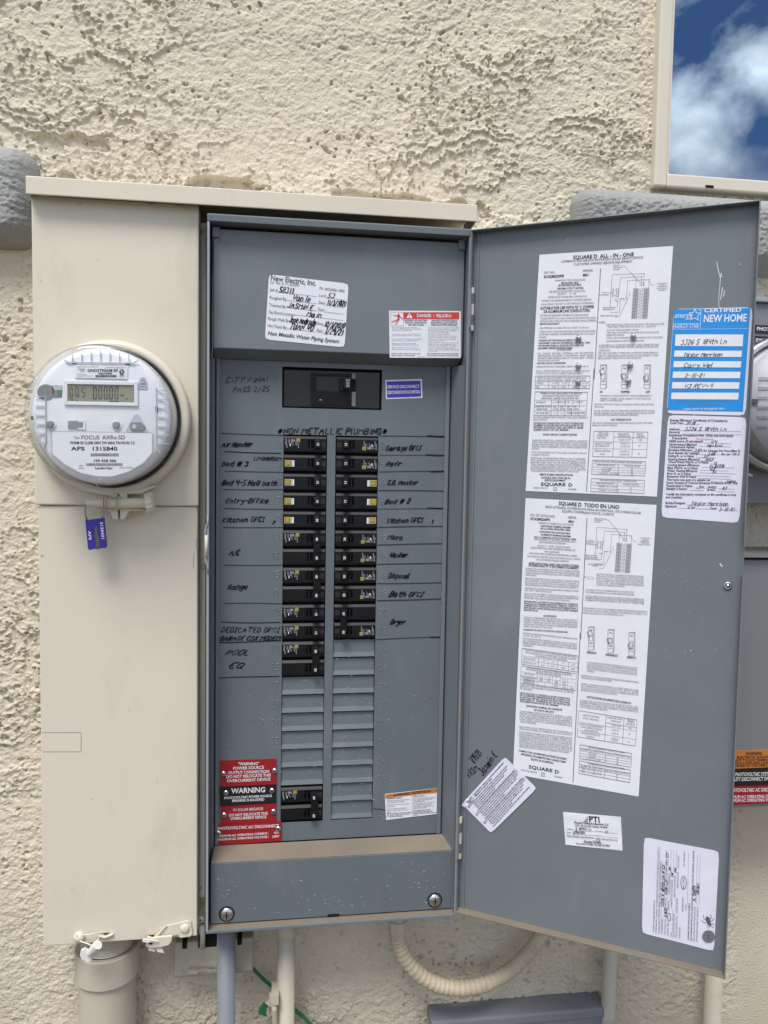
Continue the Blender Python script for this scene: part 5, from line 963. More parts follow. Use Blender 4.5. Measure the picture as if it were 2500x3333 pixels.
# ---- test label, turned by 45 degrees
Zt = (1490, 2400, 370/1659)
def d_test(c, c0):
    A, B = (64, 965), (690, 280); L_ = math.hypot(B[0]-A[0], B[1]-A[1]); ux, uy = (B[0]-A[0])/L_, (B[1]-A[1])/L_; C_ = (490, 1393); H_ = math.hypot(C_[0]-A[0], C_[1]-A[1]); vx, vy = (C_[0]-A[0])/H_, (C_[1]-A[1])/H_
    P = lambda a, b: (A[0]+ux*a+vx*b, A[1]+uy*a+vy*b)
    def tx(t_, a, b, a1, h, bd=1): p, q = P(a, b), P(a1, b); c.text(t_, p[0], p[1], q[0], h, 1, bd, y1=q[1])
    tx('Test Monthly / Realice una prueba mensualmente /', 205, 52, 860, 22); tx('Effectuer un essai par mois', 205, 82, 560, 22)
    for a, b in (((40, 30), (165, 30)), ((165, 30), (165, 92)), ((165, 92), (40, 92)), ((40, 92), (40, 30))): c.line(*P(*a), *P(*b), 5, 1)
    tx('TEST', 56, 80, 150, 36, 1)
    for i, (t_, a, a1) in enumerate((('Blue or Green-Circuit Breaker and Branch / Feeder Arc Fault Circuit Interrupter', 20, 860), ('White-Circuit Breaker and Combination Arc Fault Circuit Interrupter', 110, 820), ('Yellow-Circuit Breaker and Ground Fault Circuit Interrupter', 100, 730), ('Black- Equipment protection device', 112, 500), ('Purple-Circuit Breaker and Combination of CAFI and GFCI Circuit Interrupter', 100, 890), ('Azul o Verde-Interruptor automático e interruptor de circuito alimentador / derivado por falla de arco', 20, 910), ('Blanco-Interruptor automático e interruptor de circuito por falla de arco combinado', 96, 880), ('Amarillo-Interruptor automático e interruptor de circuito por falla a tierra', 86, 830), ('Negro-Dispositivo de protección del equipo', 108, 540), ('Púrpura-Interruptor automático e interruptor de circuito GFCI y CAFI combinado', 84, 890), ('Bleu ou Vert-Disjoncteur et interrupteur de circuit d alimentation / de dérivation sur défaut d arc', 20, 900), ('Blanc-Disjoncteur et interrupteur de circuit sur défaut d arc combiné', 96, 830), ('Jaune-Disjoncteur et interrupteur de circuit sur défaut à la terre', 90, 780), ('Noir-Dispositif de protection de l appareil', 104, 530), ('Violet-Disjoncteur et interrupteur de circuit ICDT (GFCI) et CAFI combiné', 82, 870))):
        b = 118+i*30.5+(12 if i > 4 else 0)+(12 if i > 9 else 0); tx(t_, a, b, a1, 19)
    for b in (250, 416): c.line(*P(20, b), *P(905, b), 5, 1)
sticker('test_label', DOOR, Zt, [(64, 965), (690, 280), (1156, 740), (490, 1393)], door, ['paper_violet', 'ink'], 'white breaker test label stuck on at a slant by the hinge', d_test, off=.0012, rad=.003, curl=lambda u, v: .006*max(0, 1-(u+v)/.16)**1.3)
Zp = (1200, 2600, 1300/1659)
def d_pti(c, c0):
    c.slope = .07
    c.text('PTI', 915, 96, 962, 24, 1, 1); c.text('Phoenix Testing & Inspection LLC', 855, 102, 998, 8.5, 1, 1); c.text('3635 S. 43rd Avenue - Phoenix, AZ 85009', 858, 113, 993, 6.5, 1, 1)
    for i in range(5):
        for j in range(i+1): c.rect(892+i*4, 94-j*5, 894.6+i*4, 97.4-j*5, 2)
    c.text('Address:', 822, 128, 852, 6, 2); c.text('Lot Number:', 938, 137, 976, 6, 2); c.text('Date:', 822, 142, 842, 6, 2); c.text('Inspector:', 938, 155, 970, 6, 2); c.text('Meets Builder Specifications:', 824, 158, 938, 8, 1); c.text('/ No (circle one)', 966, 171, 1034, 8, 1); c.text('Grade Check', 894, 182, 966, 9.5, 1, 1); c.text('Phone (602) 272-2688 - Fax (602) 272-0804', 862, 189, 1002, 6.5, 1, 1)
    c.lines([(854, 131, 936, 137), (976, 140, 1034, 145), (843, 146, 936, 152), (972, 157, 1034, 162)], 1, 2); c.ring(953, 170, 9, 1.6, 3, ry=7); c.text('Yes', 946, 171, 960, 6, 2)
    c.hand('S 184th Ln', 860, 128, 926, 10, 1.7, 3); c.hand('53', 980, 142, 994, 9, 1.7, 3); c.hand('1/29/2021', 848, 143, 898, 10, 1.7, 3)
sticker('inspection_label', DOOR, Zp, [(808, 55), (1048, 75), (1055, 215), (818, 190)], door, ['paper', 'ink', 'ink_grey', 'pen'], 'small white inspection label with three large letters at its top', d_pti, wr=.0003)
Zx = (2070, 2700, 300/1619)
def d_pest(c, c0):
    def vt(t_, x, y0, y1, h=22, m=1, b=0): c.text(t_, x, y0, x+(y0-y1)*.0+ (0.06*(y0-y1)), h, m, b, y1=y1)
    for t_, x, y0, y1, b in (('PROPERTY HAS BEEN PRE-TREATED BY:', 322, 1808, 1238, 0), ('EXTERMINATING COMPANY: YOUNGER BROTHERS PRETREAT & HOME SERVICES, LLC 623-979-1111', 366, 1830, 305, 0), ('ADDRESS: 8525 N 75TH AVE  PEORIA, AZ 85345   BUSINESS LICENSE NUMBER 8215', 416, 1836, 560, 0), ('LOCATION OF JOB:', 470, 1848, 1576, 0), ('APPLICATION DATE', 524, 1860, 1576, 0), ('TIME START', 530, 1356, 1190, 0), ('AM/PM TIME FINISH', 542, 960, 650, 0), ('AM/PM', 550, 486, 372, 0), ('CHEMICAL USED:', 572, 1872, 1634, 0), ('- TERMIDOR', 582, 1450, 1256, 0), ('CHEMICAL PERCENTAGE:', 590, 1146, 766, 0), ('SLN #:', 628, 1890, 1806, 0), ('NUMBER OF GALLONS TREATED:', 636, 1380, 880, 0), ('SQUARE FOOTAGE TREATED:', 672, 1900, 1470, 0), ('LINEAR FOOTAGE TREATED:', 690, 1202, 800, 0), ('TYPE OF CONSTRUCTION:', 722, 1908, 1520, 0), ('FOOTING & STEM', 732, 1480, 1208, 0), ('SEMI-MONOLITHIC', 744, 1036, 742, 0), ('POST TENSION', 756, 690, 460, 0), ('MONOLITHIC', 778, 1914, 1712, 0), ('PRETREATMENT', 834, 1444, 1192, 0), ('FINAL GRADE', 846, 1050, 850, 0), ('POST TREATMENT', 858, 660, 380, 0), ('OTHER:', 892, 1428, 1318, 0), ('WARNING: PESTICIDES CAN BE HARMFUL.', 932, 1944, 1286, 1), ('KEEP CHILDREN AND PETS AWAY FROM PESTICIDE APPLICATION UNTIL DRY, DISSIPATED, OR AERATED.', 982, 1960, 368, 1), ('APPLICATOR OR REGISTERED EMPLOYEE:', 1032, 1972, 1356, 0), ('CERTIFICATION NUMBER OF APPLICATOR:', 1082, 1978, 1356, 0)): c.text(t_, x, y0, x+.028*(y0-y1), 24, 1, b, y1=y1, slant=.1)
    for x, y0, y1 in ((396, 1540, 305), (440, 1840, 560), (492, 1560, 640), (545, 1560, 510), (600, 1260, 350), (640, 1780, 1390), (655, 860, 360), (696, 1450, 1215), (706, 780, 370), (905, 1310, 410), (1060, 1340, 435), (1108, 1340, 445)): c.line(x, y0, x+.022*(y0-y1), y1, 3, 1)
    for t_, x, y0, y1, h in (('3326 S 184th Ln # 53', 490, 1370, 625, 42), ('2/15/21', 540, 1545, 1375, 36), ('1126', 545, 1160, 1010, 40), ('141', 558, 650, 530, 36), ('.05', 615, 735, 660, 34), ('76', 655, 848, 762, 34), ('190', 712, 770, 675, 36), ('A. Smith', 1050, 1260, 990, 60), ('20163', 1105, 1150, 950, 40)): c.hand(t_, x, y0, x+.02*(y0-y1), h, 9, 2, y1=y1, slant=.1)
    c.ring(584, 1538, 26, 8, 2, ry=70); c.ring(528, 938, 28, 7, 2, ry=48); c.ring(552, 458, 26, 7, 2, ry=36); c.ring(838, 934, 48, 8, 2, ry=116)
    # round seal and a printed beetle
    c.disc(1276, 1882, 110, 3, 32); c.off += .0002; c.ring(1276, 1882, 108, 6, 1, 32); c.ring(1276, 1882, 76, 4, 1, 32); c.ring(1276, 1882, 58, 4, 1, 28); c.poly([(1250, 1918), (1256, 1870), (1240, 1850), (1275, 1846), (1300, 1860), (1290, 1880), (1306, 1920), (1284, 1922), (1274, 1892), (1266, 1922)], 1); c.off -= .0002
    c.poly([(1240, 1524), (1278, 1536), (1302, 1580), (1316, 1640), (1326, 1680), (1304, 1698), (1268, 1672), (1236, 1610), (1222, 1560)], 1); c.poly([(1262, 1580), (1290, 1610), (1306, 1660), (1276, 1650), (1258, 1610)], 4, .0002)
    for p in ([(1226, 1590), (1196, 1578), (1186, 1500)], [(1240, 1640), (1200, 1640), (1152, 1590)], [(1290, 1560), (1330, 1570), (1312, 1500)], [(1310, 1610), (1350, 1600), (1372, 1560)], [(1320, 1660), (1350, 1660), (1384, 1664)], [(1262, 1676), (1250, 1690), (1246, 1706)], [(1300, 1696), (1280, 1720), (1272, 1740)], [(1322, 1694), (1350, 1716), (1368, 1732)]): c.path(p, 8, 1)
sticker('treatment_label', DOOR, Zx, [(142, 134), (1464, 384), (1372, 2136), (106, 1812)], door, ['paper_violet', 'ink_grey', 'pen', 'ink_faint', 'ink_grey'], 'white treatment record turned sideways with a round seal and a beetle', d_pest, rad=.004, wr=.0003)
# narrow labels on the right inner side of the frame
sp = Plane((XF1-.0024, 0, 0), (-1, 0, 0))
def d_side(c, c0): 
    for i in range(9): c.line(1467.5+.4*(i % 2), 2190+i*16, 1472, 2190+i*16, 2.4, 1)
    c.poly([(1463, 2165), (1475, 2165), (1475, 2194), (1463, 2194)], 2)
    c.poly([(1462, 2236), (1474, 2236), (1474, 2250), (1462, 2250)], 2)
sticker('side_label', sp, (0, 0, 1), [(1462, 2164), (1476, 2164), (1473, 2380), (1460, 2380)], panel, ['paper', 'ink_grey', 'orange_print'], 'narrow barcode strip on the inner side of the frame', d_side)
mb = MB(); cv = Canvas(mb, sp, (0, 0, 1), .0004); cv.text('20833', 1481, 1920, 1485, 9, 0, y1=1946); mb.build('stamped_number', 'purple_print', panel)

# ================================================================== breakers
EX, EZ, NY = Vector((1, 0, 0)), Vector((0, 0, 1)), Vector((0, -1, 0))
def breaker(rows, side, amp, kind, label):
    """side 0: left bank, handle to the right (inner) end; side 1: mirrored. kind A: printed label, B: square badge and white strip"""
    x0, x1 = (XA+.0006, XB-.0012) if side == 0 else (XCc+.0012, XDd-.0006)
    zt_ = zr(rows[0]); th = thing('circuit_breaker', ((x0+x1)/2, .0095, zr(rows[-1]+1)), label, 'circuit breaker', 'circuit breakers in the two banks')
    X = (lambda u: x0+(x1-x0)*u) if side == 0 else (lambda u: x1-(x1-x0)*u)
    S = 1 if side == 0 else -1
    hz_ = []
    for n_, k in enumerate(rows):
        z1, z0 = zr(k)-.0018, zr(k+1)+.0026; zc = (z0+z1)/2
        mb = MB(); yf = -.0015
        a, b = sorted((X(.565), X(.80))); sz1, sz0 = zc+.0058, zc-.0054
        # face built round the handle slot; shoulders step back above and below
        mb.box(x0, a, yf, .009, z0+.0016, z1-.0034); mb.box(b, x1, yf, .009, z0+.0016, z1-.0034)
        mb.box(a, b, yf, .009, sz1, z1-.0034); mb.box(a, b, yf, .009, z0+.0016, sz0); mb.box(a, b, .006, .009, sz0, sz1)
        mb.prism([(x0, yf+.0002, z1-.0036), (x0, .0015, z1), (x0, .009, z1), (x0, .009, z1-.0036)], (x1-x0, 0, 0), 1)
        mb.box(x0+.0005, x1-.0005, .0012, .009, z0, z0+.0015, 1)
        for u in (.42, .50): xq = X(u); mb.box(xq-.00015, xq+.00015, yf-.00025, yf, z0+.003, z1-.005, 1)
        mb.box(min(X(.86), X(.99)), max(X(.86), X(.99)), yf-.0002, yf, zc-.004, zc+.0035, 1)
        mb.box(x0+.001, x1-.001, yf-.0002, yf+.0001, z1-.0072, z1-.0070, 1)
        body = mb.build('body', ['breaker_black', 'breaker_edge'], th)
        # print
        mb = MB(); P0 = yf-.0004
        def rc(u0, u1, zz0, zz1, m, y=P0): a_, b_ = sorted((X(u0), X(u1))); mb.add([(a_, y, zz0), (b_, y, zz0), (b_, y, zz1), (a_, y, zz1)], [(0, 1, 2, 3)], m)
        def badge(uc, zc_, s):
            xx = X(uc)
            for r_, m_, y_ in ((s, 0, P0), (s*.76, 2, P0-.0002), (s*.58, 0, P0-.0004), (s*.34, 2, P0-.0006), (s*.22, 0, P0-.0008)):
                mb.add([(xx-r_, y_, zc_-r_), (xx+r_, y_, zc_-r_), (xx+r_, y_, zc_+r_), (xx-r_, y_, zc_+r_)], [(0, 1, 2, 3)], m_)
        if kind == 'B':
            badge(.10, zc-.0008, .0043); rc(.185, .245, zc-.0050, zc+.0032, 1)
            for q_ in range(4): rc(.195, .215, zc-.0042+q_*.0018, zc-.0034+q_*.0018, 3, P0-.0002)
            mb.build('badge', ['yellow', 'print_white', 'breaker_black', 'ink_faint'], th)
        elif n_ == (0 if side == 0 else len(rows)-1):
            zs_ = 1 if side == 0 else -1
            badge(.335, zc+zs_*.0046, .0024)
            down = Vector((0, 0, -zs_)); upv = Vector((S, 0, 0)) if side == 0 else Vector((-1, 0, 0))
            e1 = Vector((0, 0, -1)) if side == 0 else Vector((0, 0, 1)); e2 = Vector((1, 0, 0)) if side == 0 else Vector((-1, 0, 0))
            def vt(t_, u, h, w_, st=.0058, bd=1): text3(mb, t_, Vector((X(u), P0, zc+zs_*st)), e1, e2, h*.92, 4, bd, w_)
            vt('TYPE HOM', .325, .0014, .0068, .0012); vt('10 kA', .29, .0014, .0045, .0022); vt('HACR TYPE', .262, .0011, .006, .0045, 0); vt('SWD', .235, .0012, .0036, .006)
            vt('LISTED', .205, .0011, .0045, .0018, 0); vt('CIRCUIT', .185, .0011, .005, .004, 0); vt('BREAKER', .165, .0012, .006, .006); vt('120/240V', .118, .0013, .0062, .006); vt('60-75 C', .09, .0012, .005, .0056, 0); vt('CU-AL', .065, .0013, .0045, -.0012); vt('DP-4075', .03, .0020, .0078, .0062)
            c_ = Vector((X(.21), P0, zc+zs_*.0042)); mb.lathe(c_, NY, [(.0016, 0), (.0013, .0001)], 14, 4); mb.lathe(c_, NY, [(.0006, 0), (.0001, .0001)], 8, 1)
            rc(.135, .155, zc-zs_*.0005-.0028, zc-zs_*.0005+.0005, 1); rc(.05, .085, zc-zs_*.002-.003, zc-zs_*.002+.001, 3)
            mb.build('rating_print', ['yellow', 'print_white', 'breaker_black', 'ink_faint', 'print_dim'], th)
        # handle thrown to the inner end
        a, b = X(.72), X(.845); hz1, hz0 = zc+.0054, zc-.0050
        mb = MB(); xa_, xb_ = (a, b) if side == 0 else (b, a); yh_ = -.0105
        p = [(X(.685), .004), (X(.705), yh_+.0008), (X(.725), yh_), (X(.835), yh_-.0006), (X(.855), yh_+.001), (X(.865), .004)]
        mb.prism([(q_[0], q_[1], hz0) for q_ in p], (0, 0, hz1-hz0), 0)
        e1 = Vector((0, 0, -1)) if side == 0 else Vector((0, 0, 1)); e2 = Vector((1, 0, 0)) if side == 0 else Vector((-1, 0, 0))
        text3(mb, amp, Vector((X(.765), yh_-.0013, zc)), e1, e2, .0031, 1, 1, .0046, anchor=.5)
        mb.build('handle', ['handle_black', 'print_white'], th, bevel=.0006)
        mb = MB(); xs_ = X(.63); mb.box(xs_-.0005, xs_+.0005, .0005, .0058, sz0, sz1); mb.build('slot_rib', 'breaker_edge', th)
        hz_.append(zc)
    if len(rows) > 1:
        mb = MB(); xa_, xb_ = sorted((X(.705), X(.90) if side == 0 else X(.87))); mb.box(xa_+.0008, xb_-.0008, -.0095, -.002, hz_[1]+.0058, hz_[0]-.0054); mb.box(xa_+.002, xb_-.002, -.0100, -.0095, hz_[1]+.0075, hz_[0]-.007); 
        mb.build('handle_tie', 'breaker_black', th, bevel=.0006)
for r_, amp, kd, t_ in (((0,), '15', 'A', 'single black breaker beside the note AIR HANDLER'), ((1,), '15', 'B', 'black breaker with yellow badge second down in the left bank'), ((2,), '15', 'B', 'black breaker with yellow badge beside HALL BATH note'), ((3,), '15', 'B', 'black breaker with yellow badge beside ENTRY OFFICE note'), ((4,), '20', 'B', 'black breaker with yellow badge beside KITCHEN GFCI 2 note, left bank'), ((5, 6), '40', 'A', 'double 40 amp breaker beside the note A/C'), ((7, 8), '40', 'A', 'double 40 amp breaker beside the note RANGE'), ((9,), '15', 'A', 'single black breaker just above the DEDICATED GFCI note, left bank'), ((10,), '15', 'A', 'single black breaker beside the note DEDICATED GFCI GARAGE COX MODEM'), ((11, 12), '30', 'A', 'double 30 amp breaker beside the note POOL EQ'), ((19, 20), '60', 'A', 'double solar breaker alone at the bottom beside the red plaques')):
    breaker(r_, 0, amp, kd, t_)
for r_, amp, kd, t_ in (((0,), '15', 'A', 'single black breaker beside the note GARAGE GFCI'), ((1,), '15', 'A', 'single black breaker beside number 4, second in the right bank'), ((2,), '15', 'B', 'black breaker with yellow badge beside number 6, right bank'), ((3,), '15', 'B', 'black breaker with yellow badge fourth down in the right bank'), ((4,), '20', 'B', 'black breaker with yellow badge beside KITCHEN GFCI 1 note, right bank'), ((5,), '20', 'A', 'single black breaker beside the note MICRO'), ((6,), '20', 'A', 'single black breaker beside the note WASHER'), ((7,), '20', 'A', 'single black breaker beside the note DISPOSAL'), ((8,), '20', 'A', 'single black breaker beside the note BATH GFCI'), ((9, 10), '30', 'A', 'double 30 amp breaker beside the note DRYER')):
    breaker(r_, 1, amp, kd, t_)
# main breaker in its wide opening
Zm_ = (900, 1180, 360/1659)
ym = .007; MP = YP(ym); m0, m1 = MP.at(*[Zm_[0]+600*Zm_[2], Zm_[1]+400*Zm_[2]]), None
main = thing('main_breaker', (U(1080, 1330, ym).x, .0095, U(1080, 1330, ym).z), 'wide black main breaker in the opening above the breaker banks', 'main breaker')
mb = MB(); mb.box(mO[0].x+.002, mO[1].x-.002, .0065, .0100, mO[1].z+.002, mO[0].z-.003); mb.build('filler_plate', 'filler_plate', main, bevel=.0006)
def mbx(x0, y0, x1, y1, ya, yb_, m=0): a = U(Zm_[0]+x0*Zm_[2], Zm_[1]+y0*Zm_[2], ya); b = U(Zm_[0]+x1*Zm_[2], Zm_[1]+y1*Zm_[2], ya); mb.box(min(a.x, b.x), max(a.x, b.x), ya, yb_, min(a.z, b.z), max(a.z, b.z), m)
mb = MB(); mbx(515, 150, 1182, 210, .003, .0064); mbx(515, 428, 1182, 655, .003, .0064); mbx(515, 212, 592, 426, .003, .0064); mbx(1130, 212, 1182, 255, .003, .0064); mbx(1120, 255, 1130, 426, .003, .0064)
mbx(1132, 165, 1184, 245, .0026, .0029, 1); mbx(1132, 438, 1184, 655, .0026, .0029, 1); mbx(740, 570, 762, 648, .0026, .0029, 2); mbx(844, 570, 866, 648, .0026, .0029, 2); mbx(1132, 250, 1186, 434, .0026, .0029, 2)
cv = Canvas(mb, YP(.003), Zm_, .0004); cv.disc(662, 514, 18, 2); cv.disc(937, 518, 17, 2); cv.poly([(646, 552), (678, 552), (682, 566), (644, 566)], 3); cv.text('GOM2', 570, 250, 574, 26, 4, 0, y1=360)
mb.build('bezel', ['breaker_black', 'mid_grey', 'dark_gap', 'dull_steel', 'breaker_edge'], main)
mb = MB(); mbx(598, 215, 930, 426, .0055, .0064); mb.build('window_plate', 'filler_plate', main)
mb = MB(); mbx(960, 225, 1108, 420, -.004, .0064, 0); mbx(1012, 222, 1106, 386, -.012, -.004, 0)
P = U(Zm_[0]+1046*Zm_[2], Zm_[1]+240*Zm_[2], -.0124); text3(mb, '200', P+Vector((0, -.0002, 0)), Vector((0, 0, -1)), EX, .0046, 1, 0, .0115)
mb.build('handle', ['handle_black', 'print_dim'], main)

# ================================================================== electric meter
YFACE = -.092; FP = YP(YFACE); Zv = (60, 1080, 620/1659)
mc = U(322, 1352, -.104); AX = Vector((mc.x, 0, mc.z)); 
meter = thing('electric_meter', (mc.x, -.03, mc.z-.083), 'round glass-covered digital electric meter with a white face', 'electric meter')
C = lambda y: Vector((mc.x, y, mc.z))
mb = MB(); mb.lathe(C(0), NY, [(.0835, .028), (.0845, .034), (.0838, .040), (.0830, .046), (.0826, .085), (.0822, .104), (.0808, .1095), (.0775, .1120), (.070, .1128), (.0001, .1130)], 72, ref=(1, 0, 0)); mb.build('clear_cover', 'clear_cover', meter, smooth=True)
mb = MB(); mb.lathe(C(0), NY, [(.0822, .030), (.0820, .050), (.0808, .078), (.0785, .088), (.0745, .0905), (.072, .0915), (.0001, .0916)], 64, ref=(1, 0, 0)); housing = mb.build('housing', 'meter_white', meter, smooth=True)
mb = MB(); mb.lathe(C(0), NY, [(.0823, .040), (.0823, .0440), (.0818, .0445)], 64, ref=(1, 0, 0)); mb.build('gasket', 'meter_dark', meter, smooth=True)
mb = MB(); mb.lathe(C(0), NY, [(.0800, .078), (.0811, .0785), (.0808, .0815), (.079, .082)], 64, ref=(1, 0, 0)); mb.build('inner_rim', 'meter_grey', meter, smooth=True)
mb = MB(); mb.lathe(C(0), NY, [(.08235, .0445), (.08225, .060), (.0816, .075), (.0812, .0765)], 64, ref=(1, 0, 0)); mb.build('side_skirt', 'meter_grey', meter, smooth=True)
def face(name, mats, draw, off=.0004): 
    mb = MB(); draw(Canvas(mb, FP, Zv, off)); return mb.build(name, mats, meter)
def d_tabs(c):
    for x in (470, 552, 634, 716, 798, 880, 962): c.slab([(x-3, 160+abs(x-716)*.16), (x+3, 160+abs(x-716)*.16), (x+3, 258), (x-3, 258)], .0012, 0)
    for y in (560, 640, 720, 800, 880, 960): c.slab([(142, y), (228, y+2), (228, y+8), (142, y+6)], .0012, 0)
    for y in (505, 585, 660, 740, 822, 896, 972): c.slab([(1215, y), (1318, y), (1318, y+6), (1215, y+6)], .0012, 0)
    c.slab([(400, 240), (440, 262), (1000, 268), (1045, 246), (1048, 254), (1002, 278), (438, 272), (396, 248)], .001, 0)
    c.slab([(232, 560), (240, 560), (242, 960), (220, 1015), (212, 1012), (232, 956)], .001, 0); c.slab([(1196, 480), (1204, 480), (1206, 1000), (1238, 1050), (1230, 1056), (1196, 1004)], .001, 0)
face('face_ribs', 'meter_grey', d_tabs)
face('slot', 'meter_dark', lambda c: [c.poly(p, 0) for p in ([(465, 262), (508, 260), (508, 280), (467, 281)], [(930, 270), (972, 268), (971, 289), (932, 290)], [(1190, 650), (1215, 650), (1216, 700), (1192, 700)], [(106, 734), (130, 734), (132, 768), (108, 768)])])
def d_np(c):
    c.slab([(490, 290), (953, 296), (950, 412), (492, 400)], .0004, 0); c.off += .0008
    c.text('CONTAINS FCC ID: R7PEG1R1S5', 512, 309, 700, 9, 1); c.text('CONTAINS IC: 5294A-EG1R1S5', 754, 316, 930, 9, 1)
    c.text('GRIDSTREAM RF', 600, 348, 868, 24, 1, 1); c.text('909A48F8', 696, 370, 814, 16, 1, 1); c.text('Landis', 518, 330, 578, 15, 1, y1=332); c.text('Gyr+', 546, 346, 584, 15, 1); c.line(544, 330, 544, 362, 2, 1)
    c.text('MODULE MODEL:', 512, 374, 596, 8, 2); c.text('US Integrated FOCUS 4.0w', 512, 388, 642, 8, 2)
    r = random.Random(3); x = 670
    while x < 850: w_ = r.choice((2, 3, 4)); c.poly([(x, 374), (x+w_, 374), (x+w_, 396), (x, 396)], 1); x += w_+r.choice((2, 3))
    c.disc(900, 348, 22, 1); c.off += .0003; c.path([(886, 342), (908, 336), (892, 360), (914, 354)], 5, 0); c.text('ZigBee', 880, 382, 922, 12, 1, 1); c.text('Certified product', 868, 396, 930, 8, 2)
face('name_plate', ['print_white', 'ink', 'ink_grey'], d_np)
mb = MB(); c_ = Canvas(mb, FP, Zv, .0003)
for o1, i1 in ((((395, 425), (1040, 436), (1022, 462), (430, 452))), (((1040, 436), (1042, 648), (1012, 612), (1012, 462))), (((1042, 648), (398, 636), (432, 600), (1012, 618))), (((398, 636), (395, 425), (430, 455), (430, 604)))) if False else (): pass
for p in ([(395, 425), (1040, 436), (1010, 466), (430, 456)], [(1040, 436), (1043, 648), (1010, 618), (1010, 466)], [(1043, 648), (398, 636), (430, 606), (1010, 618)], [(398, 636), (395, 425), (430, 456), (430, 606)]): c_.slab(p, .0018, 0)
disp = mb.build('display_bezel', 'meter_white', meter, bevel=.0004)
def d_lcd(c):
    c.poly([(428, 454), (1012, 464), (1012, 620), (428, 608)], 0); c.off += .0003
    def seg(x, y, w_, h, on, wd):
        P = {'a': ((0, 0), (1, 0)), 'b': ((1, 0), (1, .5)), 'c': ((1, .5), (1, 1)), 'd': ((0, 1), (1, 1)), 'e': ((0, .5), (0, 1)), 'f': ((0, 0), (0, .5)), 'g': ((0, .5), (1, .5))}
        for s_ in on:
            (a, b), (e, f) = P[s_]; dx, dy = (e-a), (f-b); c.line(x+w_*(a+dx*.12), y+h*(b+dy*.1), x+w_*(e-dx*.12), y+h*(f-dy*.1), wd, 1)
    for x, on in ((446, 'abcdef'), (498, 'abcdef'), (552, 'afgcd')): seg(x, 490, 26, 74, on, 5)
    c.line(446, 530, 470, 562, 3, 1); c.line(500, 530, 522, 562, 3, 1)
    for x in (654, 701, 748, 795, 842): seg(x, 480, 24, 104, 'abcdef', 9)
    c.rect(780, 576, 788, 586, 1); c.text('kW', 886, 562, 924, 20, 1, 1); c.text('240', 924, 590, 956, 12, 1); c.text('Va', 492, 484, 518, 14, 1); c.path([(450, 582), (472, 578), (474, 594), (462, 598)], 6, 1); c.poly([(496, 604), (506, 592), (514, 604)], 1); c.rect(792, 600, 826, 612, 1); c.rect(834, 601, 872, 612, 1)
mb = MB(); d_lcd(Canvas(mb, FP, Zv, .0005)); mb.build('display', ['lcd', 'lcd_ink'], disp)
def d_opt(c):
    c.disc(238, 525, 76, 0, 28, ry=68); c.poly([(285, 466), (380, 468), (376, 565), (300, 570)], 0); c.poly([(340, 506), (374, 508), (374, 558), (340, 557)], 1, .0003); c.poly([(290, 470), (378, 472), (378, 506), (320, 508)], 2, .0002)
face('optical_port', ['mid_grey', 'green_board', 'meter_grey'], d_opt)
def d_ul(c): c.rect(1044, 436, 1124, 498, 1); c.off += .0003; c.disc(1084, 425, 27, 1); c.ring(1084, 425, 24, 4, 0); c.text('UL', 1071, 432, 1098, 18, 0, 1); c.text('LISTED', 1058, 461, 1110, 12, 0, 1); c.text('E204197', 1050, 484, 1118, 12, 0)
mat('ul_grey', (.50, .52, .60), .5); face('listing_mark', ['ink_grey', 'ul_grey'], d_ul)
mb = MB(); c_ = Canvas(mb, FP, Zv, .0003)
for x, y in ((277, 806), (852, 812)):
    P = c_.p(x, y); mb.lathe(P+Vector((.0008, 0, 0)), NY, [(.0056, 0), (.0056, .0005), (.0042, .0006)], 20, 0); mb.lathe(P, NY, [(.0040, 0), (.0040, .0030), (.0032, .0036), (.0001, .0037)], 20, 1)
mb.build('button', ['meter_white', 'mid_grey'], meter)
mb = MB(); c_ = Canvas(mb, FP, Zv, .0003); c_.slab([(430, 774), (584, 768), (584, 852), (432, 842)], .0005, 0); c_.off += .0008; c_.poly([(432, 774), (518, 774), (518, 786), (562, 786), (562, 832), (518, 832), (518, 842), (432, 840)], 1); mb.build('latch_window', ['meter_white', 'mid_grey'], meter)
mb = MB(); c_ = Canvas(mb, FP, Zv, .0003); c_.slab([(934, 862), (1010, 722), (1030, 716), (1052, 726), (1128, 858), (1112, 880), (950, 878)], .0005, 0); c_.off += .0008; c_.slab([(968, 822), (985, 790), (1070, 788), (1104, 824), (1092, 858), (986, 858)], .0012, 1); c_.off += .0014; c_.disc(1008, 824, 20, 0, d=0); mb.build('reset_port', ['meter_grey', 'mid_grey'], meter)
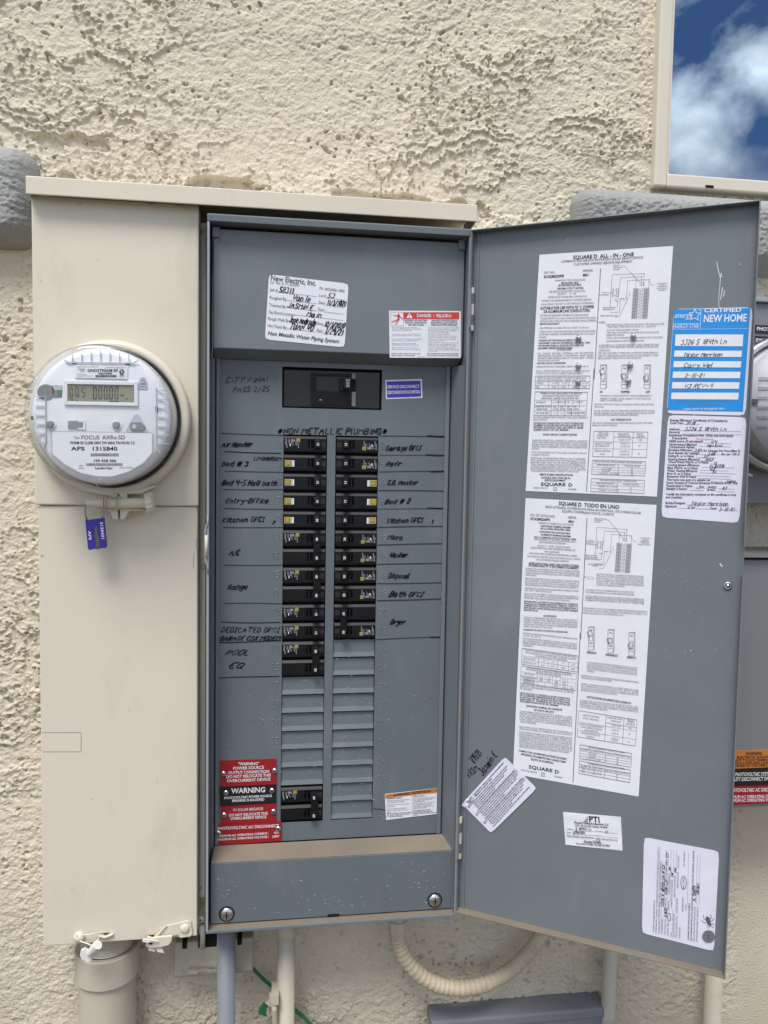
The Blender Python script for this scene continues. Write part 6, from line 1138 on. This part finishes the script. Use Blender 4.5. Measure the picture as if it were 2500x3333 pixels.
def d_type(c):
    c.slab([(280, 866), (300, 862), (1158, 876), (1172, 888), (1170, 1060), (1090, 1150), (960, 1225), (820, 1266), (690, 1266), (540, 1235), (400, 1160), (288, 1066)], .0004, 2); c.off += .0006
    c.poly([(294, 876), (304, 872), (1150, 884), (1164, 894), (1162, 1056), (1084, 1142), (956, 1216), (818, 1257), (692, 1257), (544, 1226), (406, 1152), (298, 1062)], 0); c.off += .0003
    c.slope = .0; c.text('Type', 480, 930, 534, 20, 3); c.text('FOCUS  AXRe-SD', 546, 936, 930, 34, 1); c.text('FORM 2S CL200 240V 3W 60Hz TA=30 Kh 7.2', 452, 978, 1012, 24, 1, 1); c.text('APS', 460, 1032, 578, 32, 1, 1); c.text('1315840', 636, 1034, 862, 34, 1, 1); c.text('159 438 306', 650, 1134, 852, 23, 1, 1); c.text('Landis+Gyr', 666, 1196, 822, 20, 1, 1); c.text('-496', 522, 1172, 568, 12, 1); c.text('0320', 524, 1194, 568, 12, 1); c.text('PATENT PENDING', 882, 1190, 1000, 13, 3)
    for x0, x1, y0, y1, s_ in ((630, 870, 1058, 1084, 1), (590, 908, 1144, 1168, 2)):
        r = random.Random(s_); x = x0
        while x < x1: w_ = r.choice((3, 4, 5)); c.poly([(x, y0), (x+w_, y0), (x+w_, y1), (x, y1)], 3); x += w_+r.choice((3, 4))
face('type_plate', ['print_white', 'ink', 'meter_grey', 'ink_grey'], d_type)
# three clear studs moulded into the cover
for x, y in ((164, 432), (1222, 444), (718, 1314)):
    P = YP(-.108).at(Zv[0]+x*Zv[2], Zv[1]+y*Zv[2]); mb = MB(); mb.lathe(P, NY, [(.0058, -.004), (.0058, .002), (.004, .0036), (.0001, .004)], 20); mb.build('cover_stud', 'clear_cover', meter, smooth=True)
# sealing ring with its clamp
ring = thing('sealing_ring', (mc.x, -.022, mc.z-.0975), 'beige clamp ring with a screw holding the electric meter', 'clamp ring')
mb = MB(); a0, a1 = R(-86), R(266)
mb.lathe(C(0), NY, [(.092, .0228), (.0960, .024), (.0975, .0275), (.0972, .037), (.0940, .0415), (.0870, .0425), (.0865, .040), (.0925, .038), (.0935, .028), (.0855, .0235)], 80, ref=(1, 0, 0)); mb.build('band', 'beige_paint', ring, smooth=True)
mb = MB(); mb.lathe(C(0), NY, [(.0868, .0415), (.0852, .0430), (.0848, .0405)], 72, ref=(1, 0, 0)); mb.build('dark_seam', 'meter_dark', ring)
YR = -.043
def rb(name, pts, d=.016, y=YR, m='beige_paint'):
    mb = MB(); mb.prism([YP(y).at(Zv[0]+a*Zv[2], Zv[1]+b*Zv[2]) for a, b in pts], (0, d, 0)); return mb.build(name, m, ring, bevel=.0008)
rb('lug', [(560, 1352), (640, 1362), (740, 1382), (836, 1385), (838, 1402), (822, 1408), (860, 1410), (866, 1632), (822, 1634), (800, 1572), (770, 1558), (650, 1558), (650, 1545), (790, 1536), (800, 1430), (690, 1410), (620, 1390)])
rb('lug', [(880, 1400), (960, 1390), (1080, 1366), (1184, 1334), (1186, 1356), (1080, 1400), (1082, 1446), (1075, 1410), (945, 1412), (935, 1532), (1108, 1545), (1104, 1556), (960, 1562), (920, 1634), (888, 1632)])
rb('lug_gap', [(838, 1376), (884, 1376), (884, 1410), (838, 1410)], .012, YR+.002, 'meter_dark')
def zp(x, y, yy): return YP(yy).at(Zv[0]+x*Zv[2], Zv[1]+y*Zv[2])
mb = MB(); ys_ = YR+.008-.014
mb.tube([zp(594, 1488, ys_), zp(740, 1492, ys_)], .0050, 14); mb.tube([zp(790, 1492, ys_), zp(1120, 1490, ys_)], .0062, 14, rf=lambda i: .0064)
for x in list(range(742, 800, 14))+list(range(850, 892, 14)): mb.tube([zp(x, 1490, ys_), zp(x+7, 1490, ys_)], .0086, 16)
mb.tube([zp(1114, 1492, ys_), zp(1170, 1482, ys_)], .0175*.72, 18); mb.tube([zp(1165, 1482, ys_), zp(1176, 1481, ys_)], .0095, 18)
for k in range(14):
    a = k*2*math.pi/14; d_ = Vector((0, math.cos(a), math.sin(a)))*.0122; mb.tube([zp(1120, 1491, ys_)+d_, zp(1166, 1483, ys_)+d_], .0014, 6)
mb.build('clamp_screw', 'beige_paint', ring, smooth=False)
# purple seal hanging from the clamp
YT = -.052
seal = thing('meter_seal', zp(690, 1900, YT), 'purple plastic tag seal hanging below the electric meter', 'seal tag')
mb = MB(); mb.prism([zp(x, y, YT) for x, y in ((582, 1642), (744, 1622), (768, 1868), (756, 1884), (704, 1886), (698, 1894), (676, 1894), (672, 1888), (620, 1902), (606, 1890))], (0, .005, 0), 0)
mb.prism([zp(x, y, YT-.0003) for x, y in ((664, 1696), (684, 1694), (690, 1770), (704, 1790), (704, 1884), (676, 1890), (672, 1800), (662, 1780))], (0, .0003, 0), 2)
cv = Canvas(mb, YP(YT), Zv, .0006); cv.text('3120431', 712, 1656, 726, 24, 1, 1, y1=1812); cv.text('APS', 608, 1736, 614, 22, 1, 1, y1=1814)
mb.build('tag', ['purple_plastic', 'print_white', 'meter_dark'], seal)
mb = MB(); mb.tube([zp(x, y, YT+.0025) for x, y in ((596, 1640), (586, 1600), (580, 1550), (592, 1510), (620, 1485), (670, 1472), (720, 1470), (736, 1490), (738, 1540), (744, 1590), (736, 1612), (726, 1624))], .0010, 8); mb.build('wire_loop', 'wire_grey', seal, smooth=True)

# ================================================================== pipes and small things below
Z8 = (0, 2700, 1300/1659); Zs = (100, 2980, 560/1659)
def vpipe(name, pxl, pxr, py, yc, ztop, label, m, group=None, zbot=0.0, extra=None, cat='conduit'):
    l, r_ = U(pxl, py, yc), U(pxr, py, yc); rad = (r_.x-l.x)/2; x = (l.x+r_.x)/2
    t_ = thing(name, (x, yc, zbot), label, cat, group)
    mb = MB(); mb.tube([(x, yc, zbot), (x, yc, zbot+.3), (x, yc, ztop)], rad, 32); mb.build('pipe', m, t_, smooth=True)
    return t_, x, rad
# big service conduit
yc = .034
t_, x, rad = vpipe('service_conduit', 259, 443, 3290, yc, ZF0-.06, 'thick beige conduit rising into the bottom of the meter box', 'pvc_beige')
zc_ = U(340, 3224, yc-rad).z; zt_ = U(340, 3128, yc-rad).z; r2 = rad*1.13
mb = MB(); mb.lathe((x, yc, 0), (0, 0, 1), [(rad*.99, zc_-.0006), (r2-.002, zc_), (r2, zc_+.002), (r2, zt_-.001), (r2-.001, zt_), (rad*.93, zt_)], 48); mb.build('coupling', 'pvc_beige', t_, smooth=False)
bm_ = t_.children[-1].data; bm_.polygons.foreach_set('use_smooth', [True]*len(bm_.polygons)); md = t_.children[-1].modifiers.new('es', 'EDGE_SPLIT'); md.split_angle = R(40)
mb = MB(); prof = []
z_ = zt_+.0002
while z_ < zlb+.02: prof += [(rad*.90, z_), (rad*.93, z_+.0012), (rad*.90, z_+.0024)]; z_ += .0034
mb.lathe((x, yc, 0), (0, 0, 1), prof, 40); mb.build('threads', 'pvc_beige', t_)
# grey conduit and thinner ones
vpipe('grey_conduit', 706, 766, 3200, .0, ZF0-.001, 'grey conduit rising into the panel beside the bonding bar', 'pvc_grey')
t_, x, rad = vpipe('beige_conduit', 902, 959, 3230, .02, ZF0-.001, 'slim beige conduit with a collar just right of the grey conduit', 'pvc_beige')
zk = U(930, 3050, .02-rad).z
mb = MB(); mb.lathe((x, .02, 0), (0, 0, 1), [(rad*1.02, zk-.006), (rad*1.2, zk-.004), (rad*1.22, zk+.004), (rad*1.25, zk+.006), (rad*1.25, zk+.012), (rad*1.1, zk+.014), (rad*1.1, ZF0-.002)], 32); mb.build('collar', 'pvc_beige', t_, smooth=True)
# strap clamp low on the slim conduit
cl = U(893, 3290, .0); mb = MB(); mb.tube([(cl.x-.004, .01, cl.z+.02), (cl.x, .004, cl.z+.0), (cl.x+.002, .012, cl.z-.05)], .004, 10); mb.box(cl.x-.004, cl.x+.006, .0, .03, cl.z+.008, cl.z+.022); mb.build('strap_clamp', 'pvc_beige', t_)
vpipe('beige_conduit', 1961, 2004, 3200, .04, U(1980, 3030, .04).z+.1, 'slim beige conduit below the middle of the open door', 'pvc_beige')
vpipe('beige_conduit', 2296, 2347, 3260, .03, U(2320, 3150, .03).z+.12, 'beige conduit below the free corner of the open door', 'pvc_beige')
# flexible conduit loop
yl = .012
pts = [(1293, 2990), (1293, 3035), (1300, 3075), (1322, 3125), (1365, 3172), (1420, 3204), (1475, 3216), (1535, 3214), (1595, 3196), (1655, 3162), (1710, 3112), (1750, 3062), (1785, 3005), (1810, 2950)]
q_ = [U(a, b, yl+.03*max(0, (a-1500)/310)) for a, b in pts]
def cr(p, n=14):
    out = []
    for i in range(len(p)-1):
        a, b, c, d = p[max(i-1, 0)], p[i], p[i+1], p[min(i+2, len(p)-1)]
        for k in range(n): t = k/n; out.append(.5*((2*b)+(c-a)*t+(2*a-5*b+4*c-d)*t*t+(3*b-a-3*c+d)*t**3))
    return out+[p[-1]]
fl = thing('flexible_conduit', q_[6], 'ribbed beige flexible conduit looping down from the panel', 'flexible conduit')
path = cr(q_); rl = U(1271, 3100, yl); rr_ = U(1314, 3100, yl); rad = .0110
mb = MB(); mb.tube(path, rad, 20, rf=lambda i: rad+.0006*math.sin(i*1.55)+.00025*math.sin(i*.37)); mb.build('hose', 'flex_tan', fl, smooth=True)
c = U(1294, 3012, yl); mb = MB(); mb.lathe((c.x, yl, 0), (0, 0, 1), [(.0112, c.z-.012), (.0125, c.z-.010), (.0135, c.z-.006), (.0150, c.z-.004), (.0150, c.z+.010), (.013, c.z+.011), (.013, ZF0-.002)], 10); mb.build('connector', 'pvc_beige', fl)
# bonding bar
yb_ = .028
def bp(x, y, yy=yb_): return YP(yy).at(Z8[0]+x*Z8[2], Z8[1]+y*Z8[2])
bb = thing('bonding_bar', bp(886, 610), 'beige bonding terminal cover fixed to the stucco below the panel', 'bonding bar')
mb = MB(); A = bp(724, 612); B = bp(1050, 600); T = bp(742, 478); T2 = bp(1050, 455)
z0, z1 = (A.z+B.z)/2, (T.z+T2.z)/2
mb.prism([(A.x, yb_, z0), (A.x, yb_-.004, z0+.006), (A.x, yb_+.004, z1), (A.x, WY, z1), (A.x, WY, z0)], (B.x-A.x, 0, 0)); mb.build('cover', 'bond_beige', bb, bevel=.002)
mb = MB()
for x0, x1, d_ in ((756, 776, .010), (822, 900, .010), (985, 1005, .010)): a, b = bp(x0, 480), bp(x1, 480); mb.box(a.x, b.x, yb_-.0006+.003, yb_+.02, z1-d_, z1+.0004)
mb.build('wire_slot', 'dark_gap', bb)
mb = MB(); cv = Canvas(mb, YP(yb_-.0038), Z8, .0006); cv.text('INTERSYSTEM BOND', 784, 584, 940, 13, 0, 1, y1=578); cv.text('MEETS 2011 NEC', 822, 602, 940, 12, 0, 1, y1=596); cv.ring(766, 591, 9, 2, 0); mat('emboss_dark', (.30, .265, .21), .6); mb.build('embossed_lettering', 'emboss_dark', bb)
mb = MB(); mb.tube([bp(838, 395, .012), bp(842, 440, .018), bp(841, 488, .03)], .0038, 12); tag(mb.build('bonding_lead', 'vinyl', smooth=True), 'short cream wire running from the panel into the bonding bar', 'wire')
# green earth wire
gw = thing('green_wire', bp(1140, 665, .05), 'green earth wire crossing behind the slim conduit', 'wire')
mb = MB(); mb.tube(cr([bp(1030, 560, .045), bp(1052, 580, .045), bp(1095, 622, .055), bp(1145, 666, .058), bp(1215, 742, .058), bp(1250, 768, .055), bp(1290, 808, .052), bp(1340, 870, .05)], 8), .0026, 10); mb.tube(cr([bp(1146, 664, .05), bp(1138, 690, .045), bp(1122, 715, .04), bp(1108, 735, .038)], 6), .0024, 10); mb.build('strand', 'green_wire', gw, smooth=True)
mb = MB(); mb.prism([bp(x, y, .03) for x, y in ((1096, 724), (1108, 730), (1106, 780), (1072, 768), (1078, 748))], (0, .006, 0)); mb.build('tape_flag', 'green_wire', gw, bevel=.001)
mb = MB(); mb.tube([bp(1112, 732, .03), bp(1134, 700, .036), bp(1136, 760, .04)], .006, 8); mb.build('lug_fitting', 'pvc_beige', gw)
# grey box at the lower edge: hood with sloping top
yx = .034
gb = thing('grey_junction_box', (U(1720, 3320, yx).x, .02, ZO-1.12), 'dark grey outdoor box with a sloped hood at the bottom', 'junction box')
def gp(x, y, yy): return YP(yy).at(Zp[0]+x*Zp[2], Zp[1]+y*Zp[2])
xa_, xb_ = gp(262, 905, yx).x, gp(990, 880, yx).x; zf = gp(620, 900, yx).z; zbk = gp(620, 842, WY-.004).z
mb = MB(); mb.prism([(xa_, yx, zf-.016), (xa_, yx, zf), (xa_, WY, zf+.004), (xa_, WY, zf-.016)], (xb_-xa_, 0, 0)); mb.build('hood', 'box_grey', gb, bevel=.003)
mb = MB(); mb.box(xa_+.004, xb_-.004, yx+.004, WY, zf-.25, zf-.0165); mb.build('box_body', 'box_grey', gb, bevel=.003)
mb = MB(); mb.tube([(xb_, .01, zf-.02), (xb_+.014, .01, zf-.022)], .008, 12); mb.build('side_knob', 'box_grey', gb, bevel=.001)

# sealing screw, loop and plastic seal on the lower left cover
def sp_(x, y, yy=-.0195): return YP(yy).at(Zs[0]+x*Zs[2], Zs[1]+y*Zs[2])
ls = thing('wire_seal', sp_(470, 200, -.022), 'white plastic wire seal at the lower left cover', 'seal tag')
P = sp_(470, 200); mb = MB(); mb.lathe(P, NY, [(.0068, 0), (.0068, .003), (.0058, .0055), (.003, .0072), (.0001, .0076)], 24); mb.build('screw_head', 'beige_paint', ls, smooth=True)
mb = MB(); mb.prism([sp_(440, 196, -.0262), sp_(446, 192, -.0262), sp_(482, 240, -.0262), (sp_(476, 244, -.0262))], (0, .004, 0)); mb.build('screw_slot', 'dark_gap', ls)
mb = MB(); mb.tube(cr([sp_(505, 186, -.025), sp_(560, 182, -.028), sp_(630, 168, -.025), sp_(690, 170, -.018)], 6), .0007, 8); mb.tube(cr([sp_(665, 205, -.02), sp_(640, 240, -.028), sp_(590, 285, -.034), sp_(560, 276, -.034), sp_(520, 262, -.030), sp_(476, 246, -.026)], 6), .0008, 8); mb.build('seal_wire', 'white_plastic', ls, smooth=True)
mb = MB(); a, b = sp_(640, 290, -.040), sp_(565, 365, -.034); mb.tube([a+(a-b)*.12, a, b, b+(b-a)*.02], .0045, 14, rf=lambda i: (.0062, .0062, .0042, .0040)[i])
mb.prism([sp_(x, y, -.034) for x, y in ((482, 340), (520, 318), (560, 345), (590, 410), (582, 440), (545, 464), (525, 440), (488, 425), (474, 385))], (0, .004, 0)); mb.build('seal_body', 'white_plastic', ls, bevel=.0006)
mb = MB(); mb.prism([sp_(x, y) for x, y in ((650, 176), (720, 192), (795, 163), (804, 172), (720, 210), (655, 190))], (0, -.004, 0)); mb.build('cover_tab', 'beige_paint', panel, bevel=.0008)
mb = MB(); mb.prism([sp_(x, y, -.0199) for x, y in ((680, 174), (770, 164), (724, 188))], (0, .0003, 0)); mb.build('tab_slot', 'dark_gap', panel)
# latch strap at the lower right of that cover
mb = MB(); yl_ = -.0205
mb.prism([sp_(x, y, yl_) for x, y in ((1305, 92), (1520, 40), (1545, 55), (1562, 170), (1540, 196), (1450, 208), (1428, 200), (1425, 178), (1330, 200), (1190, 214), (1230, 186))], (0, -.0022, 0))
P = sp_(1487, 124, yl_-.0022); mb.lathe(P, NY, [(.0062, 0), (.0060, .0012), (.004, .0028), (.0001, .0034)], 20)
mb.prism([sp_(x, y, yl_-.003) for x, y in ((1170, 222), (1300, 90), (1318, 92), (1212, 214), (1190, 228))], (0, -.0016, 0)); lt = mb.build('latch_strap', 'beige_paint', panel, bevel=.0006)
mb = MB(); mb.prism([sp_(x, y, -.030) for x, y in ((1116, 204), (1170, 222), (1220, 210), (1364, 198), (1358, 250), (1330, 290), (1240, 310), (1150, 318), (1108, 296))], (0, .004, 0)); mb.build('latch_ear', 'beige_paint', panel, bevel=.0008)
mb = MB(); mb.prism([sp_(x, y, -.0304) for x, y in ((1140, 262), (1180, 266), (1172, 282), (1138, 278))], (0, .0003, 0)); mb.prism([sp_(x, y, -.0199) for x, y in ((1110, 194), (1195, 186), (1180, 206), (1116, 212))], (0, .0003, 0)); mb.prism([sp_(x, y, -.0199) for x, y in ((1320, 200), (1364, 194), (1362, 206), (1322, 212))], (0, .0003, 0)); mb.build('ear_slot', 'dark_gap', panel)
mb = MB(); mb.prism([sp_(x, y, -.027) for x, y in ((1130, 312), (1190, 318), (1200, 350), (1140, 338))], (0, .003, 0)); mb.prism([sp_(x, y, -.027) for x, y in ((1200, 318), (1262, 310), (1286, 362), (1226, 352))], (0, .003, 0)); mb.tube(cr([sp_(1224, 246, -.033), sp_(1150, 236, -.034), sp_(1092, 232, -.034), sp_(1090, 248, -.034), sp_(1150, 252, -.034)], 6), .0011, 8)
lw = mb.build('wire_seal', 'white_plastic', smooth=False); tag(lw, 'white wire seal through the latch ear of the cover', 'seal tag')

# ================================================================== the solar boxes behind the door
def rp(px, py, yy): return U(px, py, yy)
yA = -.02
sb = thing('solar_meter_box', rp(2560, 1640, .02), 'grey meter box mostly hidden behind the open door', 'meter box')
x0 = rp(2385, 1300, yA).x; z1, z0 = rp(2470, 985, yA).z, rp(2450, 1640, yA).z
mb = MB(); mb.box(x0, x0+.30, yA, WY, z0, z1); mb.build('box_body', 'box_grey', sb, bevel=.002)
mb = MB(); mb.box(x0-.002, x0+.302, yA-.006, WY, z1+.0003, z1+.006); mb.build('top_lip', 'grey_rim', sb, bevel=.001)
BPl = YP(yA)
def boxplaque(parent, pl, corners, m, draw, label):
    return sticker('warning_plaque', pl, (0, 0, 1), corners, parent, [m, 'plaque_white', 'orange_print', 'ink'], label, draw, wr=0, thick=.0012)
boxplaque(sb, BPl, [(2424, 1056), (2700, 1070), (2700, 1098), (2424, 1082)], 'black_plaque', lambda c, c0: c.text('PHOTOVOLTAIC', 2463, 1075, 2583, 12, 1, 1, y1=1083), 'black strip PHOTOVOLTAIC above the solar meter')
boxplaque(sb, BPl, [(2424, 1092), (2700, 1106), (2700, 1136), (2424, 1120)], 'black_plaque', lambda c, c0: c.text('SYSTEM METER', 2459, 1113, 2580, 12, 1, 1, y1=1121), 'black strip SYSTEM just above the solar meter')
mcx = rp(2571, 1315, -.05); sm = thing('solar_meter', (mcx.x, yA, mcx.z-.09), 'second round meter half hidden behind the open door', 'electric meter')
C2 = Vector((mcx.x, 0, mcx.z))
mb = MB(); mb.lathe(C2, NY, [(.094, .0203), (.0965, .024), (.0965, .046), (.0935, .050), (.088, .050), (.087, .044)], 64, ref=(1, 0, 0)); mb.build('ring_band', 'steel', sm, smooth=True)
mb = MB(); mb.lathe(C2, NY, [(.086, .040), (.084, .060), (.080, .088), (.075, .094), (.0001, .095)], 64, ref=(1, 0, 0)); mb.build('clear_cover', 'clear_cover', sm, smooth=True)
mb = MB(); mb.lathe(C2, NY, [(.0868, .034), (.0868, .0405), (.084, .044), (.081, .05), (.0795, .074), (.0001, .075)], 64, ref=(1, 0, 0)); mb.build('housing', 'meter_grey', sm, smooth=True)
mb = MB(); mb.box(mcx.x-.079, mcx.x-.066, -.0768, -.0756, mcx.z-.003, mcx.z+.003); mb.build('slot', 'meter_dark', sm)
mb = MB()
for k in range(6): mb.box(mcx.x-.066, mcx.x-.050, -.0765, -.0755, mcx.z-.034+k*.013, mcx.z-.033+k*.013)
mb.build('face_ribs', 'mid_grey', sm)
c = rp(2436, 1545, yA-.01); mb = MB(); mb.tube([c+Vector((-.01, 0, .004)), c+Vector((.004, 0, -.002))], .004, 10); mb.build('ring_screw', 'dull_steel', sm)
yB = -.035
db = thing('solar_disconnect_box', rp(2560, 2623, .02), 'grey disconnect box with stacked warning plaques behind the door', 'disconnect box')
x0 = rp(2360, 2000, yB).x; z1, z0 = rp(2450, 1822, yB).z, rp(2450, 2628, yB).z
mb = MB(); mb.box(x0, x0+.26, yB, WY, z0, z1); mb.build('box_body', 'meter_grey', db, bevel=.002); M['meter_grey']
mat('disc_grey', (.24, .245, .25), .42, metal=.3, bump=.03, bscale=500); db.children[0].data.materials[0] = M['disc_grey']
mb = MB(); mb.box(x0-.001, x0+.261, yB-.008, WY, z1+.0042, z1+.0075); mb.build('top_lip', 'disc_grey', db); mb = MB(); mb.box(x0, x0+.26, yB+.002, WY, z1+.0003, z1+.004); mb.build('top_gap', 'dark_gap', db)
Zq = (2200, 1700, 300/603)
def bq(corners): return [(Zq[0]+a*Zq[2], Zq[1]+b*Zq[2]) for a, b in corners]
DBP = YP(yB)
def dq(lines):
    def f(c, c0):
        c.z = Zq
        for t_, x_, y_, x1_, h, m_ in lines: c.text(t_, x_, y_, x1_, h, m_, 1, y1=y_-(x1_-x_)*.02)
    return f
boxplaque(db, DBP, bq([(330, 1496), (840, 1478), (840, 1590), (330, 1612)]), 'orange_print', dq([('WARNING', 456, 1524, 566, 20, 3), ('ELECTRICAL SHOCK HAZARD', 400, 1546, 700, 15, 3), ('DO NOT TOUCH TERMINALS. TERMINALS', 340, 1566, 760, 15, 3), ('ON BOTH LINE AND LOAD SIDES MAY BE', 340, 1584, 760, 15, 3), ('ENERGIZED IN THE OPEN POSITION', 340, 1602, 700, 15, 3)]), 'orange WARNING plaque on the disconnect box')
boxplaque(db, DBP, bq([(330, 1614), (840, 1594), (840, 1704), (330, 1726)]), 'black_plaque', dq([('PHOTOVOLTAIC SYSTEM', 388, 1662, 630, 24, 1), ('UTILITY DISCONNECT SWITCH', 346, 1694, 660, 24, 1)]), 'black plaque UTILITY DISCONNECT SWITCH between orange and red ones')
boxplaque(db, DBP, bq([(330, 1728), (840, 1708), (840, 1826), (330, 1850)]), 'red_plaque', dq([('PHOTOVOLTAIC AC DISCONNECT', 340, 1766, 700, 24, 1), ('MAXIMUM AC OPERATING CURRENT', 322, 1808, 680, 20, 1), ('MAXIMUM AC OPERATING VOLTAGE', 322, 1832, 680, 20, 1)]), 'red plaque PHOTOVOLTAIC AC DISCONNECT on the disconnect box')
